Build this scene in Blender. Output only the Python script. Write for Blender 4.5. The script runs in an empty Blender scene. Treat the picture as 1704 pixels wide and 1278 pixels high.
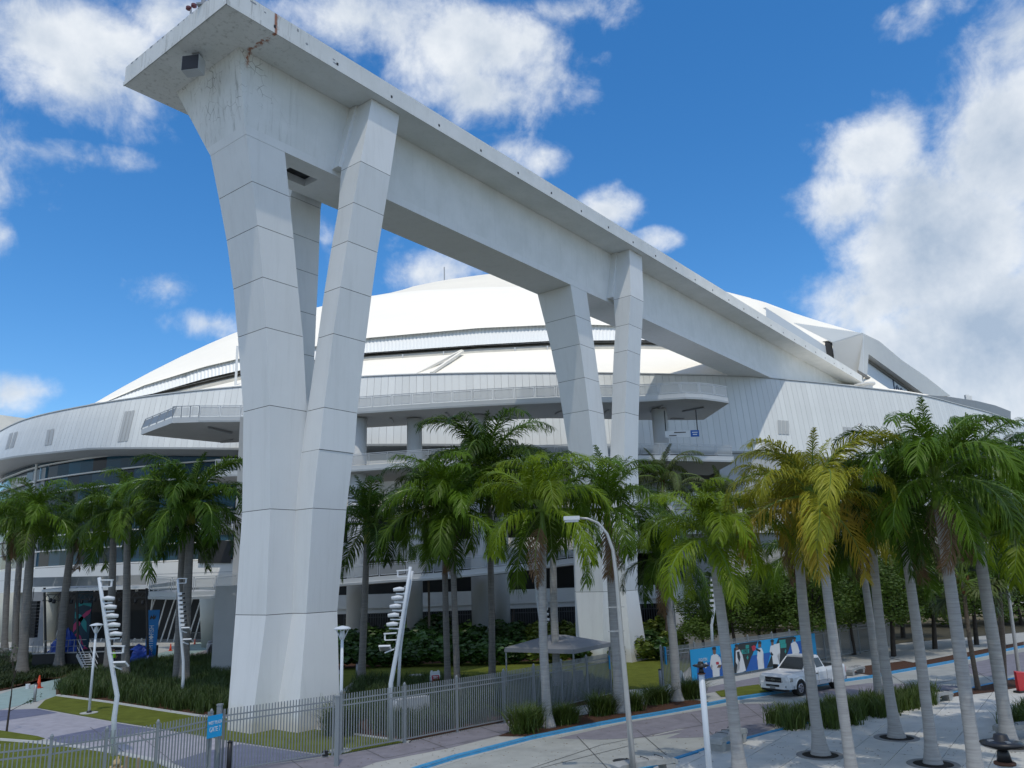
import bpy, bmesh, math, random
import numpy as np
from mathutils import Vector, Matrix
from math import sin, cos, radians, pi
random.seed(7); np.random.seed(7)
S = bpy.context.scene
COL = S.collection

# ------------------------------------------------------------------ camera
PW, PH, FPX = 1704.0, 1278.0, 1316.3
PITCH, ROLL, CH = radians(13.4915), radians(-1.80375), 6.6
_f = np.array([0, cos(PITCH), sin(PITCH)]); _r = np.array([1., 0, 0]); _u = np.cross(_r, _f)
CR = cos(ROLL)*_r + sin(ROLL)*_u; CU = -sin(ROLL)*_r + cos(ROLL)*_u; CF = _f
CC = np.array([0, 0, CH])
cam_d = bpy.data.cameras.new('camera'); cam = bpy.data.objects.new('camera', cam_d); COL.objects.link(cam)
cam_d.sensor_width = 36; cam_d.lens = FPX/PW*36; cam_d.clip_start = .2; cam_d.clip_end = 8000
M = Matrix(((CR[0], CU[0], -CF[0], 0), (CR[1], CU[1], -CF[1], 0), (CR[2], CU[2], -CF[2], CH), (0, 0, 0, 1)))
cam.matrix_world = M
S.camera = cam

def ray(x, y): return CR*(x-PW/2)/FPX - CU*(y-PH/2)/FPX + CF
def G(x, y, z=0.):
    d = ray(x, y); return CC + d*((z-CH)/d[2])
def PL(x, y, p0, n):
    d = ray(x, y); n = np.array(n, float); return CC + d*(((np.array(p0)-CC)@n)/(d@n))
def up(x, y, base):          # the point seen at x,y that stands above 'base', same depth plane
    return PL(x, y, base, (0, 1, 0))
YA = radians(37.863)
U = np.array([sin(YA), cos(YA), 0]); V = np.array([-cos(YA), sin(YA), 0])
def UVP(u, v, z): return U*u + V*v + np.array([0, 0, z])
def onv(x, y, v): return PL(x, y, V*v, V)

# ------------------------------------------------------------------ sun, sky, exposure
SUNV = -0.30*U - 0.27*V + np.array([0, 0, 1.0]); SUNV /= np.linalg.norm(SUNV)
sl = bpy.data.lights.new('sun', 'SUN'); sl.energy = 1.5; sl.angle = radians(.53); sl.color = (1, .94, .82)
so = bpy.data.objects.new('sun', sl); COL.objects.link(so)
so.rotation_euler = Vector(SUNV).to_track_quat('Z', 'Y').to_euler(); so.location = (0, -60, 120)
S.view_settings.view_transform = 'Standard'; S.view_settings.look = 'None'
S.view_settings.exposure = 1.30; S.view_settings.gamma = 1; S.view_settings.use_curve_mapping = False
S.render.engine = 'CYCLES'
W = bpy.data.worlds.new('World'); S.world = W; W.use_nodes = True
nt = W.node_tree; nt.nodes.clear()
def wn(t, **k):
    n = nt.nodes.new(t)
    for a, b in k.items(): setattr(n, a, b)
    return n
def wl(a, b): nt.links.new(a, b)
def wmath(op, a, b=None, c=None, clamp=False):
    n = wn('ShaderNodeMath', operation=op, use_clamp=clamp)
    for i, v in enumerate((a, b, c)):
        if v is None: continue
        if isinstance(v, (int, float)): n.inputs[i].default_value = v
        else: wl(v, n.inputs[i])
    return n.outputs[0]
sky = wn('ShaderNodeTexSky', sky_type='NISHITA', sun_disc=False)
sky.sun_elevation = math.asin(SUNV[2]); sky.sun_rotation = math.atan2(SUNV[0], SUNV[1])
sky.air_density = 1.0; sky.dust_density = .2; sky.ozone_density = 4.5
tc = wn('ShaderNodeTexCoord')
DIR = tc.outputs['Generated']
def noise(vec, scale, detail=6, rough=.55, dist=0., lac=2.0):
    n = wn('ShaderNodeTexNoise', noise_dimensions='3D'); n.inputs['Scale'].default_value = scale
    n.inputs['Detail'].default_value = detail; n.inputs['Roughness'].default_value = rough
    n.inputs['Distortion'].default_value = dist; n.inputs['Lacunarity'].default_value = lac
    wl(vec, n.inputs['Vector']); return n.outputs['Fac']
n1 = noise(DIR, 5.0, 9, .6, .2); n2 = noise(DIR, 15.0, 8, .62, .3); nsh = noise(DIR, 7.0, 6, .55)
# cumulus banks: direction of centre, angular radius, stretch (x radius, y radius) in picture degrees
blobs = [(80, 60, 210, 130, 1.4), (130, 130, 150, 80, 1.1), (300, 20, 140, 60, .9), (600, 30, 200, 90, 1.3), (790, 70, 200, 100, 1.5), (960, 20, 130, 50, .8), (800, 150, 120, 70, 1.1), (900, 130, 90, 60, .6),
 (1560, 420, 230, 200, 2.2), (1680, 230, 160, 190, 2.0), (1440, 250, 120, 75, 1.4), (1400, 340, 100, 90, 1.2), (1640, 580, 330, 190, 2.6), (1450, 500, 150, 90, 1.4),
 (1700, 60, 120, 120, 1.3), (1540, 10, 100, 50, .55), (280, 475, 70, 46, .75), (345, 538, 80, 38, .9), (690, 455, 130, 50, .7), (640, 405, 60, 30, .35),
 (1010, 352, 55, 36, .75), (1085, 400, 40, 20, .3), (25, 655, 120, 46, .9), (5, 390, 40, 50, .6), (540, 400, 60, 60, .6), (845, 248, 65, 30, .5), (905, 262, 45, 28, .4),
 (-150, 260, 220, 160, 1.2), (-200, 560, 160, 60, .8), (1900, 300, 240, 300, 2.2), (700, -160, 380, 160, 1.5), (120, 260, 120, 26, .35), (1230, 560, 160, 40, .4)]
field = None
for (bx, by, rx, ry, amp) in blobs:
    d = ray(bx, by); d = d/np.linalg.norm(d)
    ex = ray(bx+rx, by); ex = ex/np.linalg.norm(ex)-d; ey = ray(bx, by-ry); ey = ey/np.linalg.norm(ey)-d
    sx = float(np.linalg.norm(ex)); sy = float(np.linalg.norm(ey))
    sub = wn('ShaderNodeVectorMath', operation='SUBTRACT'); wl(DIR, sub.inputs[0]); sub.inputs[1].default_value = tuple(d)
    da = wn('ShaderNodeVectorMath', operation='DOT_PRODUCT'); wl(sub.outputs[0], da.inputs[0]); da.inputs[1].default_value = tuple(ex/sx/sx)
    db = wn('ShaderNodeVectorMath', operation='DOT_PRODUCT'); wl(sub.outputs[0], db.inputs[0]); db.inputs[1].default_value = tuple(ey/sy/sy)
    a2 = wmath('MULTIPLY', da.outputs['Value'], da.outputs['Value'])
    r2 = wmath('MULTIPLY_ADD', db.outputs['Value'], db.outputs['Value'], a2)
    dz = wn('ShaderNodeVectorMath', operation='DOT_PRODUCT'); wl(DIR, dz.inputs[0]); dz.inputs[1].default_value = tuple(d)
    front = wmath('GREATER_THAN', dz.outputs['Value'], 0.2)
    g = wmath('MULTIPLY', wmath('SUBTRACT', 1.0, wmath('POWER', r2, .5)), front)   # 1 at the centre, 0 at the edge
    g = wmath('MULTIPLY', g, wmath('MULTIPLY_ADD', wmath('GREATER_THAN', g, 0.0), amp-1.0, 1.0))
    g = wmath('SUBTRACT', wmath('MULTIPLY', wmath('ADD', g, 3.0), front), 3.0)
    field = g if field is None else wmath('MAXIMUM', field, g)
# scattered cumulus all round the rest of the sky
dcam = wn('ShaderNodeVectorMath', operation='DOT_PRODUCT'); wl(DIR, dcam.inputs[0]); dcam.inputs[1].default_value = tuple(CF)
away = wn('ShaderNodeMapRange', interpolation_type='SMOOTHSTEP'); wl(dcam.outputs['Value'], away.inputs['Value'])
away.inputs['From Min'].default_value = .72; away.inputs['From Max'].default_value = .5; away.inputs['To Min'].default_value = -5.; away.inputs['To Max'].default_value = 0.
n0 = noise(DIR, 2.3, 3, .5)
gen = wmath('ADD', wmath('MINIMUM', wmath('MULTIPLY_ADD', n0, 6.0, -1.3), .45), away.outputs[0])
field = wmath('MAXIMUM', field, gen)
n3 = noise(DIR, 42.0, 5, .6, .2)
nn = wmath('MULTIPLY_ADD', n3, .5, wmath('MULTIPLY_ADD', n2, 1.7, wmath('MULTIPLY', n1, 2.3)))     # centred about 2.25
fz = wmath('ADD', field, wmath('SUBTRACT', nn, 2.3))
al = wn('ShaderNodeMapRange', interpolation_type='SMOOTHSTEP'); wl(fz, al.inputs['Value'])
al.inputs['From Min'].default_value = -.12; al.inputs['From Max'].default_value = 1.0
# billows: compare the density with that a little further up and to the left, where the light comes from
mv = wn('ShaderNodeVectorMath', operation='ADD'); wl(DIR, mv.inputs[0]); mv.inputs[1].default_value = (-.018, 0, .034)
n1b = noise(mv.outputs[0], 5.0, 6, .6, .2); n2b = noise(mv.outputs[0], 15.0, 5, .62, .3)
lit = wmath('ADD', wmath('MULTIPLY', wmath('SUBTRACT', n1, n1b), 5.0), wmath('MULTIPLY', wmath('SUBTRACT', n2, n2b), 1.2))
sep = wn('ShaderNodeSeparateXYZ'); wl(DIR, sep.inputs[0])
thick = wn('ShaderNodeMapRange', interpolation_type='SMOOTHSTEP'); wl(wmath('ADD', fz, wmath('MULTIPLY_ADD', nsh, 1.4, -.7)), thick.inputs['Value'])
thick.inputs['From Min'].default_value = .1; thick.inputs['From Max'].default_value = 2.5
tone = wmath('SUBTRACT', wmath('MULTIPLY_ADD', lit, .46, .80), wmath('MULTIPLY', thick.outputs[0], .68), clamp=True)
cc = wn('ShaderNodeMix', data_type='RGBA'); wl(tone, cc.inputs['Factor'])
cc.inputs['A'].default_value = (.17, .21, .265, 1); cc.inputs['B'].default_value = (.37, .385, .40, 1)
hsv = wn('ShaderNodeHueSaturation'); hsv.inputs['Saturation'].default_value = 1.28; wl(sky.outputs[0], hsv.inputs['Color'])
bgs = wn('ShaderNodeBackground'); wl(hsv.outputs[0], bgs.inputs[0]); bgs.inputs[1].default_value = .069
bgc = wn('ShaderNodeBackground'); wl(cc.outputs['Result'], bgc.inputs[0]); bgc.inputs[1].default_value = 1.0
mx = wn('ShaderNodeMixShader'); wl(wmath('MULTIPLY', al.outputs[0], .95), mx.inputs[0]); wl(bgs.outputs[0], mx.inputs[1]); wl(bgc.outputs[0], mx.inputs[2])
wo = wn('ShaderNodeOutputWorld'); wl(mx.outputs[0], wo.inputs[0])

# ------------------------------------------------------------------ materials
MATS = {}
def mat(name, col, rough=.7, var=0., vs=1.5, bump=0., bs=20., metal=0., spec=.4, col2=None, stretch=None, transl=0., objvar=0.):
    if name in MATS: return MATS[name]
    m = bpy.data.materials.new(name); m.use_nodes = True; t = m.node_tree; b = t.nodes['Principled BSDF']
    b.inputs['Roughness'].default_value = rough; b.inputs['Metallic'].default_value = metal
    b.inputs['Specular IOR Level'].default_value = spec
    c = (*col, 1); b.inputs['Base Color'].default_value = c
    L = t.links.new
    src = None
    if var or col2 or bump:
        g = t.nodes.new('ShaderNodeNewGeometry'); vec = g.outputs['Position']
        if stretch:
            mp = t.nodes.new('ShaderNodeMapping'); mp.inputs['Scale'].default_value = stretch; L(vec, mp.inputs[0]); vec = mp.outputs[0]
    if var or col2:
        n = t.nodes.new('ShaderNodeTexNoise'); n.inputs['Scale'].default_value = vs; n.inputs['Detail'].default_value = 7; n.inputs['Roughness'].default_value = .65; L(vec, n.inputs['Vector'])
        r = t.nodes.new('ShaderNodeMapRange'); r.inputs['From Min'].default_value = .32; r.inputs['From Max'].default_value = .68; L(n.outputs['Fac'], r.inputs['Value'])
        mxn = t.nodes.new('ShaderNodeMix'); mxn.data_type = 'RGBA'; L(r.outputs[0], mxn.inputs['Factor'])
        k = 1-var; mxn.inputs['A'].default_value = (*(col2 if col2 else [x*k for x in col]), 1); mxn.inputs['B'].default_value = c
        src = mxn.outputs['Result']
    if objvar:
        oi = t.nodes.new('ShaderNodeObjectInfo'); r = t.nodes.new('ShaderNodeMapRange'); L(oi.outputs['Random'], r.inputs['Value'])
        r.inputs['To Min'].default_value = 1-objvar; r.inputs['To Max'].default_value = 1+objvar
        hs = t.nodes.new('ShaderNodeHueSaturation'); L(r.outputs[0], hs.inputs['Value'])
        if src: L(src, hs.inputs['Color'])
        else: hs.inputs['Color'].default_value = c
        src = hs.outputs[0]
    if src: L(src, b.inputs['Base Color'])
    if bump:
        n = t.nodes.new('ShaderNodeTexNoise'); n.inputs['Scale'].default_value = bs; n.inputs['Detail'].default_value = 5; L(vec, n.inputs['Vector'])
        bp = t.nodes.new('ShaderNodeBump'); bp.inputs['Strength'].default_value = bump; bp.inputs['Distance'].default_value = .02; L(n.outputs['Fac'], bp.inputs['Height']); L(bp.outputs[0], b.inputs['Normal'])
    if transl:
        tr = t.nodes.new('ShaderNodeBsdfTranslucent'); ms = t.nodes.new('ShaderNodeMixShader'); ms.inputs[0].default_value = transl
        if src: L(src, tr.inputs[0])
        else: tr.inputs[0].default_value = c
        L(b.outputs[0], ms.inputs[1]); L(tr.outputs[0], ms.inputs[2]); L(ms.outputs[0], t.nodes['Material Output'].inputs[0])
    MATS[name] = m; return m

# painted concrete of the track structure: fine streaks, hairline cracks near the top of the end block, one rust run
def concrete_paint():
    m = mat('painted_concrete', (.76, .765, .755), .6, .05, .35, .10, 6., objvar=.025)
    t = m.node_tree; L = t.links.new; b = t.nodes['Principled BSDF']
    old = b.inputs['Base Color'].links[0].from_socket
    g = t.nodes.new('ShaderNodeNewGeometry')
    mp = t.nodes.new('ShaderNodeMapping'); mp.inputs['Scale'].default_value = (1.6, 1.6, .12); L(g.outputs['Position'], mp.inputs[0])
    n = t.nodes.new('ShaderNodeTexNoise'); n.inputs['Scale'].default_value = 1.2; n.inputs['Detail'].default_value = 8; n.inputs['Roughness'].default_value = .7; L(mp.outputs[0], n.inputs['Vector'])
    r = t.nodes.new('ShaderNodeMapRange'); r.inputs['From Min'].default_value = .5; r.inputs['From Max'].default_value = .78; r.inputs['To Max'].default_value = .20; L(n.outputs['Fac'], r.inputs['Value'])
    mm = t.nodes.new('ShaderNodeMix'); mm.data_type = 'RGBA'; L(r.outputs[0], mm.inputs['Factor']); L(old, mm.inputs['A']); mm.inputs['B'].default_value = (.36, .36, .33, 1)
    sz = t.nodes.new('ShaderNodeSeparateXYZ'); L(g.outputs['Position'], sz.inputs[0]); n2_ = t.nodes.new('ShaderNodeTexNoise'); n2_.inputs['Scale'].default_value = 1.3; n2_.inputs['Detail'].default_value = 6; L(g.outputs['Position'], n2_.inputs['Vector'])
    ad = t.nodes.new('ShaderNodeMath'); ad.operation = 'MULTIPLY_ADD'; L(n2_.outputs['Fac'], ad.inputs[0]); ad.inputs[1].default_value = -2.2; L(sz.outputs['Z'], ad.inputs[2])
    r3 = t.nodes.new('ShaderNodeMapRange'); r3.inputs['From Min'].default_value = .1; r3.inputs['From Max'].default_value = -1.0; r3.inputs['To Max'].default_value = .6; L(ad.outputs[0], r3.inputs['Value'])
    m4 = t.nodes.new('ShaderNodeMix'); m4.data_type = 'RGBA'; L(r3.outputs[0], m4.inputs['Factor']); L(mm.outputs['Result'], m4.inputs['A']); m4.inputs['B'].default_value = (.50, .43, .30, 1); L(m4.outputs['Result'], b.inputs['Base Color'])
    return m
M_CONC = concrete_paint()
def worn_concrete():        # the cracked end block: object space = (along beam, across beam, height)
    m = bpy.data.materials.new('cracked_painted_concrete'); m.use_nodes = True; t = m.node_tree; L = t.links.new; b = t.nodes['Principled BSDF']
    b.inputs['Roughness'].default_value = .7
    tcn = t.nodes.new('ShaderNodeTexCoord'); P = tcn.outputs['Object']
    def N(sc, de=6, ro=.6, vec=P):
        n = t.nodes.new('ShaderNodeTexNoise'); n.inputs['Scale'].default_value = sc; n.inputs['Detail'].default_value = de; n.inputs['Roughness'].default_value = ro; L(vec, n.inputs['Vector']); return n
    def MR(s, a, c_, lo=0., hi=1.):
        r = t.nodes.new('ShaderNodeMapRange'); r.interpolation_type = 'SMOOTHSTEP'; r.inputs['From Min'].default_value = a; r.inputs['From Max'].default_value = c_; r.inputs['To Min'].default_value = lo; r.inputs['To Max'].default_value = hi; L(s, r.inputs['Value']); return r.outputs[0]
    def MU(op, x, y):
        q = t.nodes.new('ShaderNodeMath'); q.operation = op
        for i, s in enumerate((x, y)):
            if isinstance(s, (int, float)): q.inputs[i].default_value = s
            else: L(s, q.inputs[i])
        return q.outputs[0]
    wob = t.nodes.new('ShaderNodeMix'); wob.data_type = 'VECTOR'; wob.inputs['Factor'].default_value = .22; L(P, wob.inputs['A']); L(N(.9).outputs['Color'], wob.inputs['B'])
    vo = t.nodes.new('ShaderNodeTexVoronoi'); vo.feature = 'DISTANCE_TO_EDGE'; vo.inputs['Scale'].default_value = 2.3; L(wob.outputs['Result'], vo.inputs['Vector'])
    sx = t.nodes.new('ShaderNodeSeparateXYZ'); L(P, sx.inputs[0])
    crack = MR(vo.outputs['Distance'], .03, .0, 0, 1)
    near_end = MR(sx.outputs['X'], 24.5, 20.5, 0, 1)          # only the end block has crazed
    hi = MU('MULTIPLY', MR(sx.outputs['Z'], 29.6, 31.5, 0, 1), MR(sx.outputs['Z'], 33.735, 33.72, .12, 1))
    patch = MR(N(.75).outputs['Fac'], .47, .6, 0, 1)
    ck = MU('MULTIPLY', MU('MULTIPLY', crack, near_end), MU('MULTIPLY', hi, patch))
    mp = t.nodes.new('ShaderNodeMapping'); mp.inputs['Scale'].default_value = (2.2, 2.2, .16); L(P, mp.inputs[0])
    st = MU('MULTIPLY', MR(N(1.5, 8, .72, mp.outputs[0]).outputs['Fac'], .5, .72), MU('ADD', MU('MULTIPLY', near_end, .55), .12))
    base = t.nodes.new('ShaderNodeMix'); base.data_type = 'RGBA'; L(MR(N(.5).outputs['Fac'], .3, .7), base.inputs['Factor']); base.inputs['A'].default_value = (.68, .69, .67, 1); base.inputs['B'].default_value = (.76, .765, .75, 1)
    m1 = t.nodes.new('ShaderNodeMix'); m1.data_type = 'RGBA'; L(st, m1.inputs['Factor']); L(base.outputs['Result'], m1.inputs['A']); m1.inputs['B'].default_value = (.28, .28, .25, 1)
    m2 = t.nodes.new('ShaderNodeMix'); m2.data_type = 'RGBA'; L(MU('MULTIPLY', ck, .85), m2.inputs['Factor']); L(m1.outputs['Result'], m2.inputs['A']); m2.inputs['B'].default_value = (.10, .09, .08, 1)
    # rust running from a fixing at x=20.4 down the fascia, across the soffit and on down the web
    wx = MU('ADD', sx.outputs['X'], MU('MULTIPLY', MU('SUBTRACT', N(1.4).outputs['Fac'], .5), .9))
    fas = MU('MULTIPLY', MR(MU('ABSOLUTE', MU('SUBTRACT', sx.outputs['X'], 20.55), 0), .13, .0), MR(sx.outputs['Y'], 30.75, 30.6))
    sof = MU('MULTIPLY', MR(MU('ABSOLUTE', MU('SUBTRACT', wx, MU('SUBTRACT', 20.6, MU('MULTIPLY', MU('SUBTRACT', sx.outputs['Y'], 30.5), .05))), 0), .16, .02), MR(N(5.).outputs['Fac'], .36, .55))
    sof = MU('MULTIPLY', sof, MR(sx.outputs['Y'], 30.5, 30.6))
    sof = MU('MULTIPLY', sof, MR(sx.outputs['Z'], 32.6, 33.3))
    sof = MU('MULTIPLY', sof, MR(sx.outputs['Y'], 33.2, 33.0))
    ru = MU('MINIMUM', MU('ADD', fas, sof), .9)
    m3 = t.nodes.new('ShaderNodeMix'); m3.data_type = 'RGBA'; L(ru, m3.inputs['Factor']); L(m2.outputs['Result'], m3.inputs['A']); m3.inputs['B'].default_value = (.30, .085, .02, 1)
    L(m3.outputs['Result'], b.inputs['Base Color'])
    bp = t.nodes.new('ShaderNodeBump'); bp.inputs['Strength'].default_value = .25; bp.inputs['Distance'].default_value = .02; L(N(5.).outputs['Fac'], bp.inputs['Height']); L(bp.outputs[0], b.inputs['Normal'])
    return m
M_WORN = worn_concrete()
M_ROOF = mat('roof_membrane', (.70, .68, .62), .6, .05, .12, .05, 3.)
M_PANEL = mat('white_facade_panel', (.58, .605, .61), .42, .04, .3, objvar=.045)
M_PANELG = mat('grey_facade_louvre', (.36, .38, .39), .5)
M_CORR = mat('corrugated_white_metal', (.62, .64, .65), .45)
M_WHITE = mat('white_painted_wall', (.70, .70, .68), .6, .06, .5)
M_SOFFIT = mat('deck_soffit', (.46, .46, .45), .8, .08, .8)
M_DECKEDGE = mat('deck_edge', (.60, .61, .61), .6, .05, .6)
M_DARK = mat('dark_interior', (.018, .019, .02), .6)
M_GAP = mat('track_gap', (.19, .18, .165), .7, .3, 2.)
M_STEEL = mat('galvanised_rail', (.50, .52, .54), .45, metal=.1)
M_FENCE = mat('grey_fence_paint', (.25, .27, .285), .45, metal=.1)
M_MESHP = mat('perforated_infill', (.46, .48, .49), .6)
def _perf():
    t = M_MESHP.node_tree; tr = t.nodes.new('ShaderNodeBsdfTransparent'); ms = t.nodes.new('ShaderNodeMixShader'); ms.inputs[0].default_value = .55
    t.links.new(tr.outputs[0], ms.inputs[1]); t.links.new(t.nodes['Principled BSDF'].outputs[0], ms.inputs[2]); t.links.new(ms.outputs[0], t.nodes['Material Output'].inputs[0])
_perf()
M_TRUNK = mat('palm_trunk', (.42, .41, .395), .85, .32, 2.2, .6, 6., stretch=(.6, .6, 9.))
M_TRUNK2 = mat('palm_trunk_shaded', (.235, .22, .20), .9, .4, 2.2, .6, 6., stretch=(.6, .6, 9.))  # trunk colour darkened to paint in the shade on the left palms
M_TRUNKD = mat('palm_trunk_brown', (.17, .135, .105), .9, .4, 5., .6, 10., stretch=(1, 1, 4.))
M_SHAFT = mat('crownshaft_green', (.15, .23, .035), .4, .2, 4.)
M_SHAFTY = mat('crownshaft_yellow', (.34, .30, .03), .4, .4, 6., col2=(.20, .22, .03))
LEAF = {'dark': mat('palm_leaf_dark', (.048, .098, .007), .42, transl=.25, objvar=.35, spec=.18),
        'mid': mat('palm_leaf_mid', (.085, .155, .009), .42, transl=.28, objvar=.35, spec=.18),
        'bright': mat('palm_leaf_bright', (.19, .275, .012), .42, transl=.3, objvar=.3, spec=.18),
        'yellow': mat('palm_leaf_yellow', (.30, .295, .028), .45, transl=.3, objvar=.3, spec=.18),
        'orange': mat('palm_leaf_orange', (.36, .27, .02), .5, transl=.25, objvar=.3),
        'dead': mat('palm_leaf_dead', (.20, .12, .06), .8, transl=.1, objvar=.3),
        'grey': mat('palm_leaf_greyish', (.075, .10, .022), .5, transl=.2, objvar=.3)}
M_TREELEAF = mat('tree_leaf', (.12, .20, .02), .5, transl=.25, objvar=.1, var=.65, vs=.9)
M_BARK = mat('dark_bark', (.06, .048, .038), .9, .3, 6.)
M_SHRUB = mat('shrub_leaf', (.055, .125, .022), .35, transl=.15, var=.55, vs=1.3, objvar=.3)
M_CROTON = mat('yellow_green_shrub_leaf', (.18, .24, .03), .4, transl=.2, var=.6, vs=1.6, objvar=.25)
M_BLADE = mat('liriope_blade', (.075, .125, .025), .5, transl=.2, var=.55, vs=2.5)
M_BLADE2 = mat('grass_clump_blade', (.10, .155, .025), .5, transl=.2, var=.5, vs=2.5)
M_LAWN = mat('lawn_grass', (.15, .175, .03), .95, .35, 1.2, .6, 60., spec=.08)
M_MULCH = mat('bark_mulch', (.105, .045, .022), .95, .55, 9., .9, 40.)
M_ROAD = mat('road_concrete', (.43, .435, .40), .85, .27, .7, .25, 30.)
M_PAVE = mat('plaza_concrete', (.66, .65, .61), .8, .16, 1.1, .2, 30., objvar=.045)
M_WALK = mat('sidewalk_concrete', (.47, .465, .43), .85, .16, 1., .25, 30.)
M_PURP = mat('stained_purple_concrete', (.26, .245, .275), .85, .28, 1.6, .2, 30.)
M_BLUEP = mat('stained_blue_concrete', (.17, .18, .26), .85, .28, 1.6, .2, 30.)
M_LILAC = mat('stained_lilac_concrete', (.42, .40, .44), .85, .25, 1.8, .2, 30.)
M_TEAL = mat('stained_teal_concrete', (.33, .44, .42), .85, .2, 1.2, .2, 30.)
M_JOINT = mat('joint_dark', (.10, .10, .095), .95)
M_KERBB = mat('blue_kerb_paint', (.06, .34, .62), .55, .22, 3.)
def _wear():
    t = M_KERBB.node_tree; L = t.links.new; b = t.nodes['Principled BSDF']; old = b.inputs['Base Color'].links[0].from_socket
    g = t.nodes.new('ShaderNodeNewGeometry'); n = t.nodes.new('ShaderNodeTexNoise'); n.inputs['Scale'].default_value = 2.6; n.inputs['Detail'].default_value = 9; n.inputs['Roughness'].default_value = .75; L(g.outputs['Position'], n.inputs['Vector'])
    r = t.nodes.new('ShaderNodeMapRange'); r.inputs['From Min'].default_value = .63; r.inputs['From Max'].default_value = .68; L(n.outputs['Fac'], r.inputs['Value'])
    m = t.nodes.new('ShaderNodeMix'); m.data_type = 'RGBA'; L(r.outputs[0], m.inputs['Factor']); L(old, m.inputs['A']); m.inputs['B'].default_value = (.09, .09, .09, 1); L(m.outputs['Result'], b.inputs['Base Color'])
_wear()
M_KERB = mat('pale_kerb', (.50, .50, .47), .8, .1, 3.)
M_BLUE = mat('sign_blue', (.01, .33, .66), .45)
M_BLUED = mat('print_blue_deep', (.012, .11, .42), .5)
M_CHAR = mat('print_charcoal', (.022, .03, .035), .5)
M_TEALP = mat('print_teal', (.02, .30, .27), .5)
M_PRW = mat('print_white', (.72, .73, .74), .5)
M_PRS = mat('print_skin', (.20, .11, .075), .6)
M_PRR = mat('print_red', (.50, .03, .06), .5)
M_RED = mat('red_plastic', (.55, .025, .03), .45)
M_ORANGE = mat('cone_orange', (.85, .09, .03), .45)
M_BLACK = mat('black_plastic', (.02, .02, .022), .4)
M_GREYM = mat('grey_metal', (.30, .31, .32), .4, metal=.3)
M_POLE = mat('brushed_pole', (.55, .54, .52), .38, metal=.45, var=.1, vs=3.)
M_WPOLE = mat('white_pole_paint', (.62, .66, .70), .4)
M_TARP = mat('blue_tarp', (.01, .06, .38), .5, .4, 3., .8, 4.)
M_TENT = mat('grey_canvas', (.24, .25, .275), .6, .06, 1.)
M_CONB = mat('bench_concrete', (.44, .44, .42), .85, .25, 4., .4, 20.)
M_CARW = mat('white_car_paint', (.78, .79, .80), .22, spec=.6)
M_GLASSD = mat('dark_car_glass', (.012, .014, .016), .06, spec=.9)
M_CHROME = mat('chrome', (.55, .55, .56), .18, metal=.9)
M_TYRE = mat('tyre_rubber', (.018, .018, .018), .8)
M_YEL = mat('pale_yellow_paint', (.55, .40, .20), .6, .15, 6.)
M_WOOD = mat('pale_wood_post', (.45, .33, .21), .8, .2, 6.)
M_HIVIS = mat('hi_vis_vest', (.35, .75, .03), .6)
M_SKIN = mat('skin', (.30, .16, .10), .6)
M_CLOTH = mat('navy_cloth', (.02, .025, .04), .8)
def glass_wall():
    m = bpy.data.materials.new('blue_tinted_glazing'); m.use_nodes = True; t = m.node_tree; b = t.nodes['Principled BSDF']; L = t.links.new
    oi = t.nodes.new('ShaderNodeObjectInfo'); cr = t.nodes.new('ShaderNodeValToRGB'); L(oi.outputs['Random'], cr.inputs[0])
    cr.color_ramp.elements[0].color = (.006, .012, .018, 1); cr.color_ramp.elements[1].color = (.018, .075, .12, 1)
    L(cr.outputs[0], b.inputs['Base Color']); b.inputs['Roughness'].default_value = .06; b.inputs['Specular IOR Level'].default_value = .2
    return m
M_GLAZ = glass_wall()

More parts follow.
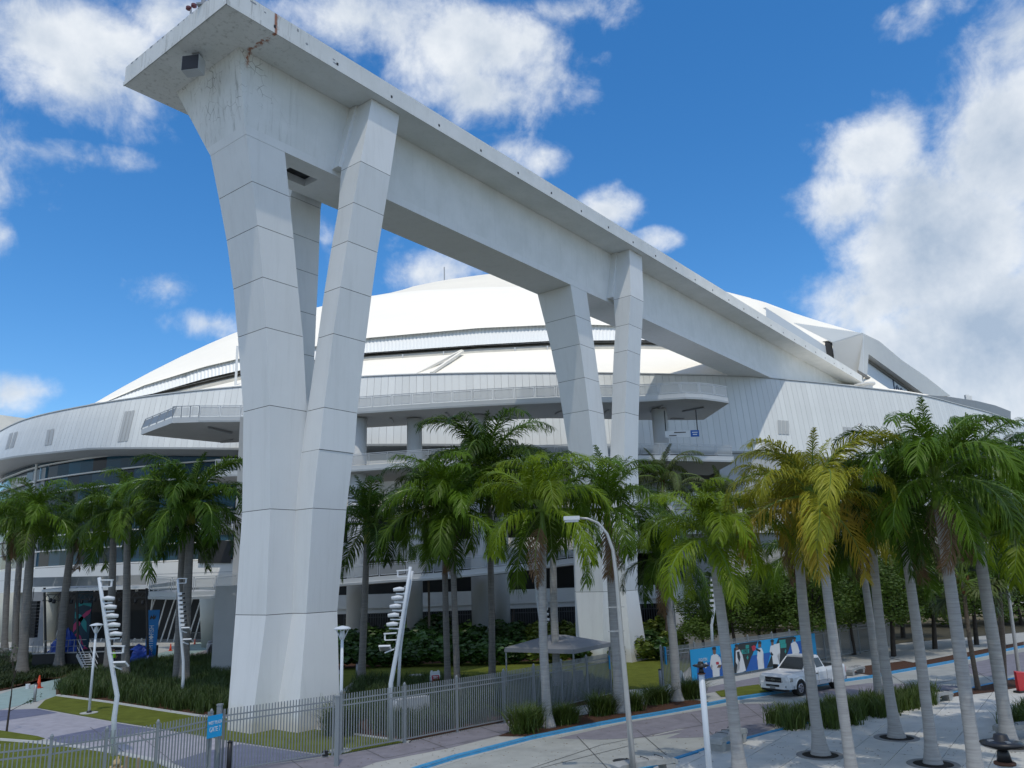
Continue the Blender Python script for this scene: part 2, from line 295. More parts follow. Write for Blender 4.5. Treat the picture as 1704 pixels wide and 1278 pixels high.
# ------------------------------------------------------------------ mesh helpers
class MB:
    def __init__(s): s.v = []; s.f = []; s.m = []
    def add(s, vs, fs, m=0):
        o = len(s.v); s.v += [tuple(map(float, p)) for p in vs]; s.f += [tuple(i+o for i in f) for f in fs]; s.m += [m]*len(fs); return s
    def hexa(s, p, m=0):      # 8 points: bottom ring 0-3 ccw, top ring 4-7
        return s.add(p, [(3, 2, 1, 0), (4, 5, 6, 7), (0, 1, 5, 4), (1, 2, 6, 5), (2, 3, 7, 6), (3, 0, 4, 7)], m)
    def box(s, c, d, m=0, rz=0., ax=None):
        c = np.array(c, float); dx, dy, dz = np.array(d)/2.
        A = ax if ax is not None else np.array([[cos(rz), sin(rz), 0], [-sin(rz), cos(rz), 0], [0, 0, 1]])
        pts = [c + A[0]*i*dx + A[1]*j*dy + A[2]*k*dz for k in (-1, 1) for i, j in ((-1, -1), (1, -1), (1, 1), (-1, 1))]
        return s.hexa(pts, m)
    def bar(s, a, b, w, h, m=0, up=(0, 0, 1)):
        a = np.array(a, float); b = np.array(b, float); d = b-a; l = np.linalg.norm(d); d = d/l
        x = np.cross(up, d); n = np.linalg.norm(x)
        if n < 1e-4: x = np.cross((1, 0, 0), d); n = np.linalg.norm(x)
        x /= n; z = np.cross(d, x)
        return s.box((a+b)/2, (l, w, h), m, ax=np.array([d, x, z]))
    def tube(s, pts, r, n=8, m=0, caps=True):
        pts = [np.array(p, float) for p in pts]; k = len(pts)
        if not hasattr(r, '__len__'): r = [r]*k
        o = len(s.v); prev = None
        for i, p in enumerate(pts):
            d = pts[min(i+1, k-1)]-pts[max(i-1, 0)]; d = d/(np.linalg.norm(d)+1e-9)
            if prev is None:
                x = np.cross((0, 0, 1), d)
                if np.linalg.norm(x) < 1e-3: x = np.array([1., 0, 0])
            else: x = prev - d*(prev@d)
            x = x/np.linalg.norm(x); prev = x; y = np.cross(d, x)
            for j in range(n):
                a = 2*pi*j/n; s.v.append(tuple(p + (x*cos(a)+y*sin(a))*r[i]))
        for i in range(k-1):
            for j in range(n):
                a = o+i*n+j; b2 = o+i*n+(j+1) % n; s.f.append((a, b2, b2+n, a+n)); s.m.append(m)
        if caps:
            s.f.append(tuple(o+j for j in reversed(range(n)))); s.f.append(tuple(o+(k-1)*n+j for j in range(n))); s.m += [m, m]
        return s
    def lathe(s, c, prof, n=16, m=0):
        return s.tube([(c[0], c[1], c[2]+z) for _, z in prof], [max(r_, .001) for r_, _ in prof], n, m)
    def prism(s, poly, z0, z1, m=0):
        n = len(poly); a = sum(poly[i][0]*poly[(i+1) % n][1]-poly[(i+1) % n][0]*poly[i][1] for i in range(n))
        if a < 0: poly = poly[::-1]
        vs = [(p[0], p[1], z0) for p in poly]+[(p[0], p[1], z1) for p in poly]
        return s.add(vs, [tuple(reversed(range(n))), tuple(range(n, 2*n))]+[(i, (i+1) % n, n+(i+1) % n, n+i) for i in range(n)], m)
    def grid(s, rows, m=0, closed=False):
        o = len(s.v); c = len(rows[0])
        for r in rows: s.v += [tuple(map(float, p)) for p in r]
        for i in range(len(rows)-1):
            for j in range(c-1 if not closed else c):
                j2 = (j+1) % c; s.f.append((o+i*c+j, o+i*c+j2, o+(i+1)*c+j2, o+(i+1)*c+j)); s.m.append(m)
        return s
    def mesh(s, name, mats, smooth=False):
        me = bpy.data.meshes.new(name); me.from_pydata(s.v, [], s.f)
        for q in (mats if isinstance(mats, (list, tuple)) else [mats]): me.materials.append(q)
        if any(s.m): me.polygons.foreach_set('material_index', s.m)
        if smooth: me.polygons.foreach_set('use_smooth', [True]*len(s.f))
        me.update(); return me
    def build(s, name, mats, parent=None, smooth=False, loc=None):
        return link(name, s.mesh(name, mats, smooth), parent, loc)
def link(name, me, parent=None, loc=None, rot=None, sc=None):
    o = bpy.data.objects.new(name, me); COL.objects.link(o)
    if parent: o.parent = parent
    if loc is not None: o.location = loc
    if rot is not None: o.rotation_euler = rot
    if sc is not None: o.scale = sc if hasattr(sc, '__len__') else (sc, sc, sc)
    return o
def empty(name, label, cat, loc=(0, 0, 0), rz=0., group=None):
    o = bpy.data.objects.new(name, None); COL.objects.link(o); o.location = loc; o.rotation_euler = (0, 0, rz); o.empty_display_size = .3
    return tag(o, label, cat, group)
def tag(o, label=None, cat=None, group=None, kind=None):
    if label: o['label'] = label
    if cat: o['category'] = cat
    if group: o['group'] = group
    if kind: o['kind'] = kind
    return o
def copy_tree(o, parent=None):
    c = o.copy(); COL.objects.link(c)
    if parent: c.parent = parent
    for ch in o.children: copy_tree(ch, c)
    return c
def sheet(name, px, z, m, kind='structure', zz=0.):
    poly = [G(x, y, zz)[:2] for x, y in px]; bm = bmesh.new()
    vs = [bm.verts.new((p[0], p[1], z)) for p in poly]; f = bm.faces.new(vs); bmesh.ops.triangulate(bm, faces=[f])
    for q in bm.faces:
        if q.normal.z < 0: q.normal_flip()
    me = bpy.data.meshes.new(name); bm.to_mesh(me); bm.free(); me.materials.append(m); o = link(name, me); o['kind'] = kind; return o
def text_mesh(txt, size, m, name, parent, ex=.004, sp=1.):
    cu = bpy.data.curves.new('t', 'FONT'); cu.body = txt; cu.size = size; cu.extrude = ex; cu.align_x = 'CENTER'; cu.align_y = 'CENTER'; cu.space_character = sp
    cu.resolution_u = 2
    o = bpy.data.objects.new('t', cu); COL.objects.link(o); dg = bpy.context.evaluated_depsgraph_get(); dg.update()
    me = bpy.data.meshes.new_from_object(o.evaluated_get(dg)); bpy.data.objects.remove(o); me.materials.clear(); me.materials.append(m)
    return link(name, me, parent)
PARTS = [1]

# ------------------------------------------------------------------ ground
gb = MB().add([(-2500, -600, -.16), (2500, -600, -.16), (2500, 4200, -.16), (-2500, 4200, -.16)], [(0, 1, 2, 3)]).build('ground', mat('far_ground', (.09, .10, .085), .9, .3, .02))
gb['kind'] = 'structure'
# stadium forecourt slab, everything beyond the planted strip
def wsheet(name, poly, z, m):
    bm = bmesh.new(); f = bm.faces.new([bm.verts.new((x, y, z)) for x, y in poly]); bmesh.ops.triangulate(bm, faces=[f])
    for q in bm.faces:
        if q.normal.z < 0: q.normal_flip()
    me = bpy.data.meshes.new(name); bm.to_mesh(me); bm.free(); me.materials.append(m); o = link(name, me); o['kind'] = 'structure'; return o
K1 = [(690, 1280), (705, 1275), (760, 1258), (820, 1243), (886, 1226), (950, 1213), (1000, 1203), (1049, 1194), (1100, 1185.5), (1164, 1174), (1229, 1161), (1281, 1153), (1340, 1143), (1408, 1131), (1451, 1125), (1486, 1118), (1521, 1112), (1591, 1099), (1639, 1089), (1673, 1081.5), (1704, 1075), (1800, 1058)]
K2 = [(1060, 1280), (1120, 1262), (1169, 1246), (1201, 1237.5), (1243, 1227), (1277, 1218), (1340, 1203), (1450, 1180), (1540, 1162), (1582, 1153), (1619, 1143.5), (1647, 1137), (1686, 1128), (1800, 1108)]
k1 = [G(*p)[:2] for p in K1]; k2 = [G(*p)[:2] for p in K2]
k1 = [k1[0] + (k1[0]-k1[1])*60] + k1; k2 = [k2[0]+(k2[0]-k2[1])*6] + k2
wsheet('forecourt_paving', [(-140, 20)] + [tuple(k1[0]+np.array([-8, 4]))]+[tuple(p) for p in k1[1:]] + [(70, 95), (160, 150), (160, 330), (-160, 330)], -.01, M_WALK)
wsheet('road', [tuple(p) for p in k1] + [(90, 100), (110, 96)] + [tuple(p) for p in k2[::-1]] + [(-4, -5), (-60, -5)], -.12, M_ROAD)
def road_sheet(name, px, z, m): return sheet(name, px, z, m, zz=-.12)
road_sheet('road_stained_band', [(925, 1229), (1045, 1202.5), (1165, 1182), (1231, 1171), (1349, 1171), (1420, 1169), (1345, 1186), (1277, 1216), (1243, 1225), (1167, 1227), (1109, 1229), (1135, 1219), (1076, 1227), (1000, 1231)], -.115, M_PURP)
road_sheet('road_stained_band', [(1330, 1151), (1444, 1137), (1520, 1138), (1599, 1142), (1570, 1153), (1500, 1164), (1430, 1163), (1350, 1160)], -.115, M_PURP)
road_sheet('road_stained_band', [(1616, 1122), (1600, 1108), (1673, 1090), (1720, 1082), (1720, 1119), (1655, 1127)], -.115, M_PURP)
road_sheet('road_paint_line', [(1076, 1226), (1128, 1214), (1140, 1213), (1092, 1224)], -.1105, M_WALK)
# saw-cut joints in the road slab and worn patches
jb = MB()
def seg2(a, b, w, z, mb):
    a = np.array(a); b = np.array(b); d = (b-a)/np.linalg.norm(b-a); n_ = np.array([-d[1], d[0]])*w/2; mb.add([(*(a-n_), z), (*(b-n_), z), (*(b+n_), z), (*(a+n_), z)], [(0, 1, 2, 3)])
k1m = np.array(k1[1:]); mid = []
for f in (.36, .68):
    L_ = [np.array(p)*(1-f)+np.array(k2[min(int(i*len(k2)/len(k1m)), len(k2)-1)])*f for i, p in enumerate(k1m)]
for x0, y0, x1, y1 in ((820, 1300, 1000, 1240), (1000, 1240, 1140, 1212), (900, 1278, 1060, 1238), (1140, 1212, 1330, 1178), (1330, 1178, 1500, 1150), (1500, 1150, 1650, 1118), (1060, 1215, 1110, 1258), (960, 1225, 1010, 1278), (1150, 1188, 1200, 1236), (1235, 1170, 1290, 1212), (1480, 1122, 1540, 1160), (1390, 1135, 1440, 1180), (1600, 1100, 1650, 1134)):
    seg2(G(x0, y0, -.12)[:2], G(x1, y1, -.12)[:2], .035, -.1085, jb)
o = jb.build('road_joints', M_JOINT); o['kind'] = 'structure'
sj = MB()
for x0, y0, x1, y1 in ((600, 1243, 640, 1262), (700, 1229, 745, 1246), (800, 1210, 838, 1222), (870, 1195, 893, 1206), (480, 1262, 520, 1290), (640, 1262, 838, 1222), (150, 1210, 215, 1258), (230, 1222, 300, 1278)):
    seg2(G(x0, y0)[:2], G(x1, y1)[:2], .03, .0055, sj)
o = sj.build('sidewalk_joints', M_JOINT); o['kind'] = 'structure'
lt = MB(); rl = random.Random(12)
for _ in range(900):
    x = rl.uniform(430, 1700); y = rl.uniform(1170, 1278); p = G(x, y); z = .012 if True else 0; s_ = rl.uniform(.02, .06); a = rl.uniform(0, 6); c_, n_ = cos(a)*s_, sin(a)*s_
    lt.add([(p[0]-c_, p[1]-n_, z), (p[0]+n_*.4, p[1]-c_*.4, z+.012), (p[0]+c_, p[1]+n_, z+.004), (p[0]-n_*.4, p[1]+c_*.4, z+.01)], [(0, 1, 2, 3)])
o = lt.build('leaf_litter', mat('dry_leaf', (.16, .10, .04), .9)); o['kind'] = 'stuff'; o['label'] = 'scattered dry leaves on the paving'; o['category'] = 'leaf litter'
# kerbs
def kerb(name, line, z0, z1, w, m, off=0.):
    b = MB(); L = [np.array(p) for p in line]; n = len(L); rows = [[], [], [], []]
    for i in range(n):
        d = L[min(i+1, n-1)]-L[max(i-1, 0)]; d = d/np.linalg.norm(d); nn_ = np.array([-d[1], d[0]])
        a = L[i]+nn_*off; c = L[i]+nn_*(off+w)
        rows[0].append((*a, z0)); rows[1].append((*(a+nn_*.02), z1)); rows[2].append((*c, z1)); rows[3].append((*c, z0))
    b.grid(rows); o = b.build(name, m); o['kind'] = 'structure'; return o
kerb('kerb_blue', k1[1:], -.125, .02, .2, M_KERBB)
kerb('kerb_gutter', k1[1:], -.16, -.108, -.22, M_WALK, -.01)
kerb('kerb_blue', k2, -.125, .02, -.16, M_KERBB)

# plaza slabs, one object each (joint direction 35.5 degrees east of forward)
PJ = radians(35.5); e1 = np.array([sin(PJ), cos(PJ)]); e2 = np.array([cos(PJ), -sin(PJ)])
def inside(p, poly):
    c = False; n = len(poly)
    for i in range(n):
        a = poly[i]; b = poly[(i+1) % n]
        if (a[1] > p[1]) != (b[1] > p[1]) and p[0] < (b[0]-a[0])*(p[1]-a[1])/(b[1]-a[1])+a[0]: c = not c
    return c
pl_poly = [tuple(p+np.array([.12, -.2])) for p in k2[1:]] + [(60, 40), (60, 5), (-4, 5)]
wsheet('plaza_bed', [tuple(p+np.array([.1, -.15])) for p in k2] + [(120, 70), (90, -5), (-4, -5)], -.045, M_JOINT)
TA, TB = 2.9, 1.45
def clip(poly, a, b, keep):       # clip polygon by the line a-b, keep the side of 'keep'
    out = []; n = len(poly); d = b-a; nrm = np.array([-d[1], d[0]]); s0 = np.sign((keep-a)@nrm)
    for i in range(n):
        p, q = poly[i], poly[(i+1) % n]; fp = ((p-a)@nrm)*s0; fq = ((q-a)@nrm)*s0
        if fp >= 0: out.append(p)
        if fp*fq < 0: out.append(p+(q-p)*fp/(fp-fq))
    return out
org = G(1244, 1260)[:2]; nslab = 0
farc = np.array([20., 20.])
for i in range(-8, 16):
    for j in range(-6, 26):
        c0 = org + e1*(i+.5*(j % 2)*0)*TA + e2*j*TB; mid = c0+e1*TA/2+e2*TB/2
        if mid[1] > 62 or mid[1] < 21 or mid[0] > 34: continue
        p = [c0+e1*.012+e2*.012, c0+e1*(TA-.012)+e2*.012, c0+e1*(TA-.012)+e2*(TB-.012), c0+e1*.012+e2*(TB-.012)]
        for k in range(len(k2)-1):
            if (k2[k]-k2[k+1])@(k2[k]-k2[k+1]) > 900: continue
            s = k2[k]+np.array([.12, -.17]); e = k2[k+1]+np.array([.12, -.17])
            # clip only by the segment nearest the slab
            t_ = ((mid-s)@(e-s))/((e-s)@(e-s))
            if -.3 < t_ < 1.3 and abs(np.cross(e-s, mid-s))/np.linalg.norm(e-s) < 2.2:
                p = clip(p, s, e, farc)
                if len(p) < 3: break
        if len(p) < 3: continue
        cen = sum(p)/len(p)
        if not inside(cen, pl_poly): continue
        o = MB().prism([tuple(q-cen) for q in p], -.045, random.uniform(-.0015, .0015)).build('paving_slab', M_PAVE, None, loc=(cen[0], cen[1], 0)); o['kind'] = 'structure'; nslab += 1
        if nslab > 290: break
wsheet('plaza_far_paving', [tuple(G(1590, 1168)[:2]), tuple(G(1660, 1140)[:2]), tuple(G(1704, 1128)[:2]), (60, 58), (60, 40), (34.2, 34)], -.01, M_PAVE) if False else None
wsheet('plaza_outer_paving', [(34, 21), (60, 21), (120, 60), (120, 95), tuple(k2[-1]+np.array([.2, -.3])), tuple(k2[-3]+np.array([.2, -.3])), (34, 48)], -.012, M_PAVE)

# sidewalk and drive finishes
sheet('sidewalk_stained_band', [(360, 1300), (402, 1278), (557, 1258), (620, 1246), (673, 1236), (760, 1218), (840, 1202.5), (940, 1181), (1020, 1165), (1060, 1159), (981, 1173.5), (955, 1180), (893, 1195), (856, 1215), (829, 1224.5), (750, 1244), (626, 1268), (600, 1278), (560, 1300)], -.004, M_PURP)
sheet('drive_paving', [(-120, 1200), (0, 1181), (62, 1179), (96, 1185.5), (186, 1201.5), (260, 1213), (374, 1233), (479, 1248), (541, 1257), (402, 1279), (340, 1300), (255, 1267), (170, 1251), (108, 1242), (75, 1229), (0, 1215.5), (-120, 1240)], -.004, M_LILAC)
sheet('drive_stained_band', [(-120, 1222), (0, 1200), (96, 1186), (62, 1179.3), (0, 1182), (-120, 1202)], .001, M_BLUEP)
sheet('drive_stained_band', [(78, 1228), (155, 1213.5), (195, 1203.5), (262, 1214), (170, 1230), (112, 1241)], .001, M_BLUEP)
sheet('drive_stained_band', [(285, 1268), (345, 1250), (402, 1238), (479, 1249), (538, 1257.5), (402, 1278), (345, 1293)], .001, M_BLUEP)
sheet('lawn', [(62, 1178), (75, 1165), (93, 1158.5), (180, 1170), (260, 1182.5), (330, 1193), (400, 1197), (480, 1205), (524, 1214), (600, 1225), (673, 1235), (557, 1257), (541, 1256), (479, 1247), (374, 1231.5), (260, 1211.5), (186, 1200), (96, 1184)], .012, M_LAWN)
sheet('lawn', [(-120, 1262), (0, 1233), (53, 1237), (108, 1242.5), (170, 1251.5), (255, 1268), (330, 1300), (300, 1420), (-400, 1420)], .012, M_LAWN)
sheet('lawn', [(-100, 1242), (0, 1215.5), (62, 1225), (75, 1229), (53, 1235), (0, 1230), (-100, 1250)], .012, M_LAWN)
def kerb_px(name, px, w, z1, m=M_KERB): return kerb(name, [G(*p)[:2] for p in px], -.02, z1, w, m)
kerb_px('pale_edging', [(-100, 1252), (0, 1231), (53, 1236), (108, 1241.5), (170, 1250.5), (255, 1267), (330, 1296)], .3, .03)
kerb_px('pale_edging', [(93, 1157.5), (180, 1169), (260, 1181.5), (330, 1192), (395, 1197)], .15, .06)
kerb_px('pale_edging', [(520, 1212), (600, 1225), (680, 1236)], .15, .05)
kerb_px('pale_edging', [(596, 1129), (640, 1131.5), (700, 1134), (780, 1139)], .15, .08)
# teal walk, stage plaza, beds
sheet('teal_walk', [(-150, 1172), (0, 1155), (23, 1147), (62, 1138), (73, 1130), (99, 1130), (170, 1112.5), (213, 1100), (293, 1080), (333, 1068), (378, 1057), (420, 1050), (420, 1062), (375, 1071), (328, 1086), (250, 1106), (139, 1127), (93, 1147), (93, 1158), (57, 1168), (31, 1174), (0, 1181), (-150, 1200)], -.003, M_TEAL)
sheet('stage_plaza', [(-150, 1150), (0, 1100), (160, 1096), (170, 1111), (213, 1099), (293, 1079), (333, 1067), (378, 1056), (420, 1049), (420, 1030), (-150, 1030)], -.004, mat('pale_plaza', (.50, .50, .47), .8, .12, .8))
sheet('drive_grey', [(250, 1107), (328, 1087), (375, 1072), (440, 1060), (440, 1090), (320, 1103), (300, 1110)], -.003, M_PURP)
sheet('planting_bed', [(-150, 1172), (0, 1150), (72, 1129), (100, 1129), (165, 1111), (160, 1098), (0, 1086), (-150, 1100)], .008, M_MULCH)
sheet('planting_bed', [(93, 1156), (93, 1147), (139, 1127), (250, 1106), (330, 1100), (420, 1098), (440, 1190), (395, 1197), (330, 1191), (260, 1181), (180, 1168)], .008, M_MULCH)
sheet('planting_bed', [(560, 1235), (530, 1211), (560, 1175), (600, 1132), (640, 1132), (780, 1140), (960, 1140), (1020, 1150), (1022, 1163), (940, 1180), (840, 1201), (760, 1217), (673, 1234.5), (600, 1224)], .008, M_MULCH)
sheet('lawn', [(540, 1170), (570, 1112), (700, 1105), (900, 1100), (1110, 1092), (1160, 1100), (1110, 1143), (1040, 1148), (960, 1139), (780, 1138.5), (640, 1131), (596, 1128)], .012, M_LAWN)
sheet('planting_bed', [(560, 1115), (570, 1040), (1160, 1030), (1160, 1100), (1110, 1092), (900, 1100), (700, 1105)], .008, M_MULCH)
sheet('mulch_bed', [(829, 1225), (856, 1215), (895, 1203), (940, 1194), (990, 1187), (1080, 1171), (1156, 1165), (1180, 1168), (1164, 1173.5), (1100, 1185), (1049, 1193.5), (1000, 1202.5), (950, 1212.5), (886, 1225.5)], .010, M_MULCH)
sheet('mulch_bed', [(1520, 1098), (1440, 1108), (1420, 1119), (1451, 1124), (1486, 1117), (1521, 1111), (1591, 1098), (1639, 1088), (1673, 1080.5), (1704, 1074), (1704, 1060), (1640, 1072)], .010, M_MULCH)
sheet('mulch_bed', [(1555, 1163), (1582, 1155), (1619, 1145), (1647, 1139), (1686, 1130), (1704, 1143), (1650, 1152), (1600, 1158)], .010, M_MULCH)
sheet('lawn', [(1190, 1151), (1232, 1143), (1262, 1139), (1283, 1151), (1229, 1158), (1200, 1160)], .012, M_LAWN)
sheet('path_stained_band', [(1165, 1146), (1222, 1134), (1285, 1122), (1290, 1138), (1262, 1139), (1232, 1143), (1190, 1151), (1168, 1155)], -.003, M_PURP)
sheet('far_lawn', [(1440, 1085), (1500, 1070), (1704, 1052), (1900, 1035), (1900, 1010), (1150, 1010), (1150, 1060)], .006, mat('shaded_soil', (.09, .08, .05), .95, .4, .8))
sheet('far_path', [(1480, 1095), (1600, 1072), (1704, 1054), (1800, 1040), (1800, 1050), (1640, 1080), (1520, 1103)], .02, M_WALK)

# ------------------------------------------------------------------ the track tower and beam
T = empty('roof_track_beam', 'huge white concrete track beam on two three-legged V piers', 'roof track', (0, 0, 0), pi/2-YA)
def tp(name, b, m=M_CONC): return b.build(name, m, T)
# flange (deck) with lip and far side, top surface
fl = MB(); U0, U1 = 17.75, 128.
fl.prism([(U0, 30.55), (U1, 30.55), (U1, 40.55), (U0, 40.55)], 33.74, 34.93)
tp('deck_flange', fl, M_WORN)
lip = MB(); lip.box(((U0+U1)/2, 30.53, 33.86), (U1-U0+.05, .06, .24)); lip.box((U0-.01, 35.55, 33.86), (.06, 10.1, .24)); tp('fascia_lip', lip, M_WORN)
web = MB()
HX0, HX1, HY0, HY1 = 24.2, 26.1, 34.0, 35.2     # hatch in the soffit
def tr(u0, u1, v00, v01, z0, v10, v11, z1, ua=None, ub=None):
    ua = u0 if ua is None else ua; ub = u1 if ub is None else ub
    return [(u0, v00, z0), (u1, v00, z0), (u1, v01, z0), (u0, v01, z0), (ua, v10, z1), (ub, v10, z1), (ub, v11, z1), (ua, v11, z1)]
web.hexa(tr(20.55, U1, 32.84, 36.43, 29.5, 32.84, 38.94, 33.735, 19.94, U1))
tp('beam_web', web, M_WORN)
sof = MB()
sof.hexa(tr(20.64, HX0, 32.84, 36.13, 29.0, 32.84, 36.43, 29.5, 20.55)); sof.hexa(tr(HX1, U1, 32.84, 36.13, 29.0, 32.84, 36.43, 29.5))
sof.box(((HX0+HX1)/2, (32.84+HY0)/2, 29.25), (HX1-HX0, HY0-32.84, .5)); sof.box(((HX0+HX1)/2, (HY1+36.13)/2, 29.25), (HX1-HX0, 36.13-HY1, .5))
tp('beam_soffit', sof, M_CONC)
tp('hatch_liner', MB().box(((HX0+HX1)/2, (HY0+HY1)/2, 29.47), (HX1-HX0-.01, HY1-HY0-.01, .04)), M_BLACK)
LV = [0, 5.08, 10, 15.05, 18.98, 21.57, 24.24, 26.53, 29.0]
left = {0: (22.46, 23.75, 32.84, 34.75), 5.08: (23.02, 24.6, 32.86, 35.35), 10: (23.02, 24.6, 32.88, 35.2), 15.05: (22.73, 24.97, 32.84, 35.07), 18.98: (22.33, 24.57, 32.84, 35.3), 21.57: (22.0, 24.16, 32.84, 35.42), 24.24: (21.58, 23.77, 32.84, 35.63), 26.53: (21.12, 23.4, 32.84, 35.84), 29.0: (20.64, 23.01, 32.84, 36.13)}
rb = {0: (23.68, 26.1, 31.13, 36.0), 5.08: (24.5, 26.35, 31.8, 36.45), 10: (24.5, 26.6, 31.55, 36.35), 12.9: (24.7, 26.9, 31.45, 36.45)}
near = {12.9: (24.74, 26.95, 31.42, 33.0), 15.05: (24.93, 27.1, 31.42, 32.74), 18.98: (25.27, 27.47, 31.26, 32.5), 21.57: (25.54, 27.7, 31.1, 32.42), 24.24: (25.86, 28.0, 30.97, 32.3), 26.53: (26.1, 28.3, 30.82, 32.1), 29.07: (26.4, 28.62, 30.64, 32.3), 33.735: (27.55, 29.75, 31.08, 32.85)}
far = {12.9: (24.74, 26.95, 34.95, 36.5), 15.05: (24.93, 27.1, 35.15, 36.5), 18.98: (25.27, 27.4, 35.5, 36.75), 21.57: (25.54, 27.65, 35.78, 37.1), 24.24: (25.86, 28.0, 36.15, 37.45), 26.53: (26.1, 28.27, 36.48, 37.8), 29.07: (26.4, 28.62, 36.9, 38.5), 33.735: (27.55, 29.75, 37.5, 39.2)}
M_SEAL = mat('joint_sealant', (.13, .13, .125), .9)
def leg(tab, du):
    zs = sorted(tab)
    for a, b in zip(zs[:-1], zs[1:]):
        q = MB(); g = .022 if a > 0 else 0.
        A = tab[a]; B = tab[b]
        lerp = lambda t_: [A[k]+(B[k]-A[k])*t_ for k in range(4)]
        e = .03/(b-a); e *= .5; lo = lerp(e if a > 0 else 0); hi = lerp(1-e)
        za = a+(.015 if a > 0 else 0); zb = b-.015
        def ring(r, z, s=0.): return [(r[0]+s+du, r[2]+s, z), (r[1]-s+du, r[2]+s, z), (r[1]-s+du, r[3]-s, z), (r[0]+s+du, r[3]-s, z)]
        q.grid([ring(A, a, .03), ring(lo, za), ring(hi, zb), ring(B, b, .03)], closed=True)
        q.m = [1 if a > 0 else 0]*4+[0]*4+[1]*4          # the recessed joint faces are dark sealant
        q.f.append((0, 3, 2, 1)); n_ = len(q.v); q.f.append((n_-4, n_-3, n_-2, n_-1)); q.m += [0, 0]
        q.build('leg_segment', [M_CONC, M_SEAL], T)
for du in (0., 29.65):
    leg(left, du); leg(near, du); leg(far, du); leg(rb, du)
# web cheek pieces beside the near legs
for du in (0, 29.65):
    q = MB(); q.hexa([(26.2+du, 32.3, 29.3), (28.4+du, 32.3, 29.3), (28.4+du, 32.85, 29.3), (26.2+du, 32.85, 29.3), (27.4+du, 32.3, 33.73), (29.5+du, 32.3, 33.73), (29.5+du, 32.85, 33.73), (27.4+du, 32.85, 33.73)]); tp('web_cheek', q)
# drain spouts along the fascia, chipped spots
for k in range(26):
    u = 20.5+k*4.05
    if u > 124: break
    q = MB(); q.box((u, 30.535, 34.14), (.10, .05, .14)); q.build('drain_scupper', M_BLACK, T)
random.seed(3)
for (u, z, w, h) in [(19.2, 34.75, .5, .12), (19.9, 34.6, .14, .1), (21.9, 34.72, .12, .22), (22.5, 34.25, .18, .14), (24.3, 34.3, .2, .1), (24.45, 34.12, .45, .09), (18.5, 34.83, .22, .08)]:
    n_ = 7; pp = [(u+cos(a)*w*random.uniform(.35, .6), z+sin(a)*h*random.uniform(.35, .6)) for a in [2*pi*i/n_ for i in range(n_)]]
    MB().add([(p[0], 30.544, p[1]) for p in pp], [tuple(range(n_))]).build('paint_chip', M_GREYM, T)
for i in range(14):
    v = 31+i*.68+random.uniform(-.2, .2); w = random.uniform(.08, .35); h = random.uniform(.04, .13); n_ = 6
    pp = [(v+cos(a)*w*random.uniform(.4, .6), 34.88+sin(a)*h*.5) for a in [2*pi*i_/n_ for i_ in range(n_)]]
    MB().add([(U0-.006, p[0], p[1]) for p in pp], [tuple(range(n_))]).build('paint_chip', M_GREYM, T)
# fixtures on the beam end
fx = empty('floodlight', 'square black-faced floodlight under the tip of the track beam', 'floodlight', tuple(G(326, 92, 33.5)), pi/2-YA+radians(30))
q = MB(); q.box((0, .1, -.62), (.62, .95, .85)); q.build('housing', M_STEEL, fx)
q = MB(); q.box((-.32, .1, -.62), (.03, .90, .80)); q.build('front_grille', M_BLACK, fx)
q = MB(); q.tube([(.25, .1, -.3), (.3, .1, .24)], .06); q.box((.3, .1, .2), (.4, .4, .06)); q.build('bracket', M_GREYM, fx)
p = onv(337, 11, 35.); mp = G(338, 12, 34.93)
ms = empty('antenna_mast', 'slim grey mast on top of the beam tip', 'mast', tuple(mp), 0)
MB().tube([(0, 0, 0), (0, 0, 4)], .12).build('mast_tube', M_GREYM, ms); MB().box((0, 0, .05), (.5, .5, .1)).build('base_plate', M_GREYM, ms)
cm = empty('security_camera', 'small twin camera head on the left edge of the beam tip', 'camera', tuple(G(317, 26, 34.93)), 0)
MB().tube([(0, 0, 0), (0, 0, .35)], .05).build('stalk', M_GREYM, cm); MB().lathe((-.12, 0, .3), [(.02, 0), (.14, .08), (.14, .2), (.02, .28)]).build('camera_head', mat('camera_maroon', (.16, .05, .06), .4), cm); MB().lathe((.14, 0, .45), [(.02, 0), (.14, .08), (.14, .2), (.02, .28)]).build('camera_head', MATS['camera_maroon'], cm)

# ------------------------------------------------------------------ stadium: rim curve
TOP = [(5, 715.7), (53, 695.5), (149, 675), (265, 657.7), (402.5, 643.8), (601.9, 627.5), (799.4, 621.6), (999, 621.6), (1106.7, 623.6), (1238, 626.7), (1296, 631.4), (1380, 639.3), (1500, 653.3), (1546, 661), (1603, 676), (1655, 690), (1704, 709.4)]
RZ = 28.9
tp_ = [G(*p, RZ)[:2] for p in TOP]
tp_ = [np.array(q) for q in [(-104, 190), (-101, 165), (-93, 139), (-82, 121)]] + tp_ + [np.array(q) for q in [(104, 152), (117, 175), (124, 205)]]
def catmull(P, n):
    out = []
    for i in range(len(P)-1):
        p0 = P[max(i-1, 0)]; p1 = P[i]; p2 = P[i+1]; p3 = P[min(i+2, len(P)-1)]
        for t_ in np.linspace(0, 1, n, endpoint=False):
            out.append(.5*((2*p1)+(-p0+p2)*t_+(2*p0-5*p1+4*p2-p3)*t_**2+(-p0+3*p1-3*p2+p3)*t_**3))
    out.append(P[-1]); return np.array(out)
RIM = catmull(tp_, 24)
ker = np.ones(15)/15.
pad = np.vstack([np.repeat(RIM[:1], 7, 0), RIM, np.repeat(RIM[-1:], 7, 0)])
RIMs = np.stack([np.convolve(pad[:, k], ker, 'valid') for k in (0, 1)], 1); RIM = .5*RIM+.5*RIMs
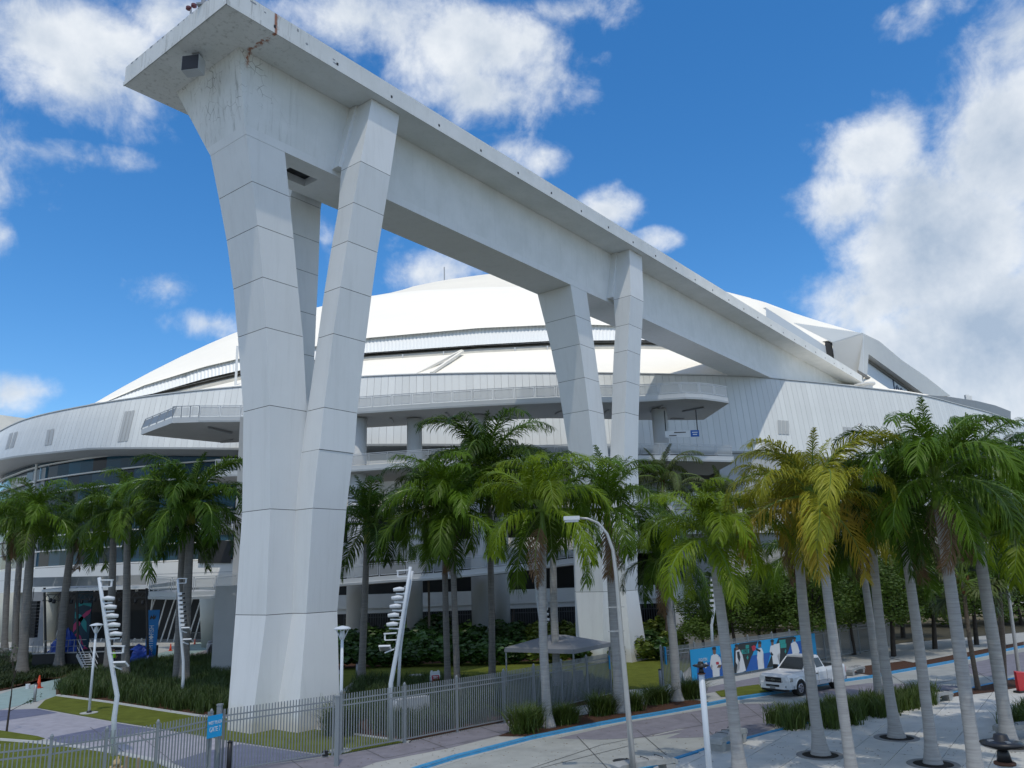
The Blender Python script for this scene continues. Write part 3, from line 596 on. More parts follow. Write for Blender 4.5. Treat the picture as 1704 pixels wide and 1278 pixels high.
ARC = np.concatenate([[0], np.cumsum(np.linalg.norm(np.diff(RIM, axis=0), axis=1))])
def rim(s, off=0.):
    s = np.clip(s, 0.01, ARC[-1]-.01); i = min(np.searchsorted(ARC, s)-1, len(RIM)-2); t_ = (s-ARC[i])/(ARC[i+1]-ARC[i]); p = RIM[i]+(RIM[i+1]-RIM[i])*t_
    j0, j1 = max(i-3, 0), min(i+4, len(RIM)-1); d = RIM[j1]-RIM[j0]; d /= np.linalg.norm(d); n = np.array([d[1], -d[0]])
    return p+n*off
def hit(x, y, off=0.):            # where the ray at x,y meets the vertical wall 'off' metres outside the rim
    d = ray(x, y); az = np.array([-d[1], d[0]]); ss = np.linspace(0, ARC[-1], 900); pts = np.array([rim(s, off) for s in ss]) if off not in HC else HC[off]
    HC[off] = pts; f = pts@az; best = None
    for i in range(len(pts)-1):
        if f[i]*f[i+1] <= 0:
            t_ = f[i]/(f[i]-f[i+1]); p = pts[i]+(pts[i+1]-pts[i])*t_
            if p@d[:2] <= 0: continue
            D = np.linalg.norm(p)
            if best is None or D < best[0]: best = (D, p, ss[i]+(ss[1]-ss[0])*t_)
    if best is None: return None
    D, p, s = best; z = CH+d[2]*D/np.linalg.norm(d[:2]); return np.array([*p, z]), s
HC = {}
ST = empty('stadium', 'vast white domed stadium with curved panel-clad rim and glazed west front', 'stadium', (10, 190, 0))
OFFS = Vector((10, 190, 0))
def sp(name, b, m, parent=None, smooth=False):
    me = b.mesh(name, m, smooth); me.transform(Matrix.Translation(-OFFS)); o = bpy.data.objects.new(name, me); COL.objects.link(o); o.parent = parent or ST; return o
# facade: bottom edge heights, from the photograph
BOT = [(0, 764), (75, 753), (150, 745), (265, 744), (395, 745), (1219, 750), (1289, 751.6), (1379, 760.5), (1469, 771)]
bs = []
for p in BOT:
    h = hit(*p, 1.2); bs.append((h[1], h[0][2]))
bs = [(0, 25.2)] + bs + [(ARC[-1], 18.6)]
BS = np.array(bs)
def zbot(s): return float(np.interp(s, BS[:, 0], BS[:, 1]))
def foff(s): return float(np.interp(s, [0, 60, 110, 150, ARC[-1]], [1.9, 1.7, 1.2, 1.1, 1.0]))
s_l = hit(5, 720, 0)[1]; s_r = hit(1700, 709, 0)[1]
louv = []
for x0, x1, ya, yb in [(205, 222, 685, 736), (81, 93, 716, 742), (16, 22, 722, 748), (24, 30, 720, 746), (1292, 1311, 700, 722), (1404, 1424, 711, 766)]:
    louv.append((hit(x0, (ya+yb)/2, .6)[1], hit(x1, (ya+yb)/2, .6)[1]))
def in_l(s): return any(a <= s <= b for a, b in louv)
PWD = .80; s = s_l-22; npan = 0
def fpt(s, t_):           # t 0 top .. 1 bottom, slight belly
    z = RZ+(zbot(s)-RZ)*t_; return np.array([*rim(s, foff(s)*(t_**.9)), z])
while s < s_r+22 and npan < 296:
    q = MB(); a, b = s+.012, s+PWD-.012
    rows = []
    for t_ in (0, .33, .66, 1.):
        rows.append([fpt(a, t_), fpt(b, t_)])
    q.grid(rows)
    # returned edges give the joint its depth
    for e_ in (a, b):
        r2 = [[fpt(e_, t_), fpt(e_, t_)+np.array([*(rim(e_, -.12)-rim(e_, 0)), 0])] for t_ in (0, .5, 1.)]; q.grid(r2)
    sp('facade_panel', q, M_PANELG if in_l(s+PWD/2) and False else M_PANEL); s += PWD; npan += 1
# louvre strips proud of the cladding
for (x0, x1, ya, yb, lean) in [(205, 222, 685, 736, 12), (81, 93, 716, 742, 7), (16, 22, 722, 748, 8), (24, 30, 720, 746, 9), (1292, 1311, 700, 722, -6), (1404, 1424, 711, 766, -19)]:
    q = MB(); tt = lambda z, s_: (RZ-z)/(RZ-zbot(s_))
    T0 = hit(x0+lean*.3, ya, .3); T1 = hit(x1+lean*.3, ya, .3); B0 = hit(x0-lean*.6, yb, .9); B1 = hit(x1-lean*.6, yb, .9)
    n_ = max(2, int(abs(T1[1]-T0[1])/.55))
    for k in range(n_):
        f0, f1 = k/n_, (k+.86)/n_
        def pt(f, t_):
            s_ = (T0[1]+(T1[1]-T0[1])*f)*(1-t_)+(B0[1]+(B1[1]-B0[1])*f)*t_; z = T0[0][2]*(1-t_)+B0[0][2]*t_; r_ = tt(z, s_)
            p_ = fpt(s_, max(0, min(1, r_))); nrm = rim(s_, .05)-rim(s_, 0); return np.array([p_[0]+nrm[0], p_[1]+nrm[1], z])
        q.grid([[pt(f0, t_), pt(f1, t_)] for t_ in (0, .33, .66, 1)])
    sp('louvre', q, M_PANELG)
# coping, backing, soffit, and grey frame under the cladding
SS = np.linspace(max(s_l-22, 0), min(s_r+22, ARC[-1]), 150)
q = MB(); q.grid([[(*rim(s_, .1), RZ+.02) for s_ in SS], [(*rim(s_, .12), RZ+.14) for s_ in SS], [(*rim(s_, -.7), RZ+.16) for s_ in SS], [(*rim(s_, -.8), RZ-.3) for s_ in SS]]); sp('rim_coping', q, M_CORR)
q = MB(); q.grid([[(*rim(s_, -.15+foff(s_)*t_), RZ-.05+(zbot(s_)-RZ)*t_) for s_ in SS] for t_ in (0, 1)]); sp('facade_backing', q, M_GREYM)
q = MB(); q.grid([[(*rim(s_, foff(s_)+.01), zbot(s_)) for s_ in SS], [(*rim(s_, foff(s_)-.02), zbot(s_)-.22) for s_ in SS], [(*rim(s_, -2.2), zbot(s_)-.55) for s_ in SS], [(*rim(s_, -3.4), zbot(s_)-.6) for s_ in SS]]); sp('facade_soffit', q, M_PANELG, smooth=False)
# inner gutter wall seen where the rim curls away
q = MB(); pts = [(1470, 650.5, 1470, 651), (1537, 657, 1546, 661), (1582, 660.5, 1585, 671), (1625, 667, 1625, 683), (1656, 674.5, 1655, 691.5), (1682, 684.5, 1682, 702), (1712, 696, 1712, 714), (1760, 726, 1760, 745)]
rr = [[], []]
for x, y, x2, y2 in pts:
    a = hit(x, y, -4.); b = hit(x, y2+3, -4.)
    if a is None or b is None: continue
    rr[0].append(a[0]); rr[1].append(b[0])
q.grid(rr); sp('inner_gutter_wall', q, mat('gutter_grey', (.22, .235, .25), .5, .15, 1., stretch=(4, 4, .4)))
# roof shells, swept along sight azimuths: (pixel height, metres behind the rim)
def poly(xs, P): return float(np.interp(xs, [p[0] for p in P], [p[1] for p in P]))
GAPB = [(150, 675), (254, 657.6), (340, 637), (400, 623), (608, 591), (799, 577.7), (911, 572.5), (987, 572), (1071, 571.5), (1150, 574), (1250, 582), (1440, 612), (1484, 641), (1550, 656)]
GAPT = [(150, 675), (254, 655), (340, 630), (400, 616), (608, 587), (799, 573.5), (911, 567.5), (987, 566.5), (1071, 565.7), (1150, 568), (1250, 575), (1440, 604)]
BNDT = [(150, 675), (177, 667), (240, 640), (340, 609), (400, 595), (612, 561), (799, 544.5), (903, 540), (983, 539), (1100, 543), (1200, 553), (1300, 570), (1440, 600)]
RIDGE = [(150, 675), (200, 646), (250, 619), (300, 594), (350, 571), (395, 552), (470, 527), (533, 510), (619, 492), (700, 483), (800, 478), (900, 476), (1000, 474), (1100, 478), (1207, 486), (1269, 501.5), (1320, 520.5), (1360, 533.5), (1437, 556)]
TOPR = [(610, 494), (640, 489), (664, 484.7), (680, 478), (739, 466), (807, 456.5), (870, 452), (950, 450), (1050, 455), (1130, 467), (1207, 485), (1269, 501)]
def Dr(x, y, ins):
    d = ray(x, y); h = hit(x, y, 0.); 
    if h is None: return None
    if ins > 5 and x > 1275: ins += 11*min(1, (x-1275)/40.)
    D = np.linalg.norm(h[0][:2])+ins; k = D/np.linalg.norm(d[:2]); return np.array([d[0]*k, d[1]*k, CH+d[2]*k])
def edge(x): return max(.02, min(1, (x-148)/160.))**.6      # shells pinch out towards the left end
XS = list(range(150, 1441, 15)); XL = list(range(150, 1546, 15))
def yr(x): return poly(x, TOP)
def row(P, ins, dy=0., clampm=0., X_=None): return [Dr(x, min(poly(x, P)+dy, yr(x)-clampm), ins*edge(x)) for x in (X_ or XS)]
rimrow = [Dr(x, yr(x)+2, 1.) for x in XL]
q = MB(); mid = [Dr(x, min(.5*(yr(x)+poly(x, GAPB)+9), yr(x)-.1), 8*edge(x)) if x < 1290 else Dr(x, yr(x)-4, 11) for x in XL]
q.grid([rimrow, mid, row(GAPB, 15, 9, X_=XL)]); sp('lower_roof', q, M_ROOF, smooth=True)
XG = [x for x in XS if x <= 1275]; XR = [x for x in XS if x >= 1270]
q = MB(); q.grid([row(GAPB, 15, 9, X_=XR), row(BNDT, 15.9, 1.2, X_=XR)]); sp('roof_shoulder', q, M_ROOF)
q = MB(); q.grid([row(GAPB, 15.2, 9, X_=XG), row(GAPB, 15.4, 3, X_=XG)]); q.grid([row(GAPB, 15.4, 3, X_=XG), row(GAPB, 17, 1, X_=XG)]); sp('track_ledge', q, mat('track_ledge', (.46, .45, .41), .7, .2, .6), smooth=False)
q = MB(); q.grid([row(GAPB, 17, 1.5, X_=XG), row(GAPT, 17.1, -1, X_=XG)]); sp('track_gap', q, M_GAP)
q = MB(); q.grid([row(GAPB, 16.2, -2.2, X_=XG), row(GAPB, 16.2, -3.2, X_=XG)]); sp('track_rail', q, M_STEEL)
# corrugated fascia band: real ribs
q = MB(); xs2 = np.arange(150, 1275, 3.0); r0 = []; r1 = []; r2 = []
for i, x in enumerate(xs2):
    o_ = (i % 2)*.16
    r0.append(Dr(x, min(poly(x, GAPT), yr(x)), (15.0+o_)*edge(x))); r1.append(Dr(x, min(poly(x, BNDT)+1.5, yr(x)), (16.6+o_)*edge(x)))
q.grid([r0, r1]); q.grid([row(GAPT, 15.0, 0, X_=XG), row(GAPT, 17.5, -.5, X_=XG)]); sp('corrugated_fascia', q, M_CORR)
q = MB(); NR = 8; rows = [row(BNDT, 15.9, 1.2), row(BNDT, 16.2, -.6)]
for k in range(1, NR+1):
    t_ = k/NR; y_ = lambda x: min(poly(x, BNDT)+(poly(x, RIDGE)-poly(x, BNDT))*(1-(1-t_)**1.35), yr(x)); rows.append([Dr(x, y_(x), (16+34*t_**1.1)*edge(x)) for x in XS])
last = rows[-1]
for k in (1, 2): rows.append([np.array([p[0]*(1+.16*k), p[1]*(1+.16*k), p[2]-.5*k*k-(.5)]) for p in last])
q.grid(rows); sp('upper_roof', q, M_ROOF, smooth=True)
q = MB(); XT = list(range(610, 1270, 20)); rows = []
for t_ in (0, .25, .5, .75, 1.):
    rows.append([Dr(x, poly(x, RIDGE)+8+(poly(x, TOPR)-poly(x, RIDGE)-8)*t_, 55+26*t_) for x in XT])
last = rows[-1]; rows.append([np.array([p[0]*1.35, p[1]*1.35, p[2]-1.]) for p in last]); q.grid(rows); sp('top_roof_panel', q, mat('roof_membrane_grey', (.62, .60, .54), .6, .05, .2), smooth=True)
# roof seams and small vents
q = MB()
for (a, b) in [((685, 628), (768, 585)), ((718, 622), (770, 586))]:
    A = Dr(*a, 2.); B = Dr(*b, 14.); q.bar(A+np.array([0, 0, .1]), B+np.array([0, 0, .1]), .35, .3)
sp('roof_seam', q, M_ROOF)
for x in (670, 738, 857, 911, 1150):
    A = Dr(x, poly(x, GAPB)+9, 15.); sp('roof_hook', MB().tube([A, A+np.array([0, 0, .5])], .1, 6), M_STEEL)
A = Dr(739.5, 466, 85); am = sp('lightning_mast', MB().tube([A-np.array([0, 0, .5]), A+np.array([0, 0, 3.2])], .12, 6), M_GREYM)
A = Dr(392, 640, 6); sp('lightning_mast', MB().tube([A-np.array([0, 0, .5]), A+np.array([0, 0, 5.0])], .16, 6), M_CORR)
for x, y in ((1609, 664), (1614, 665.5)):
    h = hit(x, y, -5.)[0]; sp('roof_vent', MB().box(h, (.5, .5, 1.4)), M_CORR)
# big white box at the east end of the track with the lettered side
bu = U; A = onv(1437, 555, 31.2); zb = 29.0
def vx(x, y, v): return onv(x, y, v)
face = [vx(1428, 618, 31.2), vx(1437, 555, 31.2), vx(1463, 567.5, 31.2), vx(1501, 599.5, 31.2), vx(1540, 626, 31.2), vx(1582, 659, 31.2)]
low = [vx(1428, 618, 31.2), vx(1481, 652, 31.2), vx(1560, 700, 31.2)]
P = face + [face[-1]*np.array([1, 1, 0])+np.array([0, 0, 34.]), face[0]*np.array([1, 1, 0])+np.array([0, 0, 34.])]
rc = [vx(1445.5, 589, 31.2), vx(1537, 655.5, 31.2)]     # recess top line
q = MB()
# frame above recess, panel set back 1.2 m below it
def back(p, d=1.2): return p + V*d
r0, r1 = rc; r0d = vx(1443, 624, 31.2); 
q.add([face[0], face[1], face[2], face[3], face[4], face[5], vx(1545, 659, 31.2), r1, r0, r0d], [(0, 1, 2, 8), (0, 8, 9), (2, 3, 8), (3, 4, 7, 8), (4, 5, 6, 7)])
q.add([r0, r1, back(r1), back(r0)], [(0, 1, 2, 3)]); q.add([r0, back(r0), back(r0d), r0d], [(0, 1, 2, 3)])
depth = [p+V*14 for p in face]
for i in range(1, len(face)-1): q.add([face[i], face[i+1], depth[i+1], depth[i]], [(0, 1, 2, 3)])
sp('lettered_end_box', q, mat('end_box_white', (.55, .56, .55), .55, .05, .4))
bp_ = [back(vx(1441, 585, 31.2)), back(vx(1560, 672, 31.2)), back(vx(1560, 715, 31.2)), back(vx(1441, 640, 31.2))]
sp('recessed_panel', MB().add(bp_, [(0, 1, 2, 3)]), mat('recess_panel_white', (.64, .67, .70), .5))
sp('shadow_reveal', MB().bar(back(vx(1446, 592, 31.2), 1.0), back(vx(1539, 659, 31.2), 1.0), .1, .5), M_GAP)
sp('shadow_reveal', MB().bar(vx(1428, 618.5, 31.0), vx(1484, 652.5, 31.0), .2, .45), M_GAP)
# lettering standing on the panel: tall narrow lower case
letm = mat('navy_letters', (.03, .035, .07), .5)
tx = text_mesh('loanDepot', 6.6, letm, 'sign_lettering', ST, .05, 1.05)
a0 = back(vx(1494.5, 634, 31.2), 1.15); 
zax = np.array([0, 0, 1.]); 
me = tx.data
bb = [v.co.x for v in me.vertices]; x0_ = min(bb); 
MM = Matrix(((U[0], 0, -V[0], 0), (U[1], 0, -V[1], 0), (0, 1, 0, 0), (0, 0, 0, 1)))
me.transform(Matrix.Translation((-x0_, 0, 0))); me.transform(Matrix.Diagonal((1.0, 1.0, 1., 1.))); me.transform(MM); me.transform(Matrix.Translation(Vector(a0+U*1.4-np.array([0, 0, .9]))-OFFS))
# corrugated gable between roof and box, built from ribs on the quad D-A-B-C
D_ = onv(1385, 571, 27.); A_ = face[1]+np.array([0, 0, -.05]); B_ = face[0]; C_ = onv(1384, 594, 27.)
D_ = face[1]-U*9.+V*3.; D_ = PL(1385, 571, D_, (0.2, 1, 0)); C_ = np.array([D_[0], D_[1], 29.8]); B2 = np.array([B_[0], B_[1], 29.8])
q = MB(); n_ = 30; top_ = []; bot_ = []
for i in range(n_*2+1):
    f = i/(n_*2); o_ = np.array([-.12, -.25, 0])*(i % 2); top_.append(D_+(A_-D_)*f+o_); bot_.append(C_+(B2-C_)*f+o_)
q.grid([top_, bot_]); sp('corrugated_gable', q, M_CORR)
E_ = Dr(1320, 538, 22); F_ = PL(1375, 567, D_, (.2, 1, 0))
q = MB(); n_ = 30; t0 = []; t1 = []
for i in range(n_*2+1):
    f = i/(n_*2); o_ = np.array([0, -.2, .1])*(i % 2); t0.append(E_+(A_-E_)*f+o_); t1.append(E_+(D_-E_)*f+o_)
q.grid([t0, t1]); sp('corrugated_eave', q, M_CORR)
# dark slot beside the gable
q = MB(); q.add([PL(1374, 567, D_, (.2, 1, 0))+np.array([0, .3, 0]), D_+np.array([.05, .3, 0]), C_+np.array([.05, .3, 0]), PL(1374, 600, D_, (.2, 1, 0))+np.array([0, .3, 0])], [(0, 1, 2, 3)]); sp('dark_slot', q, M_DARK)
# long parapet wall standing on the track
q = MB(); a = vx(1274, 511.5, 35.); b = vx(1375, 576.5, 35.); q.add([a, b, np.array([b[0], b[1], 34.9]), np.array([a[0], a[1], 34.9])-U*.6, a+V*.4, b+V*.4], [(0, 1, 2, 3), (0, 1, 5, 4)]); sp('track_parapet', q, mat('parapet_blue_grey', (.50, .54, .58), .5))
# drum vent near the beam end
h = G(1440, 643, RZ+.3); sp('roof_drum', MB().lathe(hit(1440, 641, -3.)[0]-np.array([0, 0, .9]), [(.9, 0), (.9, .7), (1.3, .9), (1.3, 1.1), (.2, 1.15)], 16), M_DECKEDGE)

# inner front: floors, glazing, walls below the cladding ----------------------
s_g1 = hit(395, 800, -3)[1]      # glazing ends about here
def wall(name, s0, s1, off, z0, z1, m, n_=40):
    q = MB(); sl_ = np.linspace(s0, s1, n_); f0 = z0 if callable(z0) else (lambda s_: z0); f1 = z1 if callable(z1) else (lambda s_: z1)
    q.grid([[(*rim(s_, off), f0(s_)) for s_ in sl_], [(*rim(s_, off), f1(s_)) for s_ in sl_]]); return sp(name, q, m)
sL = max(s_l-22, 1); sR = min(s_r+22, ARC[-1]-1)
s_mid = hit(405, 800, 0)[1]
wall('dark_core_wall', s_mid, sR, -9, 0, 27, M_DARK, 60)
wall('inner_white_wall', hit(560, 760, -1)[1], hit(720, 760, -1)[1], -2.5, 15, 21., M_WHITE, 30)
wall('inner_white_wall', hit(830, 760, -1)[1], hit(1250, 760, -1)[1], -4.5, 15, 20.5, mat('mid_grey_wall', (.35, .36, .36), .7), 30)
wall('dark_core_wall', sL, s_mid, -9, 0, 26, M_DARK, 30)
# glazing: one pane object per bay between mullion rails
zr = [9.4, 11.3, 13.2, 15.1, 17.0, 18.9, 20.8, 22.7]
s = hit(2, 850, -2.6)[1]-6; s_end = hit(390, 850, -2.6)[1]; bay = 2.6; count = 0
gl = []
while s < s_end:
    e_ = min(s+bay, s_end)
    for k in range(len(zr)):
        z0 = zr[k]; z1 = zr[k+1] if k+1 < len(zr) else zbot(s)-.5
        z1 = min(z1, zbot((s+e_)/2)-.5)
        if z1 <= z0+.1: continue
        jt = random.uniform(-.012, .012)
        q = MB().add([(*rim(s+.008, -2.6+jt), z0), (*rim(e_-.008, -2.6-jt), z0), (*rim(e_-.008, -2.6-jt), z1), (*rim(s+.008, -2.6+jt), z1)], [(0, 1, 2, 3)]); sp('window_pane', q, M_GLAZ); count += 1
    s = e_
for z in zr[1:]+[9.3]:
    q = MB(); sl_ = np.linspace(hit(2, 850, -2.6)[1]-6, s_end, 40)
    q.grid([[(*rim(s_, -2.5), z-.07) for s_ in sl_], [(*rim(s_, -2.1), z-.07) for s_ in sl_], [(*rim(s_, -2.1), z+.07) for s_ in sl_], [(*rim(s_, -2.5), z+.07) for s_ in sl_]])
    sp('glazing_rail', q, M_WHITE)
for x in (58,):
    h = hit(x, 800, -1.9)[0]; sp('glazing_column', MB().tube([(h[0], h[1], 9.), (h[0], h[1], 23.)], .16, 8), M_WHITE)
sp('pale_core', MB().box((*hit(80, 850, -3.1)[0][:2], 16), (3.2, .6, 13), rz=-.4), M_GREYM)
# white band under the glazing
sW = hit(405, 940, -1.8)[1]
q = MB(); sl_ = np.linspace(sL, sW, 40); q.grid([[(*rim(s_, -2.7), 9.2) for s_ in sl_], [(*rim(s_, -1.8), 9.15) for s_ in sl_], [(*rim(s_, -1.8), 6.2) for s_ in sl_], [(*rim(s_, -3.5), 6.2) for s_ in sl_]]); sp('white_wall_band', q, M_WHITE)
q = MB(); q.grid([[(*rim(s_, -1.78), 7.85) for s_ in sl_], [(*rim(s_, -1.78), 7.81) for s_ in sl_]]); sp('wall_joint', q, M_GREYM)
# recessed dark window at the right end of the band, beside the pier
a = hit(331, 905, -1.6)[0]; b = hit(386, 905, -1.6)[0]
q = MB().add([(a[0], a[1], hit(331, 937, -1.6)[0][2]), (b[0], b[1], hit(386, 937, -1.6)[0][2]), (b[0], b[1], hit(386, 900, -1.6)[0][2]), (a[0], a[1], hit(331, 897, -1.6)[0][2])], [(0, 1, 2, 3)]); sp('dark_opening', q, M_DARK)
# slanted mullions and cones in the open hall
random.seed(5)
for x in list(range(60, 330, 11))+[375, 384, 393]:
    h0 = hit(x, 1040, -5.2)[0]; le = random.choice((.5, .9, .2, 1.1)); sp('slanted_mullion', MB().tube([(h0[0], h0[1], 0), (h0[0]+le*1.6, h0[1], 6.3)], .09, 5), M_WHITE)
for x, w0, w1 in ((18, 3.2, 3.2), (72, 1.5, 1.5), (356, 1.15, 1.75)):
    h0 = hit(x, 1040, -2.6 if x != 356 else 1.5)[0]; sp('cone_column', MB().lathe((h0[0], h0[1], 0), [(w0, 0), (w1, 6.2)], 24), mat('cream_column', (.50, .50, .44), .6, .06, .6), smooth=True)
# floors seen between the ramps (right of the pier)
def slab(z, zp, s0, s1, off, mt=M_WHITE):
    q = MB(); sl_ = np.linspace(s0, s1, 44)
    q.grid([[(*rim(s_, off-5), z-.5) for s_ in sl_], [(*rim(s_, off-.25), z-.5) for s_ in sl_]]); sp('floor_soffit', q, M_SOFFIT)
    q = MB(); q.grid([[(*rim(s_, off-.25), z-.5) for s_ in sl_], [(*rim(s_, off-.2), z) for s_ in sl_], [(*rim(s_, off), z) for s_ in sl_], [(*rim(s_, off), zp) for s_ in sl_], [(*rim(s_, off-.3), zp) for s_ in sl_]]); sp('floor_parapet', q, mt)
sA = hit(560, 950, 3)[1]; sB = hit(1135, 950, 3)[1]
slab(3.6, 5.0, sA, sB, 3.); slab(8.9, 10.3, sA, sB, 3.); slab(13.6, 15.0, sA, hit(1240, 830, 3)[1], 1.); slab(18.2, 19.2, hit(560, 800, 1)[1], hit(1290, 780, 1)[1], .5)
wall('white_plinth', hit(1060, 860, 1)[1], hit(1300, 860, 1)[1], 1.2, 10.3, 13.0, M_WHITE)
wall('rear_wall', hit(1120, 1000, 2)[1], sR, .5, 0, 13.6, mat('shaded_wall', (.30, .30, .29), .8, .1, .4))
wall('grey_base_wall', hit(1200, 800, 1)[1], sR, .8, 13.6, lambda s_: zbot(s_)-.1, mat('base_grey', (.36, .38, .40), .6))
# distant roof piece at the far left
q = MB(); a = G(-60, 705, 29.5); b = G(40, 703, 29.5)
pp = [Dr(x, y, 26.) for x, y in ((5, 691), (49, 697), (49, 730), (5, 730))]; ext = pp[0]+(pp[0]-pp[1])*1.5
q.add([pp[0], pp[1], pp[2], pp[3], ext, ext-np.array([0, 0, 8])], [(0, 1, 2, 3), (4, 0, 3, 5)]); sp('far_roof_edge', q, M_ROOF)

# ------------------------------------------------------------------ the cloud whose shadow lies over the plaza
def cloud():
    bm = bmesh.new(); rnd = random.Random(4)
    out = [(-150, -60), (-150, 60), (-118, 108), (-82, 122), (-43, 97), (-10, 86.5), (18, 85), (45, 86), (70, 84), (95, 80), (110, 40), (110, -60)]
    H = 520.; sh = SUNV/SUNV[2]*H
    me_v, me_f = [], []
    ring = catmull([np.array(p, float) for p in out+[out[0]]], 8)[:-1]
    cen = np.array([-10., 20.]); n_ = len(ring); rows = []
    for zz, k in ((-2, .55), (-5, .9), (0, 1.), (12, .96), (26, .7), (34, .3)):
        r_ = []
        for i, p in enumerate(ring):
            w = 1+.006*sin(i*1.7)+.005*sin(i*.6+2); q_ = cen+(p-cen)*k*w; r_.append((q_[0]+sh[0], q_[1]+sh[1], H+zz+3*sin(i*.9)))
        rows.append(r_)
    b = MB(); b.grid(rows, closed=True); b.f.append(tuple(range(n_))); b.m.append(0); o = len(b.v)-n_; b.f.append(tuple(range(o, o+n_))); b.m.append(0)
    cmt = mat('cloud_white', (.95, .95, .95), 1., transl=.7, spec=0.); t = cmt.node_tree; out = t.nodes['Material Output']; old = out.inputs[0].links[0].from_socket
    trn = t.nodes.new('ShaderNodeBsdfTransparent'); ms = t.nodes.new('ShaderNodeMixShader'); ms.inputs[0].default_value = .61      # a thin cloud: some sun comes through
    t.links.new(old, ms.inputs[1]); t.links.new(trn.outputs[0], ms.inputs[2]); t.links.new(ms.outputs[0], out.inputs[0])
    ob = b.build('cloud', mat('cloud_white', (.95, .95, .95), 1., transl=.7, spec=0.), smooth=True); ob['kind'] = 'structure'
cloud()

# ------------------------------------------------------------------ ramp decks with railings
def infill(): return M_MESHP
def deck(label, outer, inner, th=.5, rail=True, name='ramp_deck', cat='ramp', group='curved ramp decks', pw=1.9, fascia=.55, closed_end=False):
    """outer / inner: lists of (x,y,z of the underside)"""
    O = np.array(outer, float); I = np.array(inner, float)
    r = empty(name, label, cat, tuple(O[len(O)//2]), 0, None); off = Vector(O[len(O)//2])
    def dp(nm, b, m, smooth=False):
        me = b.mesh(nm, m, smooth); me.transform(Matrix.Translation(-off)); return link(nm, me, r)
    def res(P, n): 
        a = np.concatenate([[0], np.cumsum(np.linalg.norm(np.diff(P, axis=0), axis=1))]); t_ = np.linspace(0, a[-1], n); return np.stack([np.interp(t_, a, P[:, k]) for k in range(3)], 1)
    n = 30; o_ = res(O, n); i_ = res(I, n); up_ = np.array([0, 0, 1.])
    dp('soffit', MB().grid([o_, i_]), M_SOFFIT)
    inn = (i_-o_); inn[:, 2] = 0; inn = inn/np.linalg.norm(inn, axis=1)[:, None]
    b = MB(); b.grid([o_+up_*.0, o_-inn*.04+up_*.18, o_-inn*.04+up_*.2, o_+inn*.03+up_*.22, o_+inn*.03+up_*fascia, o_+inn*.35+up_*(fascia+.02), i_+up_*(fascia+.02), i_])
    b.grid([[o_[0], i_[0]], [o_[0]+up_*fascia, i_[0]+up_*fascia]]); b.grid([[o_[-1], i_[-1]], [o_[-1]+up_*fascia, i_[-1]+up_*fascia]])
    dp('slab', b, M_DECKEDGE)
    if rail:
        path = list(o_+inn*.15+up_*(fascia+.02))
        if closed_end: path = path+[i_[-1]+up_*(fascia+.02)]
        P = np.array(path); a = np.concatenate([[0], np.cumsum(np.linalg.norm(np.diff(P, axis=0), axis=1))]); k = max(1, int(a[-1]/pw)); t_ = np.linspace(0, a[-1], k+1)
        Q = np.stack([np.interp(t_, a, P[:, j]) for j in range(3)], 1)
        for A, B in zip(Q[:-1], Q[1:]):
            b = MB(); d = (B-A)/np.linalg.norm(B-A)
            b.bar(A+up_*1.08, B+up_*1.08, .06, .06); b.bar(A, A+up_*1.08, .07, .07); b.bar(A+up_*.12+d*.12, B+up_*.12-d*.12, .04, .05); b.bar(A+up_*.95+d*.12, B+up_*.95-d*.12, .04, .05)
            b.bar(A+d*.12+up_*.12, A+d*.12+up_*.95, .04, .04); b.bar(B-d*.12+up_*.12, B-d*.12+up_*.95, .04, .04)
            p0 = A+d*.15+up_*.15; p1 = B-d*.15+up_*.15; b.add([p0, p1, p1+up_*.78, p0+up_*.78], [(0, 1, 2, 3)], 1)
            dp('rail_panel', b, [M_STEEL, M_MESHP])
    return r, dp
def gp(pts, z): return [G(x, y, z if not callable(z) else z(x)) for x, y in pts]
Z1 = 21.9
r, dp = deck('topmost curved white walkway deck with a railing, passing behind both piers', gp([(330, 702.5), (405, 702), (500, 697), (600, 688), (700, 681.5), (799, 676), (931, 670), (1059, 669), (1100, 666.5), (1139, 663.5), (1175, 665), (1213, 671)], Z1), gp([(372, 737), (430, 735), (500, 726), (596, 712.5), (700, 706.6), (799, 699.4), (919, 696), (999, 697), (1059, 699), (1110, 699), (1150, 699), (1171, 698.6)], Z1))
lf = empty('walkway_prow', 'pointed left end of the topmost walkway with a tilted grey railing', 'balcony', tuple(G(286, 704, Z1)), 0)
a, b_, c_, d_ = G(234.5, 723.5, Z1), G(286, 704, Z1), G(330, 702.5, Z1), G(372, 737, Z1)
off = Vector(lf.location)
def lp(nm, b, m): me = b.mesh(nm, m); me.transform(Matrix.Translation(-off)); return link(nm, me, lf)
up_ = np.array([0, 0, 1.])
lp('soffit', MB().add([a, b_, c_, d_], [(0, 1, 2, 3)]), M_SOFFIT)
lp('slab', MB().add([a, b_, c_, d_, a+up_*.55, b_+up_*.55, c_+up_*.55, d_+up_*.55], [(0, 1, 5, 4), (1, 2, 6, 5), (0, 4, 7, 3), (4, 5, 6, 7)]), M_DECKEDGE)
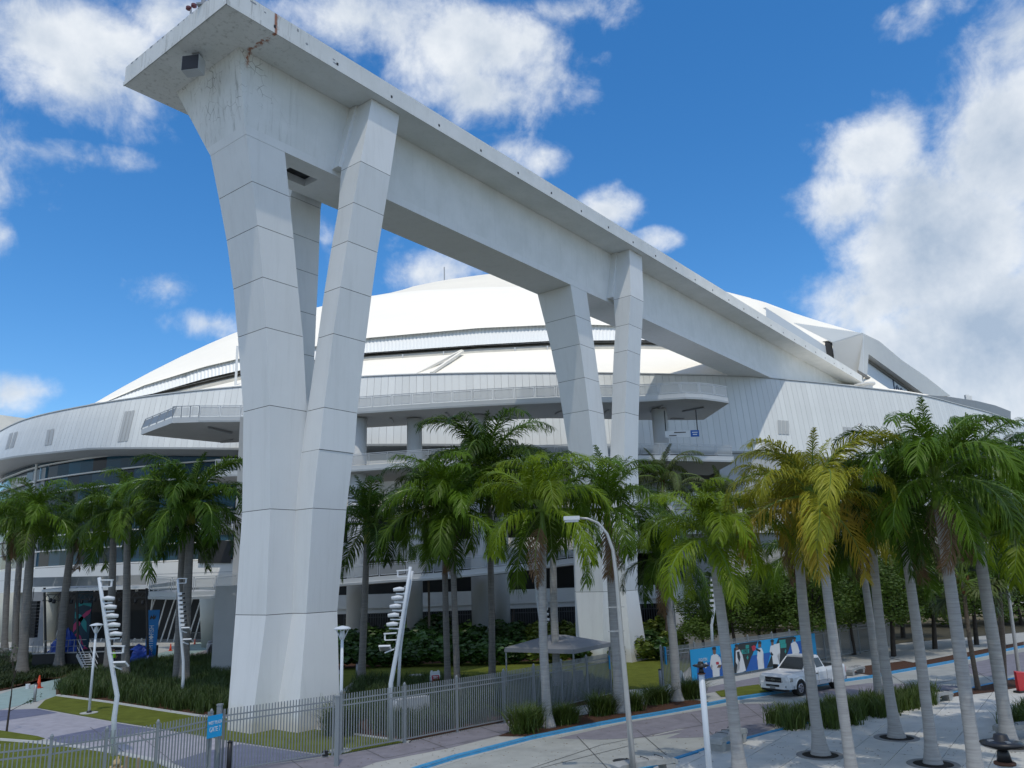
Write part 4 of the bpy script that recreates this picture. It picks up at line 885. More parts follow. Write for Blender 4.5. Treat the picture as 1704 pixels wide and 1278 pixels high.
def railrun(dpf, A, B, n, lean=0., infm=M_MESHP, h=1.08):
    A = np.array(A); B = np.array(B); d = (B-A)/np.linalg.norm(B-A)
    for k in range(n):
        P0 = A+(B-A)*k/n; P1 = A+(B-A)*(k+1)/n; q = MB(); L = np.array([lean, 0, 0])
        q.bar(P0+up_*h+L, P1+up_*h+L, .06, .06); q.bar(P0, P0+up_*h+L, .08, .08); q.bar(P1, P1+up_*h+L, .05, .05)
        q.add([P0+d*.1+up_*.12, P1-d*.1+up_*.12, P1-d*.1+up_*(h-.12)+L, P0+d*.1+up_*(h-.12)+L], [(0, 1, 2, 3)], 1); dpf('rail_panel', q, [M_GREYM, infm])
railrun(lp, a+up_*.56, b_+up_*.56, 4, .35, M_FENCE); railrun(lp, b_+up_*.56, c_+up_*.56, 3)
for (x0, y0, x1, y1, z) in [(347, 711.5, 385, 721, Z1-.12), (368, 736, 386, 732, Z1-.1)]:
    A = G(x0, y0, z); B = G(x1, y1, z); o = MB().bar(A, B, .25, .16).build('strip_light', M_GREYM); tag(o, 'dark strip light under the walkway prow, %s' % ('the longer one at the front' if x0 == 347 else 'the shorter one at the back'), 'strip light', 'strip lights under the decks')
for i, (x0, y0, x1, y1) in enumerate([(650, 696, 654, 704), (742, 687, 748, 697), (842, 694, 854, 684), (925, 689, 935, 684), (1005, 689, 1012, 683), (1083, 686, 1102, 676), (1136, 685, 1171, 678), (1116, 697, 1138, 697.5)]):
    A = G(x0, y0, Z1-.1); B = G(x1, y1, Z1-.1); o = MB().bar(A, B, .22, .14).build('strip_light', M_GREYM)
    tag(o, ['strip light under the top walkway, first to the right of the near pier', 'strip light under the top walkway, second to the right of the near pier', 'strip light under the top walkway just left of the far pier', 'strip light under the top walkway against the left leg of the far pier', 'strip light under the top walkway seen between the legs of the far pier', 'slanting strip light just right of the far pier', 'longest dark strip light near the right tip of the top walkway', 'strip light at the back of the right tip of the top walkway'][i], 'strip light', 'strip lights under the decks')
Z2 = 16.4
deck('second curved walkway deck, seen between the near pier and the palms', gp([(480, 790), (584, 785), (658, 780), (760, 775), (860, 771), (960, 769), (1060, 767.5), (1140, 767), (1222, 769)], Z2), gp([(480, 812), (600, 804), (660, 800), (760, 795), (860, 792), (960, 790), (1050, 790), (1120, 790), (1180, 791)], Z2))
deck('short walkway deck left of the near pier behind the tall palm', gp([(358, 793), (405, 792), (470, 790)], Z2), gp([(345, 803), (405, 806), (470, 808)], Z2))
z3 = lambda x: float(np.interp(x, [572, 947], [5.55, 7.35]))
def zr3(pts, D): 
    out = []
    for x, y in pts:
        d = ray(x, y); k = D/d[1]; out.append(CC+d*k)
    return out
deck('lowest sloping ramp rising to the right behind the palm trunks', zr3([(540, 977), (572, 975), (650, 969), (724, 965), (818, 956), (947, 941), (990, 936)], 68.), [p+np.array([0, 6., -.05]) for p in zr3([(540, 977), (572, 975), (650, 969), (724, 965), (818, 956), (947, 941), (990, 936)], 68.)], pw=2.2)
deck('left ramp landing with a patterned railing above the grey barriers', zr3([(246, 997), (300, 998), (352, 996), (400, 990), (430, 986)], 62.), [p+np.array([0, 7., 0]) for p in zr3([(244, 997), (300, 998), (352, 996), (400, 990), (430, 986)], 62.)], pw=1.6)
deck('upper left ramp landing behind the tall palm', zr3([(285, 886), (345, 884), (405, 881), (440, 879)], 70.), [p+np.array([0, 6., 0]) for p in zr3([(285, 886), (345, 884), (405, 881), (440, 879)], 70.)], pw=1.9)
# round columns that carry the ramps
cl = ['round ramp column just right of the near pier', 'white round column behind the twin bright-shafted palms', 'round grey column between the palms, standing in the shrub bed', 'slimmer white column right of the grey one, by the thin palm', 'column under the right tip of the top walkway, beside the coconut palm', 'square grey column left of the near pier']
cols = [(594, 76., .85, 0, 21.8), (690, 77., .75, 0, 21.8), (797, 76.5, .88, 0, 21.8), (832, 80., .75, 0, 16.4), (1099, 76., .75, 0, 21.8)]
for i, (x, D, r_, z0, z1) in enumerate(cols):
    d = ray(x, 850 if i != 4 else 715); p = CC+d*(D/d[1])
    o = MB().lathe((0, 0, 0), [(r_, z0), (r_, z1)], 20).build('ramp_column', M_DECKEDGE, None, True, (p[0], p[1], 0)); tag(o, cl[i], 'column', 'round columns carrying the ramps')
p = zr3([(382, 950)], 60.)[0]; o = MB().box((0, 0, 3.1), (1.5, 1.2, 7.2)).build('ramp_column', M_SOFFIT, None, loc=(p[0], p[1], -.3)); tag(o, cl[5], 'column')
p = zr3([(388, 850)], 68.)[0]; o = MB().box((0, 0, 13), (1.6, 1.2, 26)).build('ramp_column', M_SOFFIT, None, loc=(p[0]+.5, p[1]+2, -5)); tag(o, 'tall grey square column rising past the upper left landing', 'column')
# hanging directional sign
hs = empty('hanging_sign', 'white and blue direction sign hung on two rods below the right tip of the walkway', 'sign', tuple(zr3([(1135, 722)], 74.)[0]))
MB().box((0, 0, 0), (3.2, .08, .62)).build('sign_board', M_PRW, hs); MB().box((1.2, -.05, 0), (.8, .04, .62)).build('blue_end', M_BLUED, hs)
for x in (-1.5, 1.5): MB().tube([(x, .05, .3), (x, .05, 2.3)], .05, 6).build('hanging_rod', M_BLACK, hs)
for t_, x, z, sz in (('Section 12', -.5, .12, .26), ('Exit', -.9, -.15, .2)):
    pass
for dx, dz, w in ((-.2, .14, 1.1), (-.9, -.14, .7), (1.2, .1, .5), (1.2, -.1, .4)):
    MB().box((dx, -.075, dz), (w, .01, .08)).build('lettering_line', M_BLACK if dx < 1 else M_PRW, hs)

# dark picket screen at the back of the planting
sc = empty('dark_picket_screen', 'long dark picket screen under the ramps behind the shrubs', 'fence', (0, 82, 0))
p0 = zr3([(572, 1060)], 80.)[0]; p1 = zr3([(1180, 1050)], 80.)[0]; n_ = 150
pm = MB().box((0, 0, 1.6), (.06, .06, 3.2)).mesh('screen_picket', mat('screen_dark', (.07, .075, .08), .5))
for i in range(n_):
    x = p0[0]+(p1[0]-p0[0])*i/n_; link('screen_picket', pm, sc, (x, -2, .1))
q = MB()
for z in (.4, 2.9): q.bar((p0[0], -2.05, z), (p1[0], -2.05, z), .06, .08)
q.build('screen_rail', MATS['screen_dark'], sc)

# ------------------------------------------------------------------ palms
def frond_mesh(name, Lr, lift, droop, nl, ll, hang, seed, width=.05, twist=.5):
    """rachis along +x, arching; leaflets both sides"""
    rnd = random.Random(seed); b = MB(); n = 12; pts = []; x = z = y = 0.; ang = lift; dl = Lr/n; sw = rnd.uniform(-.12, .12)
    for i in range(n+1):
        pts.append(np.array([x, y, z])); f = (i+1)/n; x += cos(ang)*dl; z += sin(ang)*dl; y += sw*dl*f; ang -= droop*(.35+1.5*f)/n
    b.tube(pts, [max(.045*(1-i/n)**.8, .006)*Lr/3 for i in range(n+1)], 4, 1, False)
    P = np.array(pts); t_ = np.linspace(0, 1, n+1)
    for k in range(nl):
        f = .13+.87*(k+rnd.random()*.5)/nl; p = np.array([np.interp(f, t_, P[:, j]) for j in range(3)]); f2 = min(f+.03, 1.); f1 = f2-.03
        d = np.array([np.interp(f2, t_, P[:, j])-np.interp(f1, t_, P[:, j]) for j in range(3)]); d /= np.linalg.norm(d)
        side = np.array([-d[1], d[0], 0]); side /= np.linalg.norm(side)+1e-9; upn = np.cross(d, side)
        if upn[2] < 0 and d[0] > 0: upn = -upn
        l = ll*(sin(pi*min(.12+f*.80, 1.))**.55)*(1-.35*f)*rnd.uniform(.85, 1.15)
        for sgn in (-1, 1):
            el = rnd.uniform(-twist, twist)+.15; fw = .55+.75*f
            dr = side*sgn*cos(el)+upn*sin(el)+d*fw*rnd.uniform(.75, 1.2); dr /= np.linalg.norm(dr)
            w = width*rnd.uniform(.8, 1.2); wd = np.cross(dr, upn); wd /= np.linalg.norm(wd)+1e-9
            g = np.array([0, 0, -1.]); m1 = p+dr*l*.5+g*l*hang*.12; m2 = p+dr*l*.85*(1-hang*.25)+g*l*hang*.42; m3 = p+dr*l*(1-hang*.4)+g*l*hang*.75
            b.add([p-wd*w*.35, p+wd*w*.35, m1+wd*w*.5, m1-wd*w*.5, m2+wd*w*.35, m2-wd*w*.35, m3], [(0, 1, 2, 3), (3, 2, 4, 5), (5, 4, 6)], 0)
    return b.mesh(name, [LEAF['dark'], M_SHAFT])
ROYAL = {'up': [frond_mesh('frond', 3.0, 1.40, .8, 58, .62, .5, 11+i, .034, .7) for i in range(2)],
         'high': [frond_mesh('frond', 3.2, 1.28, 1.75, 74, .9, .55, 21+i, .034, .55) for i in range(3)],
         'mid': [frond_mesh('frond', 3.2, .80, 2.1, 76, .98, .62, 31+i, .034, .5) for i in range(3)],
         'low': [frond_mesh('frond', 3.1, .1, 1.75, 74, .98, .68, 41+i, .034, .45) for i in range(3)],
         'hang': [frond_mesh('frond', 3.0, -.5, 1.1, 68, .92, .55, 51+i, .034, .4) for i in range(2)]}
COCO = {'up': [frond_mesh('frond', 3.6, 1.35, .7, 50, .7, .35, 61+i, .04, .2) for i in range(2)],
        'high': [frond_mesh('frond', 3.6, 1.0, 1.6, 54, .85, .85, 71+i, .04, .15) for i in range(2)],
        'mid': [frond_mesh('frond', 3.6, .5, 1.9, 54, .9, 1.1, 81+i, .04, .15) for i in range(2)],
        'low': [frond_mesh('frond', 3.3, -.1, 1.5, 50, .85, 1.1, 91+i, .04, .15) for i in range(2)]}
def fan_mesh(seed):
    rnd = random.Random(seed); b = MB(); b.tube([(0, 0, 0), (.5, 0, .12), (1.1, 0, .1)], [.03, .025, .02], 4, 1, False); c = np.array([1.1, 0, .1])
    for k in range(34):
        a = -2.3+4.6*k/33+rnd.uniform(-.04, .04); l = .95*rnd.uniform(.85, 1.05)*(1-.12*abs(a)); el = rnd.uniform(-.1, .25)
        dr = np.array([cos(a)*cos(el), sin(a)*cos(el), sin(el)]); wd = np.array([-sin(a), cos(a), 0])*.045
        m1 = c+dr*l*.55; m2 = c+dr*l*.85+np.array([0, 0, -.12]); m3 = c+dr*l+np.array([0, 0, -.32]); b.add([c-wd*.3, c+wd*.3, m1+wd, m1-wd, m2+wd*.6, m2-wd*.6, m3], [(0, 1, 2, 3), (3, 2, 4, 5), (5, 4, 6)], 0)
    return b.mesh('frond', [LEAF['grey'], M_SHAFT])
FAN = [fan_mesh(1), fan_mesh(2)]
def palm(base, crown, r0, label, scale=1., leaf='dark', low=None, kind='royal', shaft='green', seed=1, shl=1.3, spear=True, n=(3, 5, 5, 4, 1), group='royal palms', trunk_m=None, depth=0.):
    scale *= 1.12 if base[0] < 1060 and kind == 'royal' else (.95 if base[0] > 1200 else 1.)
    if kind == 'royal' and base[0] < 830 and trunk_m is None: trunk_m = M_TRUNK2
    r0 *= .86 if base[0] < 400 else (.62 if base[0] < 1200 else .56); scale *= 1.38; n = (max(1, n[0]-1), n[1]+1, n[2]+2, n[3]+1, n[4])
    rnd = random.Random(seed*13+5); B = np.array(G(*base)); C = up(crown[0], crown[1], B+np.array([0, depth, 0]))
    r = empty({'royal': 'royal_palm', 'coco': 'coconut_palm', 'fan': 'fan_palm', 'thin': 'slender_palm'}[kind], label, 'palm', (B[0], B[1], 0), 0, group)
    L_ = C-B; L_[2] = C[2]; d = L_/np.linalg.norm(L_)
    top = L_-d*shl if shl else L_
    bend = np.array([rnd.uniform(-.12, .12), rnd.uniform(-.1, .1), 0])
    def tpt(f): return top*f + bend*sin(pi*f)*1.
    if kind in ('royal',): prof = [(0, 1.85), (.015, 1.62), (.05, 1.3), (.1, 1.08), (.2, .96), (.35, .97), (.5, .95), (.7, .9), (.85, .83), (1., .78)]
    elif kind == 'coco': prof = [(0, 1.4), (.06, 1.1), (.3, .9), (.7, .75), (1., .7)]
    else: prof = [(0, 1.25), (.1, 1.), (.5, .9), (1., .85)]
    # fine rings in the trunk outline
    fs = []; fz_ = [p[0] for p in prof]; fr = [p[1] for p in prof]; k_ = 46
    for i in range(k_+1):
        f = (i/k_)**1.15; fs.append((f, np.interp(f, fz_, fr)*(1+(.009 if i % 2 else -.006))))
    q = MB().tube([tpt(f) for f, _ in fs], [rr_*r0 for _, rr_ in fs], 12)
    q.build('trunk', trunk_m or (M_TRUNK if kind == 'royal' else M_TRUNKD), r, True)
    if shl:
        sp_ = [(0, .80), (.12, .98), (.3, .90), (.6, .66), (1., .42)]
        q = MB().tube([top+(L_-top)*f for f, _ in sp_], [k*r0 for _, k in sp_], 10); q.build('crownshaft', M_SHAFTY if shaft == 'yellow' else M_SHAFT, r, True)
    else:
        q = MB(); 
        for k in range(14):
            a = rnd.uniform(0, 2*pi); z = rnd.uniform(-.9, .1); p = L_+np.array([cos(a)*r0*.9, sin(a)*r0*.9, z]); q.bar(p, p+np.array([cos(a)*.22, sin(a)*.22, .38]), .07, .03)
        q.build('boot_stubs', mat('boot_brown', (.22, .09, .04), .9, .4, 6.), r)
    fam = ROYAL if kind in ('royal', 'thin') else COCO
    if kind == 'fan':
        for k in range(20):
            a = k*2.399+rnd.random(); e = rnd.uniform(-.9, 1.1); o = link('frond', FAN[k % 2], r, tuple(L_), (0, -e, a), scale*rnd.uniform(.85, 1.1)); o.material_slots[0].link = 'OBJECT'; o.material_slots[0].material = LEAF[leaf]
        return r
    a = rnd.uniform(0, 6)
    for key, cnt in zip(('up', 'high', 'mid', 'low', 'hang'), n):
        if key not in fam: continue
        for k in range(cnt):
            me = fam[key][rnd.randrange(len(fam[key]))]; a += 2.399+rnd.uniform(-.25, .25)
            sc_ = scale*rnd.uniform(.88, 1.1)*(.72 if key == 'up' else 1.)
            o = link('frond', me, r, tuple(L_+d*(.1 if key == 'up' else -.05)), (rnd.uniform(-.35, .35) if key != 'up' else 0, rnd.uniform(-.12, .12), a), sc_)
            lf_ = low if low and (key == 'hang' or (key == 'low' and rnd.random() < .45)) else leaf
            if rnd.random() < .12 and leaf == 'dark': lf_ = 'mid'
            o.material_slots[0].link = 'OBJECT'; o.material_slots[0].material = LEAF[lf_]
    if kind == 'royal' and rnd.random() < .45:       # a dead frond or two hang by the shaft
        for k in range(rnd.choice((1, 1, 2))):
            me = fam['hang'][0]; o = link('frond', me, r, tuple(L_-d*.5), (rnd.uniform(-.3, .3), .55, rnd.uniform(0, 6)), scale*.72); o.material_slots[0].link = 'OBJECT'; o.material_slots[0].material = LEAF['dead']
    return r
P = palm
P((7, 1089), (18, 872), .36, 'leftmost royal palm of the three grouped at the left edge', 1.05, 'dark', seed=1, shaft='yellow')
P((25, 1107), (38, 866), .34, 'middle royal palm of the three grouped at the left edge', 1.0, 'dark', seed=2, shaft='yellow')
P((36, 1125), (55, 862), .42, 'thickest royal palm of the three grouped at the left edge', 1.05, 'mid', seed=3)
P((98, 1114), (122, 878), .40, 'royal palm with a leaning grey trunk between the left group and the lamp', 1.0, 'dark', seed=4)
P((178, 1126), (190, 868), .34, 'royal palm directly behind the bent white fixture pole', 1.0, 'dark', seed=5)
P((208, 1135), (212, 850), .33, 'royal palm just right of the bent white fixture pole, with a pale spear leaf', 1.0, 'mid', seed=6)
P((294, 1142), (305, 868), .30, 'dark trunked royal palm half hidden behind the tall one by the near pier', 1.0, 'dark', seed=7)
P((306, 1147), (319, 842), .36, 'tallest left royal palm with a yellow crownshaft beside the near pier', 1.18, 'dark', seed=8, shaft='yellow', n=(3, 6, 6, 5, 2))
P((601, 1140), (612, 872), .38, 'royal palm with a swollen grey trunk just right of the near pier', 1.0, 'dark', seed=9, shaft='yellow')
P((714, 1092), (712, 905), .18, 'thin dark palm behind the second fixture pole', .72, 'dark', kind='thin', seed=10, shl=.8, n=(2, 4, 4, 3, 0), group='slender background palms')
P((746, 1160), (738, 845), .30, 'left one of the twin palms with lime green crownshafts', 1.08, 'mid', seed=11, n=(3, 6, 6, 4, 1), shl=1.5)
P((762, 1168), (751, 856), .30, 'right one of the twin palms with lime green crownshafts', 1.0, 'mid', seed=12, shl=1.5)
P((819, 1150), (811, 782), .33, 'tallest dark royal palm in the middle, rising above the others', 1.2, 'dark', seed=13, n=(4, 6, 6, 5, 1))
P((853, 1064), (861, 842), .22, 'slim brown trunked palm behind the middle group', .85, 'dark', kind='thin', seed=14, shl=.9, n=(2, 5, 5, 3, 0), group='slender background palms')
P((912, 1210), (902, 848), .33, 'bright green royal palm in the kerbside mulch bed with a banded trunk', .92, 'bright', low='mid', seed=15, shl=1.6, n=(3, 5, 4, 3, 2))
P((929, 1160), (919, 848), .36, 'dark royal palm standing right behind the banded trunk palm', .95, 'mid', seed=16)
P((1032, 1185), (1010, 848), .40, 'royal palm with a thick foot beside the big street lamp', .95, 'mid', seed=17, shl=1.3, shaft='yellow', n=(4, 5, 5, 3, 0))
P((1011, 1066), (1002, 872), .22, 'slim brown trunked palm in front of the far pier', .85, 'dark', kind='thin', seed=18, shl=.7, n=(2, 4, 5, 3, 0), group='slender background palms')
P((1112, 1082), (1102, 800), .32, 'coconut palm with feathery upright fronds below the walkway tip', 1.0, 'grey', kind='coco', seed=19, shl=0, n=(5, 7, 5, 3, 0), group='coconut palms')
P((1216, 1085), (1204, 838), .30, 'second coconut palm, right of the first and half hidden by the yellow palms', 1.0, 'grey', kind='coco', seed=20, shl=0, n=(4, 7, 6, 4, 0), group='coconut palms')
P((1126, 1166), (1105, 930), .38, 'pale royal palm trunk by the gate opening, its dark crown behind the bright one', .85, 'dark', seed=21)
P((1232, 1294), (1184, 893), .36, 'nearest bright green royal palm, alone right of the street lamp', .76, 'bright', low='bright', seed=22, shl=1.0, n=(2, 5, 6, 5, 2))
P((1366, 1257), (1322, 846), .36, 'left one of the yellowish palms, in the round tree grate', .86, 'yellow', low='yellow', seed=23, shl=1.0, n=(3, 5, 6, 4, 2))
P((1421, 1308), (1356, 824), .30, 'second yellowish palm with orange hanging fronds, its foot at the frame bottom', .84, 'yellow', low='orange', seed=24, shl=1.0, n=(3, 5, 6, 4, 2))
P((1464, 1176), (1424, 872), .33, 'olive palm rising from the grass bed behind the yellowish pair', .85, 'yellow', low='orange', seed=25, shl=.9)
P((1492, 1228), (1447, 872), .36, 'dark green palm with a broad foot in the middle tree grate', .9, 'mid', seed=26, shl=.9)
P((1553, 1272), (1497, 842), .33, 'dark green palm in the lowest tree grate', .84, 'dark', seed=27, shl=1.1, n=(3, 6, 5, 4, 1))
P((1628, 1312), (1556, 796), .36, 'largest dark palm at right with one long frond reaching up left', .92, 'mid', seed=28, shl=1.0, n=(3, 6, 6, 4, 2))
P((1628, 1148), (1602, 968), .22, 'fan palm with a ragged brown trunk in the small mulch bed', 1.1, 'grey', kind='fan', seed=29, shl=0, group='fan palms')
P((1680, 1243), (1611, 806), .40, 'dark royal palm with a wide foot beside the black disc light', .95, 'mid', seed=30, shl=1.1, n=(3, 6, 6, 4, 1))
P((1671, 1142), (1655, 905), .27, 'brown trunked palm in the small mulch bed, right of the fan palm', .9, 'dark', kind='thin', seed=31, shl=.8, n=(2, 5, 5, 4, 0), group='slender background palms')
P((1760, 1240), (1712, 880), .36, 'bright palm cut by the right edge of the picture', .9, 'bright', seed=32, shl=1.1)
P((1790, 1215), (1745, 800), .36, 'high dark palm reaching in from beyond the right edge', .95, 'dark', seed=33, shl=1.1)
P((1348, 1178), (1334, 925), .24, 'thin grey palm hidden behind the left yellowish palm', .8, 'mid', kind='thin', seed=34, shl=.8, n=(1, 3, 4, 3, 0), group='slender background palms')

# ------------------------------------------------------------------ leafy things
def leaf_blob(b, c, rad, n, size, rnd, flat=1., mi=0):
    for _ in range(n):
        while True:
            p = np.array([rnd.uniform(-1, 1), rnd.uniform(-1, 1), rnd.uniform(-1, 1)]); l = np.linalg.norm(p)
            if .45 < l < 1: break
        q = c+p*rad*np.array([1, 1, flat]); nrm = p/l+np.array([rnd.uniform(-.7, .7) for _ in range(3)]); nrm /= np.linalg.norm(nrm)
        a = np.cross(nrm, (0, 0, 1)); a /= np.linalg.norm(a)+1e-6; c2 = np.cross(nrm, a); s_ = size*rnd.uniform(.6, 1.3)
        b.add([q-a*s_*.5, q+c2*s_*.32+nrm*s_*.08, q+a*s_*.6, q-c2*s_*.32+nrm*s_*.08], [(0, 1, 2, 3)], mi)
def tree_mesh(seed, h, w, n):
    rnd = random.Random(seed); t = MB(); top = np.array([rnd.uniform(-.3, .3), rnd.uniform(-.3, .3), h*.45]); t.tube([(0, 0, 0), top*.5, top], [.19, .15, .11], 8)
    b = MB(); nb = 26
    for i in range(nb):
        a = rnd.uniform(0, 2*pi); rr_ = w*math.sqrt(rnd.random())*.8; z = h*(.34+.56*rnd.random()*(1-(rr_/w)**2*.6)); c = np.array([cos(a)*rr_, sin(a)*rr_, z])
        if i < 8: t.tube([top, (top+c)/2+np.array([0, 0, .2]), c], [.09, .06, .03], 5)
        leaf_blob(b, c, rnd.uniform(.8, 1.45)*w/3.2, n//nb, .22, rnd, .75)
    return t.mesh('trunk', M_BARK), b.mesh('crown', M_TREELEAF)
TM = [tree_mesh(1, 7.2, 3.4, 9000), tree_mesh(2, 8.2, 3.8, 9500)]
tl = ['leftmost broadleaf tree, behind the pale screen wall and the fixture pole', 'dense broadleaf tree above the white tarp wall', 'broadleaf tree behind the left yellowish palm', 'broadleaf tree over the player banner', 'shady broadleaf tree behind the pickup truck', 'bright leaved tree seen between the olive and dark palms', 'broad tree directly behind the lowest-grate palm', 'tree behind the fan palm', 'farthest tree by the right edge lamp', 'tree at the far right end of the street', 'back row tree left of the yellowish palms', 'back row tree behind the middle grate palm', 'back row tree near the far lawn']
for i, (px, D, k, sc_) in enumerate([(1170, 60, 0, .72), (1222, 60, 1, .8), (1290, 62, 0, .95), (1345, 59, 1, .9), (1415, 62, 0, 1.), (1480, 60, 1, 1.), (1550, 64, 0, 1.05), (1620, 66, 1, 1.), (1700, 84, 0, 1.05), (1765, 80, 1, 1.), (1260, 70, 0, .85), (1500, 74, 1, 1.1), (1600, 84, 0, 1.1)]):
    d = ray(px, 1040); p = CC+d*(D/d[1]); r = empty('broadleaf_tree', tl[i], 'tree', (p[0], p[1], 0), random.uniform(0, 6), 'broadleaf trees behind the street'); r.scale = (sc_,)*3
    link('trunk', TM[k][0], r); link('crown', TM[k][1], r)
def shrub_mesh(seed, m, w, h, n, size):
    rnd = random.Random(seed); b = MB()
    for i in range(7):
        a = rnd.uniform(0, 2*pi); rr_ = w*.55*rnd.random(); leaf_blob(b, np.array([cos(a)*rr_, sin(a)*rr_, h*rnd.uniform(.35, .7)]), w*.5, n//7, size, rnd, h/w*.7)
    return b.mesh('foliage', m)
SHM = [shrub_mesh(3, M_SHRUB, 1.5, 1.7, 520, .42), shrub_mesh(4, M_SHRUB, 1.6, 2.1, 560, .45), shrub_mesh(5, M_CROTON, 1.4, 1.6, 520, .4), shrub_mesh(6, M_CROTON, 1.3, 2.0, 500, .36)]
def shrub(px, py, k, sc_, label, name='shrub', grp=None, cat='shrub'):
    p = G(px, py); o = link(name, SHM[k], None, (p[0], p[1], 0), (0, 0, random.uniform(0, 6)), sc_); return tag(o, label, cat, grp)
random.seed(11)
RN = ('front row', 'middle row', 'back row')
def seg(x):
    for lim, t_ in ((625, 'beside the near pier'), (680, 'behind the double fixture pole'), (730, 'round the thin climbing-plant palm'), (780, 'behind the twin bright-shafted palms'), (830, 'behind the tallest middle palm'), (885, 'left of the canopy tent'), (940, 'behind the canopy tent'), (1000, 'left of the far pier foot'), (1060, 'in front of the far pier foot'), (1200, 'right of the far pier foot')):
        if x < lim: return t_
for row_i, (y0, y1, z) in enumerate(((1112, 1098, 1.), (1096, 1082, 1.15), (1082, 1068, 1.3))):
    x = 575
    while x < 880:
        shrub(x, y0+(y1-y0)*(x-575)/540., random.choice((0, 1)), z*random.uniform(.85, 1.15), 'dark broad-leaved shrub of the '+RN[row_i]+' '+seg(x), grp='dark shrubs under the ramps'); x += 24
    while x < 1135:
        shrub(x, y0+(y1-y0)*(x-575)/540., random.choice((2, 3, 2, 0)), z*random.uniform(.8, 1.05), 'yellow-green shrub of the '+RN[row_i]+' '+seg(x), grp='yellow-green shrubs by the far pier'); x += 24
for x, y, k, s_, l in [(718, 1085, 1, 1.7, 'tall climbing shrub wrapped round the thin palm'), (712, 1098, 0, 1.5, 'big dark shrub below the climbing one'), (1150, 1080, 3, 1.2, 'spiky yellow-green shrub right of the far pier'), (1172, 1086, 2, .9, 'low yellow-green shrub behind the banner fence'), (1205, 1082, 3, .9, 'small shrub on the raised bed behind the banner'), (945, 1080, 3, 1.3, 'leafy young tree shape left of the far pier foot')]: shrub(x, y, k, s_, l)
# blade plants
def blades(name, area_pts, m, h, w, lean, seed, stuff=True):
    rs = np.random.RandomState(seed); n = len(area_pts); P_ = np.array(area_pts); a = rs.uniform(0, 2*pi, n); H_ = h*rs.uniform(.65, 1.2, n); ln = lean*H_*rs.uniform(.3, 1.4, n)
    D_ = np.stack([np.cos(a), np.sin(a), 0*a], 1); W_ = np.stack([-np.sin(a+rs.uniform(-1, 1, n)), np.cos(a), 0*a], 1)*w/2
    Z_ = np.array([0, 0, 1.]); v = np.empty((n, 5, 3)); v[:, 0] = P_-W_; v[:, 1] = P_+W_; mid = P_+D_*ln[:, None]*.35+Z_*H_[:, None]*.65; v[:, 2] = mid+W_*.8; v[:, 3] = mid-W_*.8; v[:, 4] = P_+D_*ln[:, None]+Z_*H_[:, None]
    i = np.arange(n)*5; lv = np.empty((n, 7), int); lv[:, 0] = i; lv[:, 1] = i+1; lv[:, 2] = i+2; lv[:, 3] = i+3; lv[:, 4] = i+3; lv[:, 5] = i+2; lv[:, 6] = i+4
    me = bpy.data.meshes.new(name); me.vertices.add(n*5); me.vertices.foreach_set('co', v.ravel()); me.loops.add(n*7); me.loops.foreach_set('vertex_index', lv.ravel())
    me.polygons.add(n*2); st_ = np.stack([np.arange(n)*7, np.arange(n)*7+4], 1).ravel(); me.polygons.foreach_set('loop_start', st_); me.update(calc_edges=True); me.validate(); me.materials.append(m)
    return me
def bed(name, px, dens, h, w, lean, m, seed, clump=.5):
    poly = [tuple(G(*p)[:2]) for p in px]; xs = [p[0] for p in poly]; ys = [p[1] for p in poly]; rs = np.random.RandomState(seed); pts = []
    A = abs(sum(poly[i][0]*poly[(i+1) % len(poly)][1]-poly[(i+1) % len(poly)][0]*poly[i][1] for i in range(len(poly))))/2
    nc = int(A*4.5); c = 0; g = 0
    while c < nc and g < nc*20:
        g += 1; x = rs.uniform(min(xs), max(xs)); y = rs.uniform(min(ys), max(ys))
        if inside((x, y), poly):
            c += 1; k = int(dens/4.5); q = rs.normal(0, .16, (k, 2)); pts += [(x+a, y+b, 0) for a, b in q]
    o = link(name, blades(name, pts, m, h, w, lean, seed)); o['kind'] = 'stuff'; return o
tag(bed('liriope_bed', [(97, 1155), (97, 1148), (139, 1129), (250, 1108), (330, 1102), (415, 1100), (430, 1150), (400, 1192), (330, 1188), (260, 1178), (180, 1166)], 150, .85, .035, .45, M_BLADE, 1), 'tall dark grass bed between the left palms and the near pier', 'grass bed')
tag(bed('liriope_bed', [(560, 1234), (535, 1210), (565, 1178), (600, 1134), (780, 1141), (960, 1141), (1015, 1149), (1015, 1158), (940, 1174), (840, 1196), (760, 1212), (673, 1229), (600, 1218)], 110, .8, .035, .45, M_BLADE, 2), 'tall dark grass bed behind the picket fence', 'grass bed')
tag(bed('liriope_bed', [(1277, 1215), (1271, 1205), (1350, 1188), (1450, 1172), (1530, 1158), (1557, 1157), (1560, 1172), (1480, 1192), (1390, 1214), (1320, 1217)], 260, .75, .035, .5, M_BLADE2, 3), 'long strip of green grass clumps along the plaza side kerb', 'grass bed')
tag(bed('liriope_bed', [(1675, 1212), (1680, 1196), (1720, 1186), (1740, 1200), (1715, 1216)], 260, .7, .035, .5, M_BLADE2, 4), 'grass clumps at the right edge by the bench', 'grass bed')
tag(bed('shrub_bed', [(-100, 1165), (0, 1148), (60, 1130), (98, 1127), (160, 1110), (155, 1099), (0, 1088), (-100, 1095)], 120, .45, .06, .9, mat('low_shrub_blade', (.045, .075, .015), .6, transl=.15, var=.6, vs=1.2), 5), 'low tangled shrub bed around the left group of palms', 'shrub bed')
cm_ = blades('clump', [(a, b, 0) for a, b in np.random.RandomState(9).normal(0, .19, (420, 2))], M_BLADE2, .9, .028, 1.05, 9)
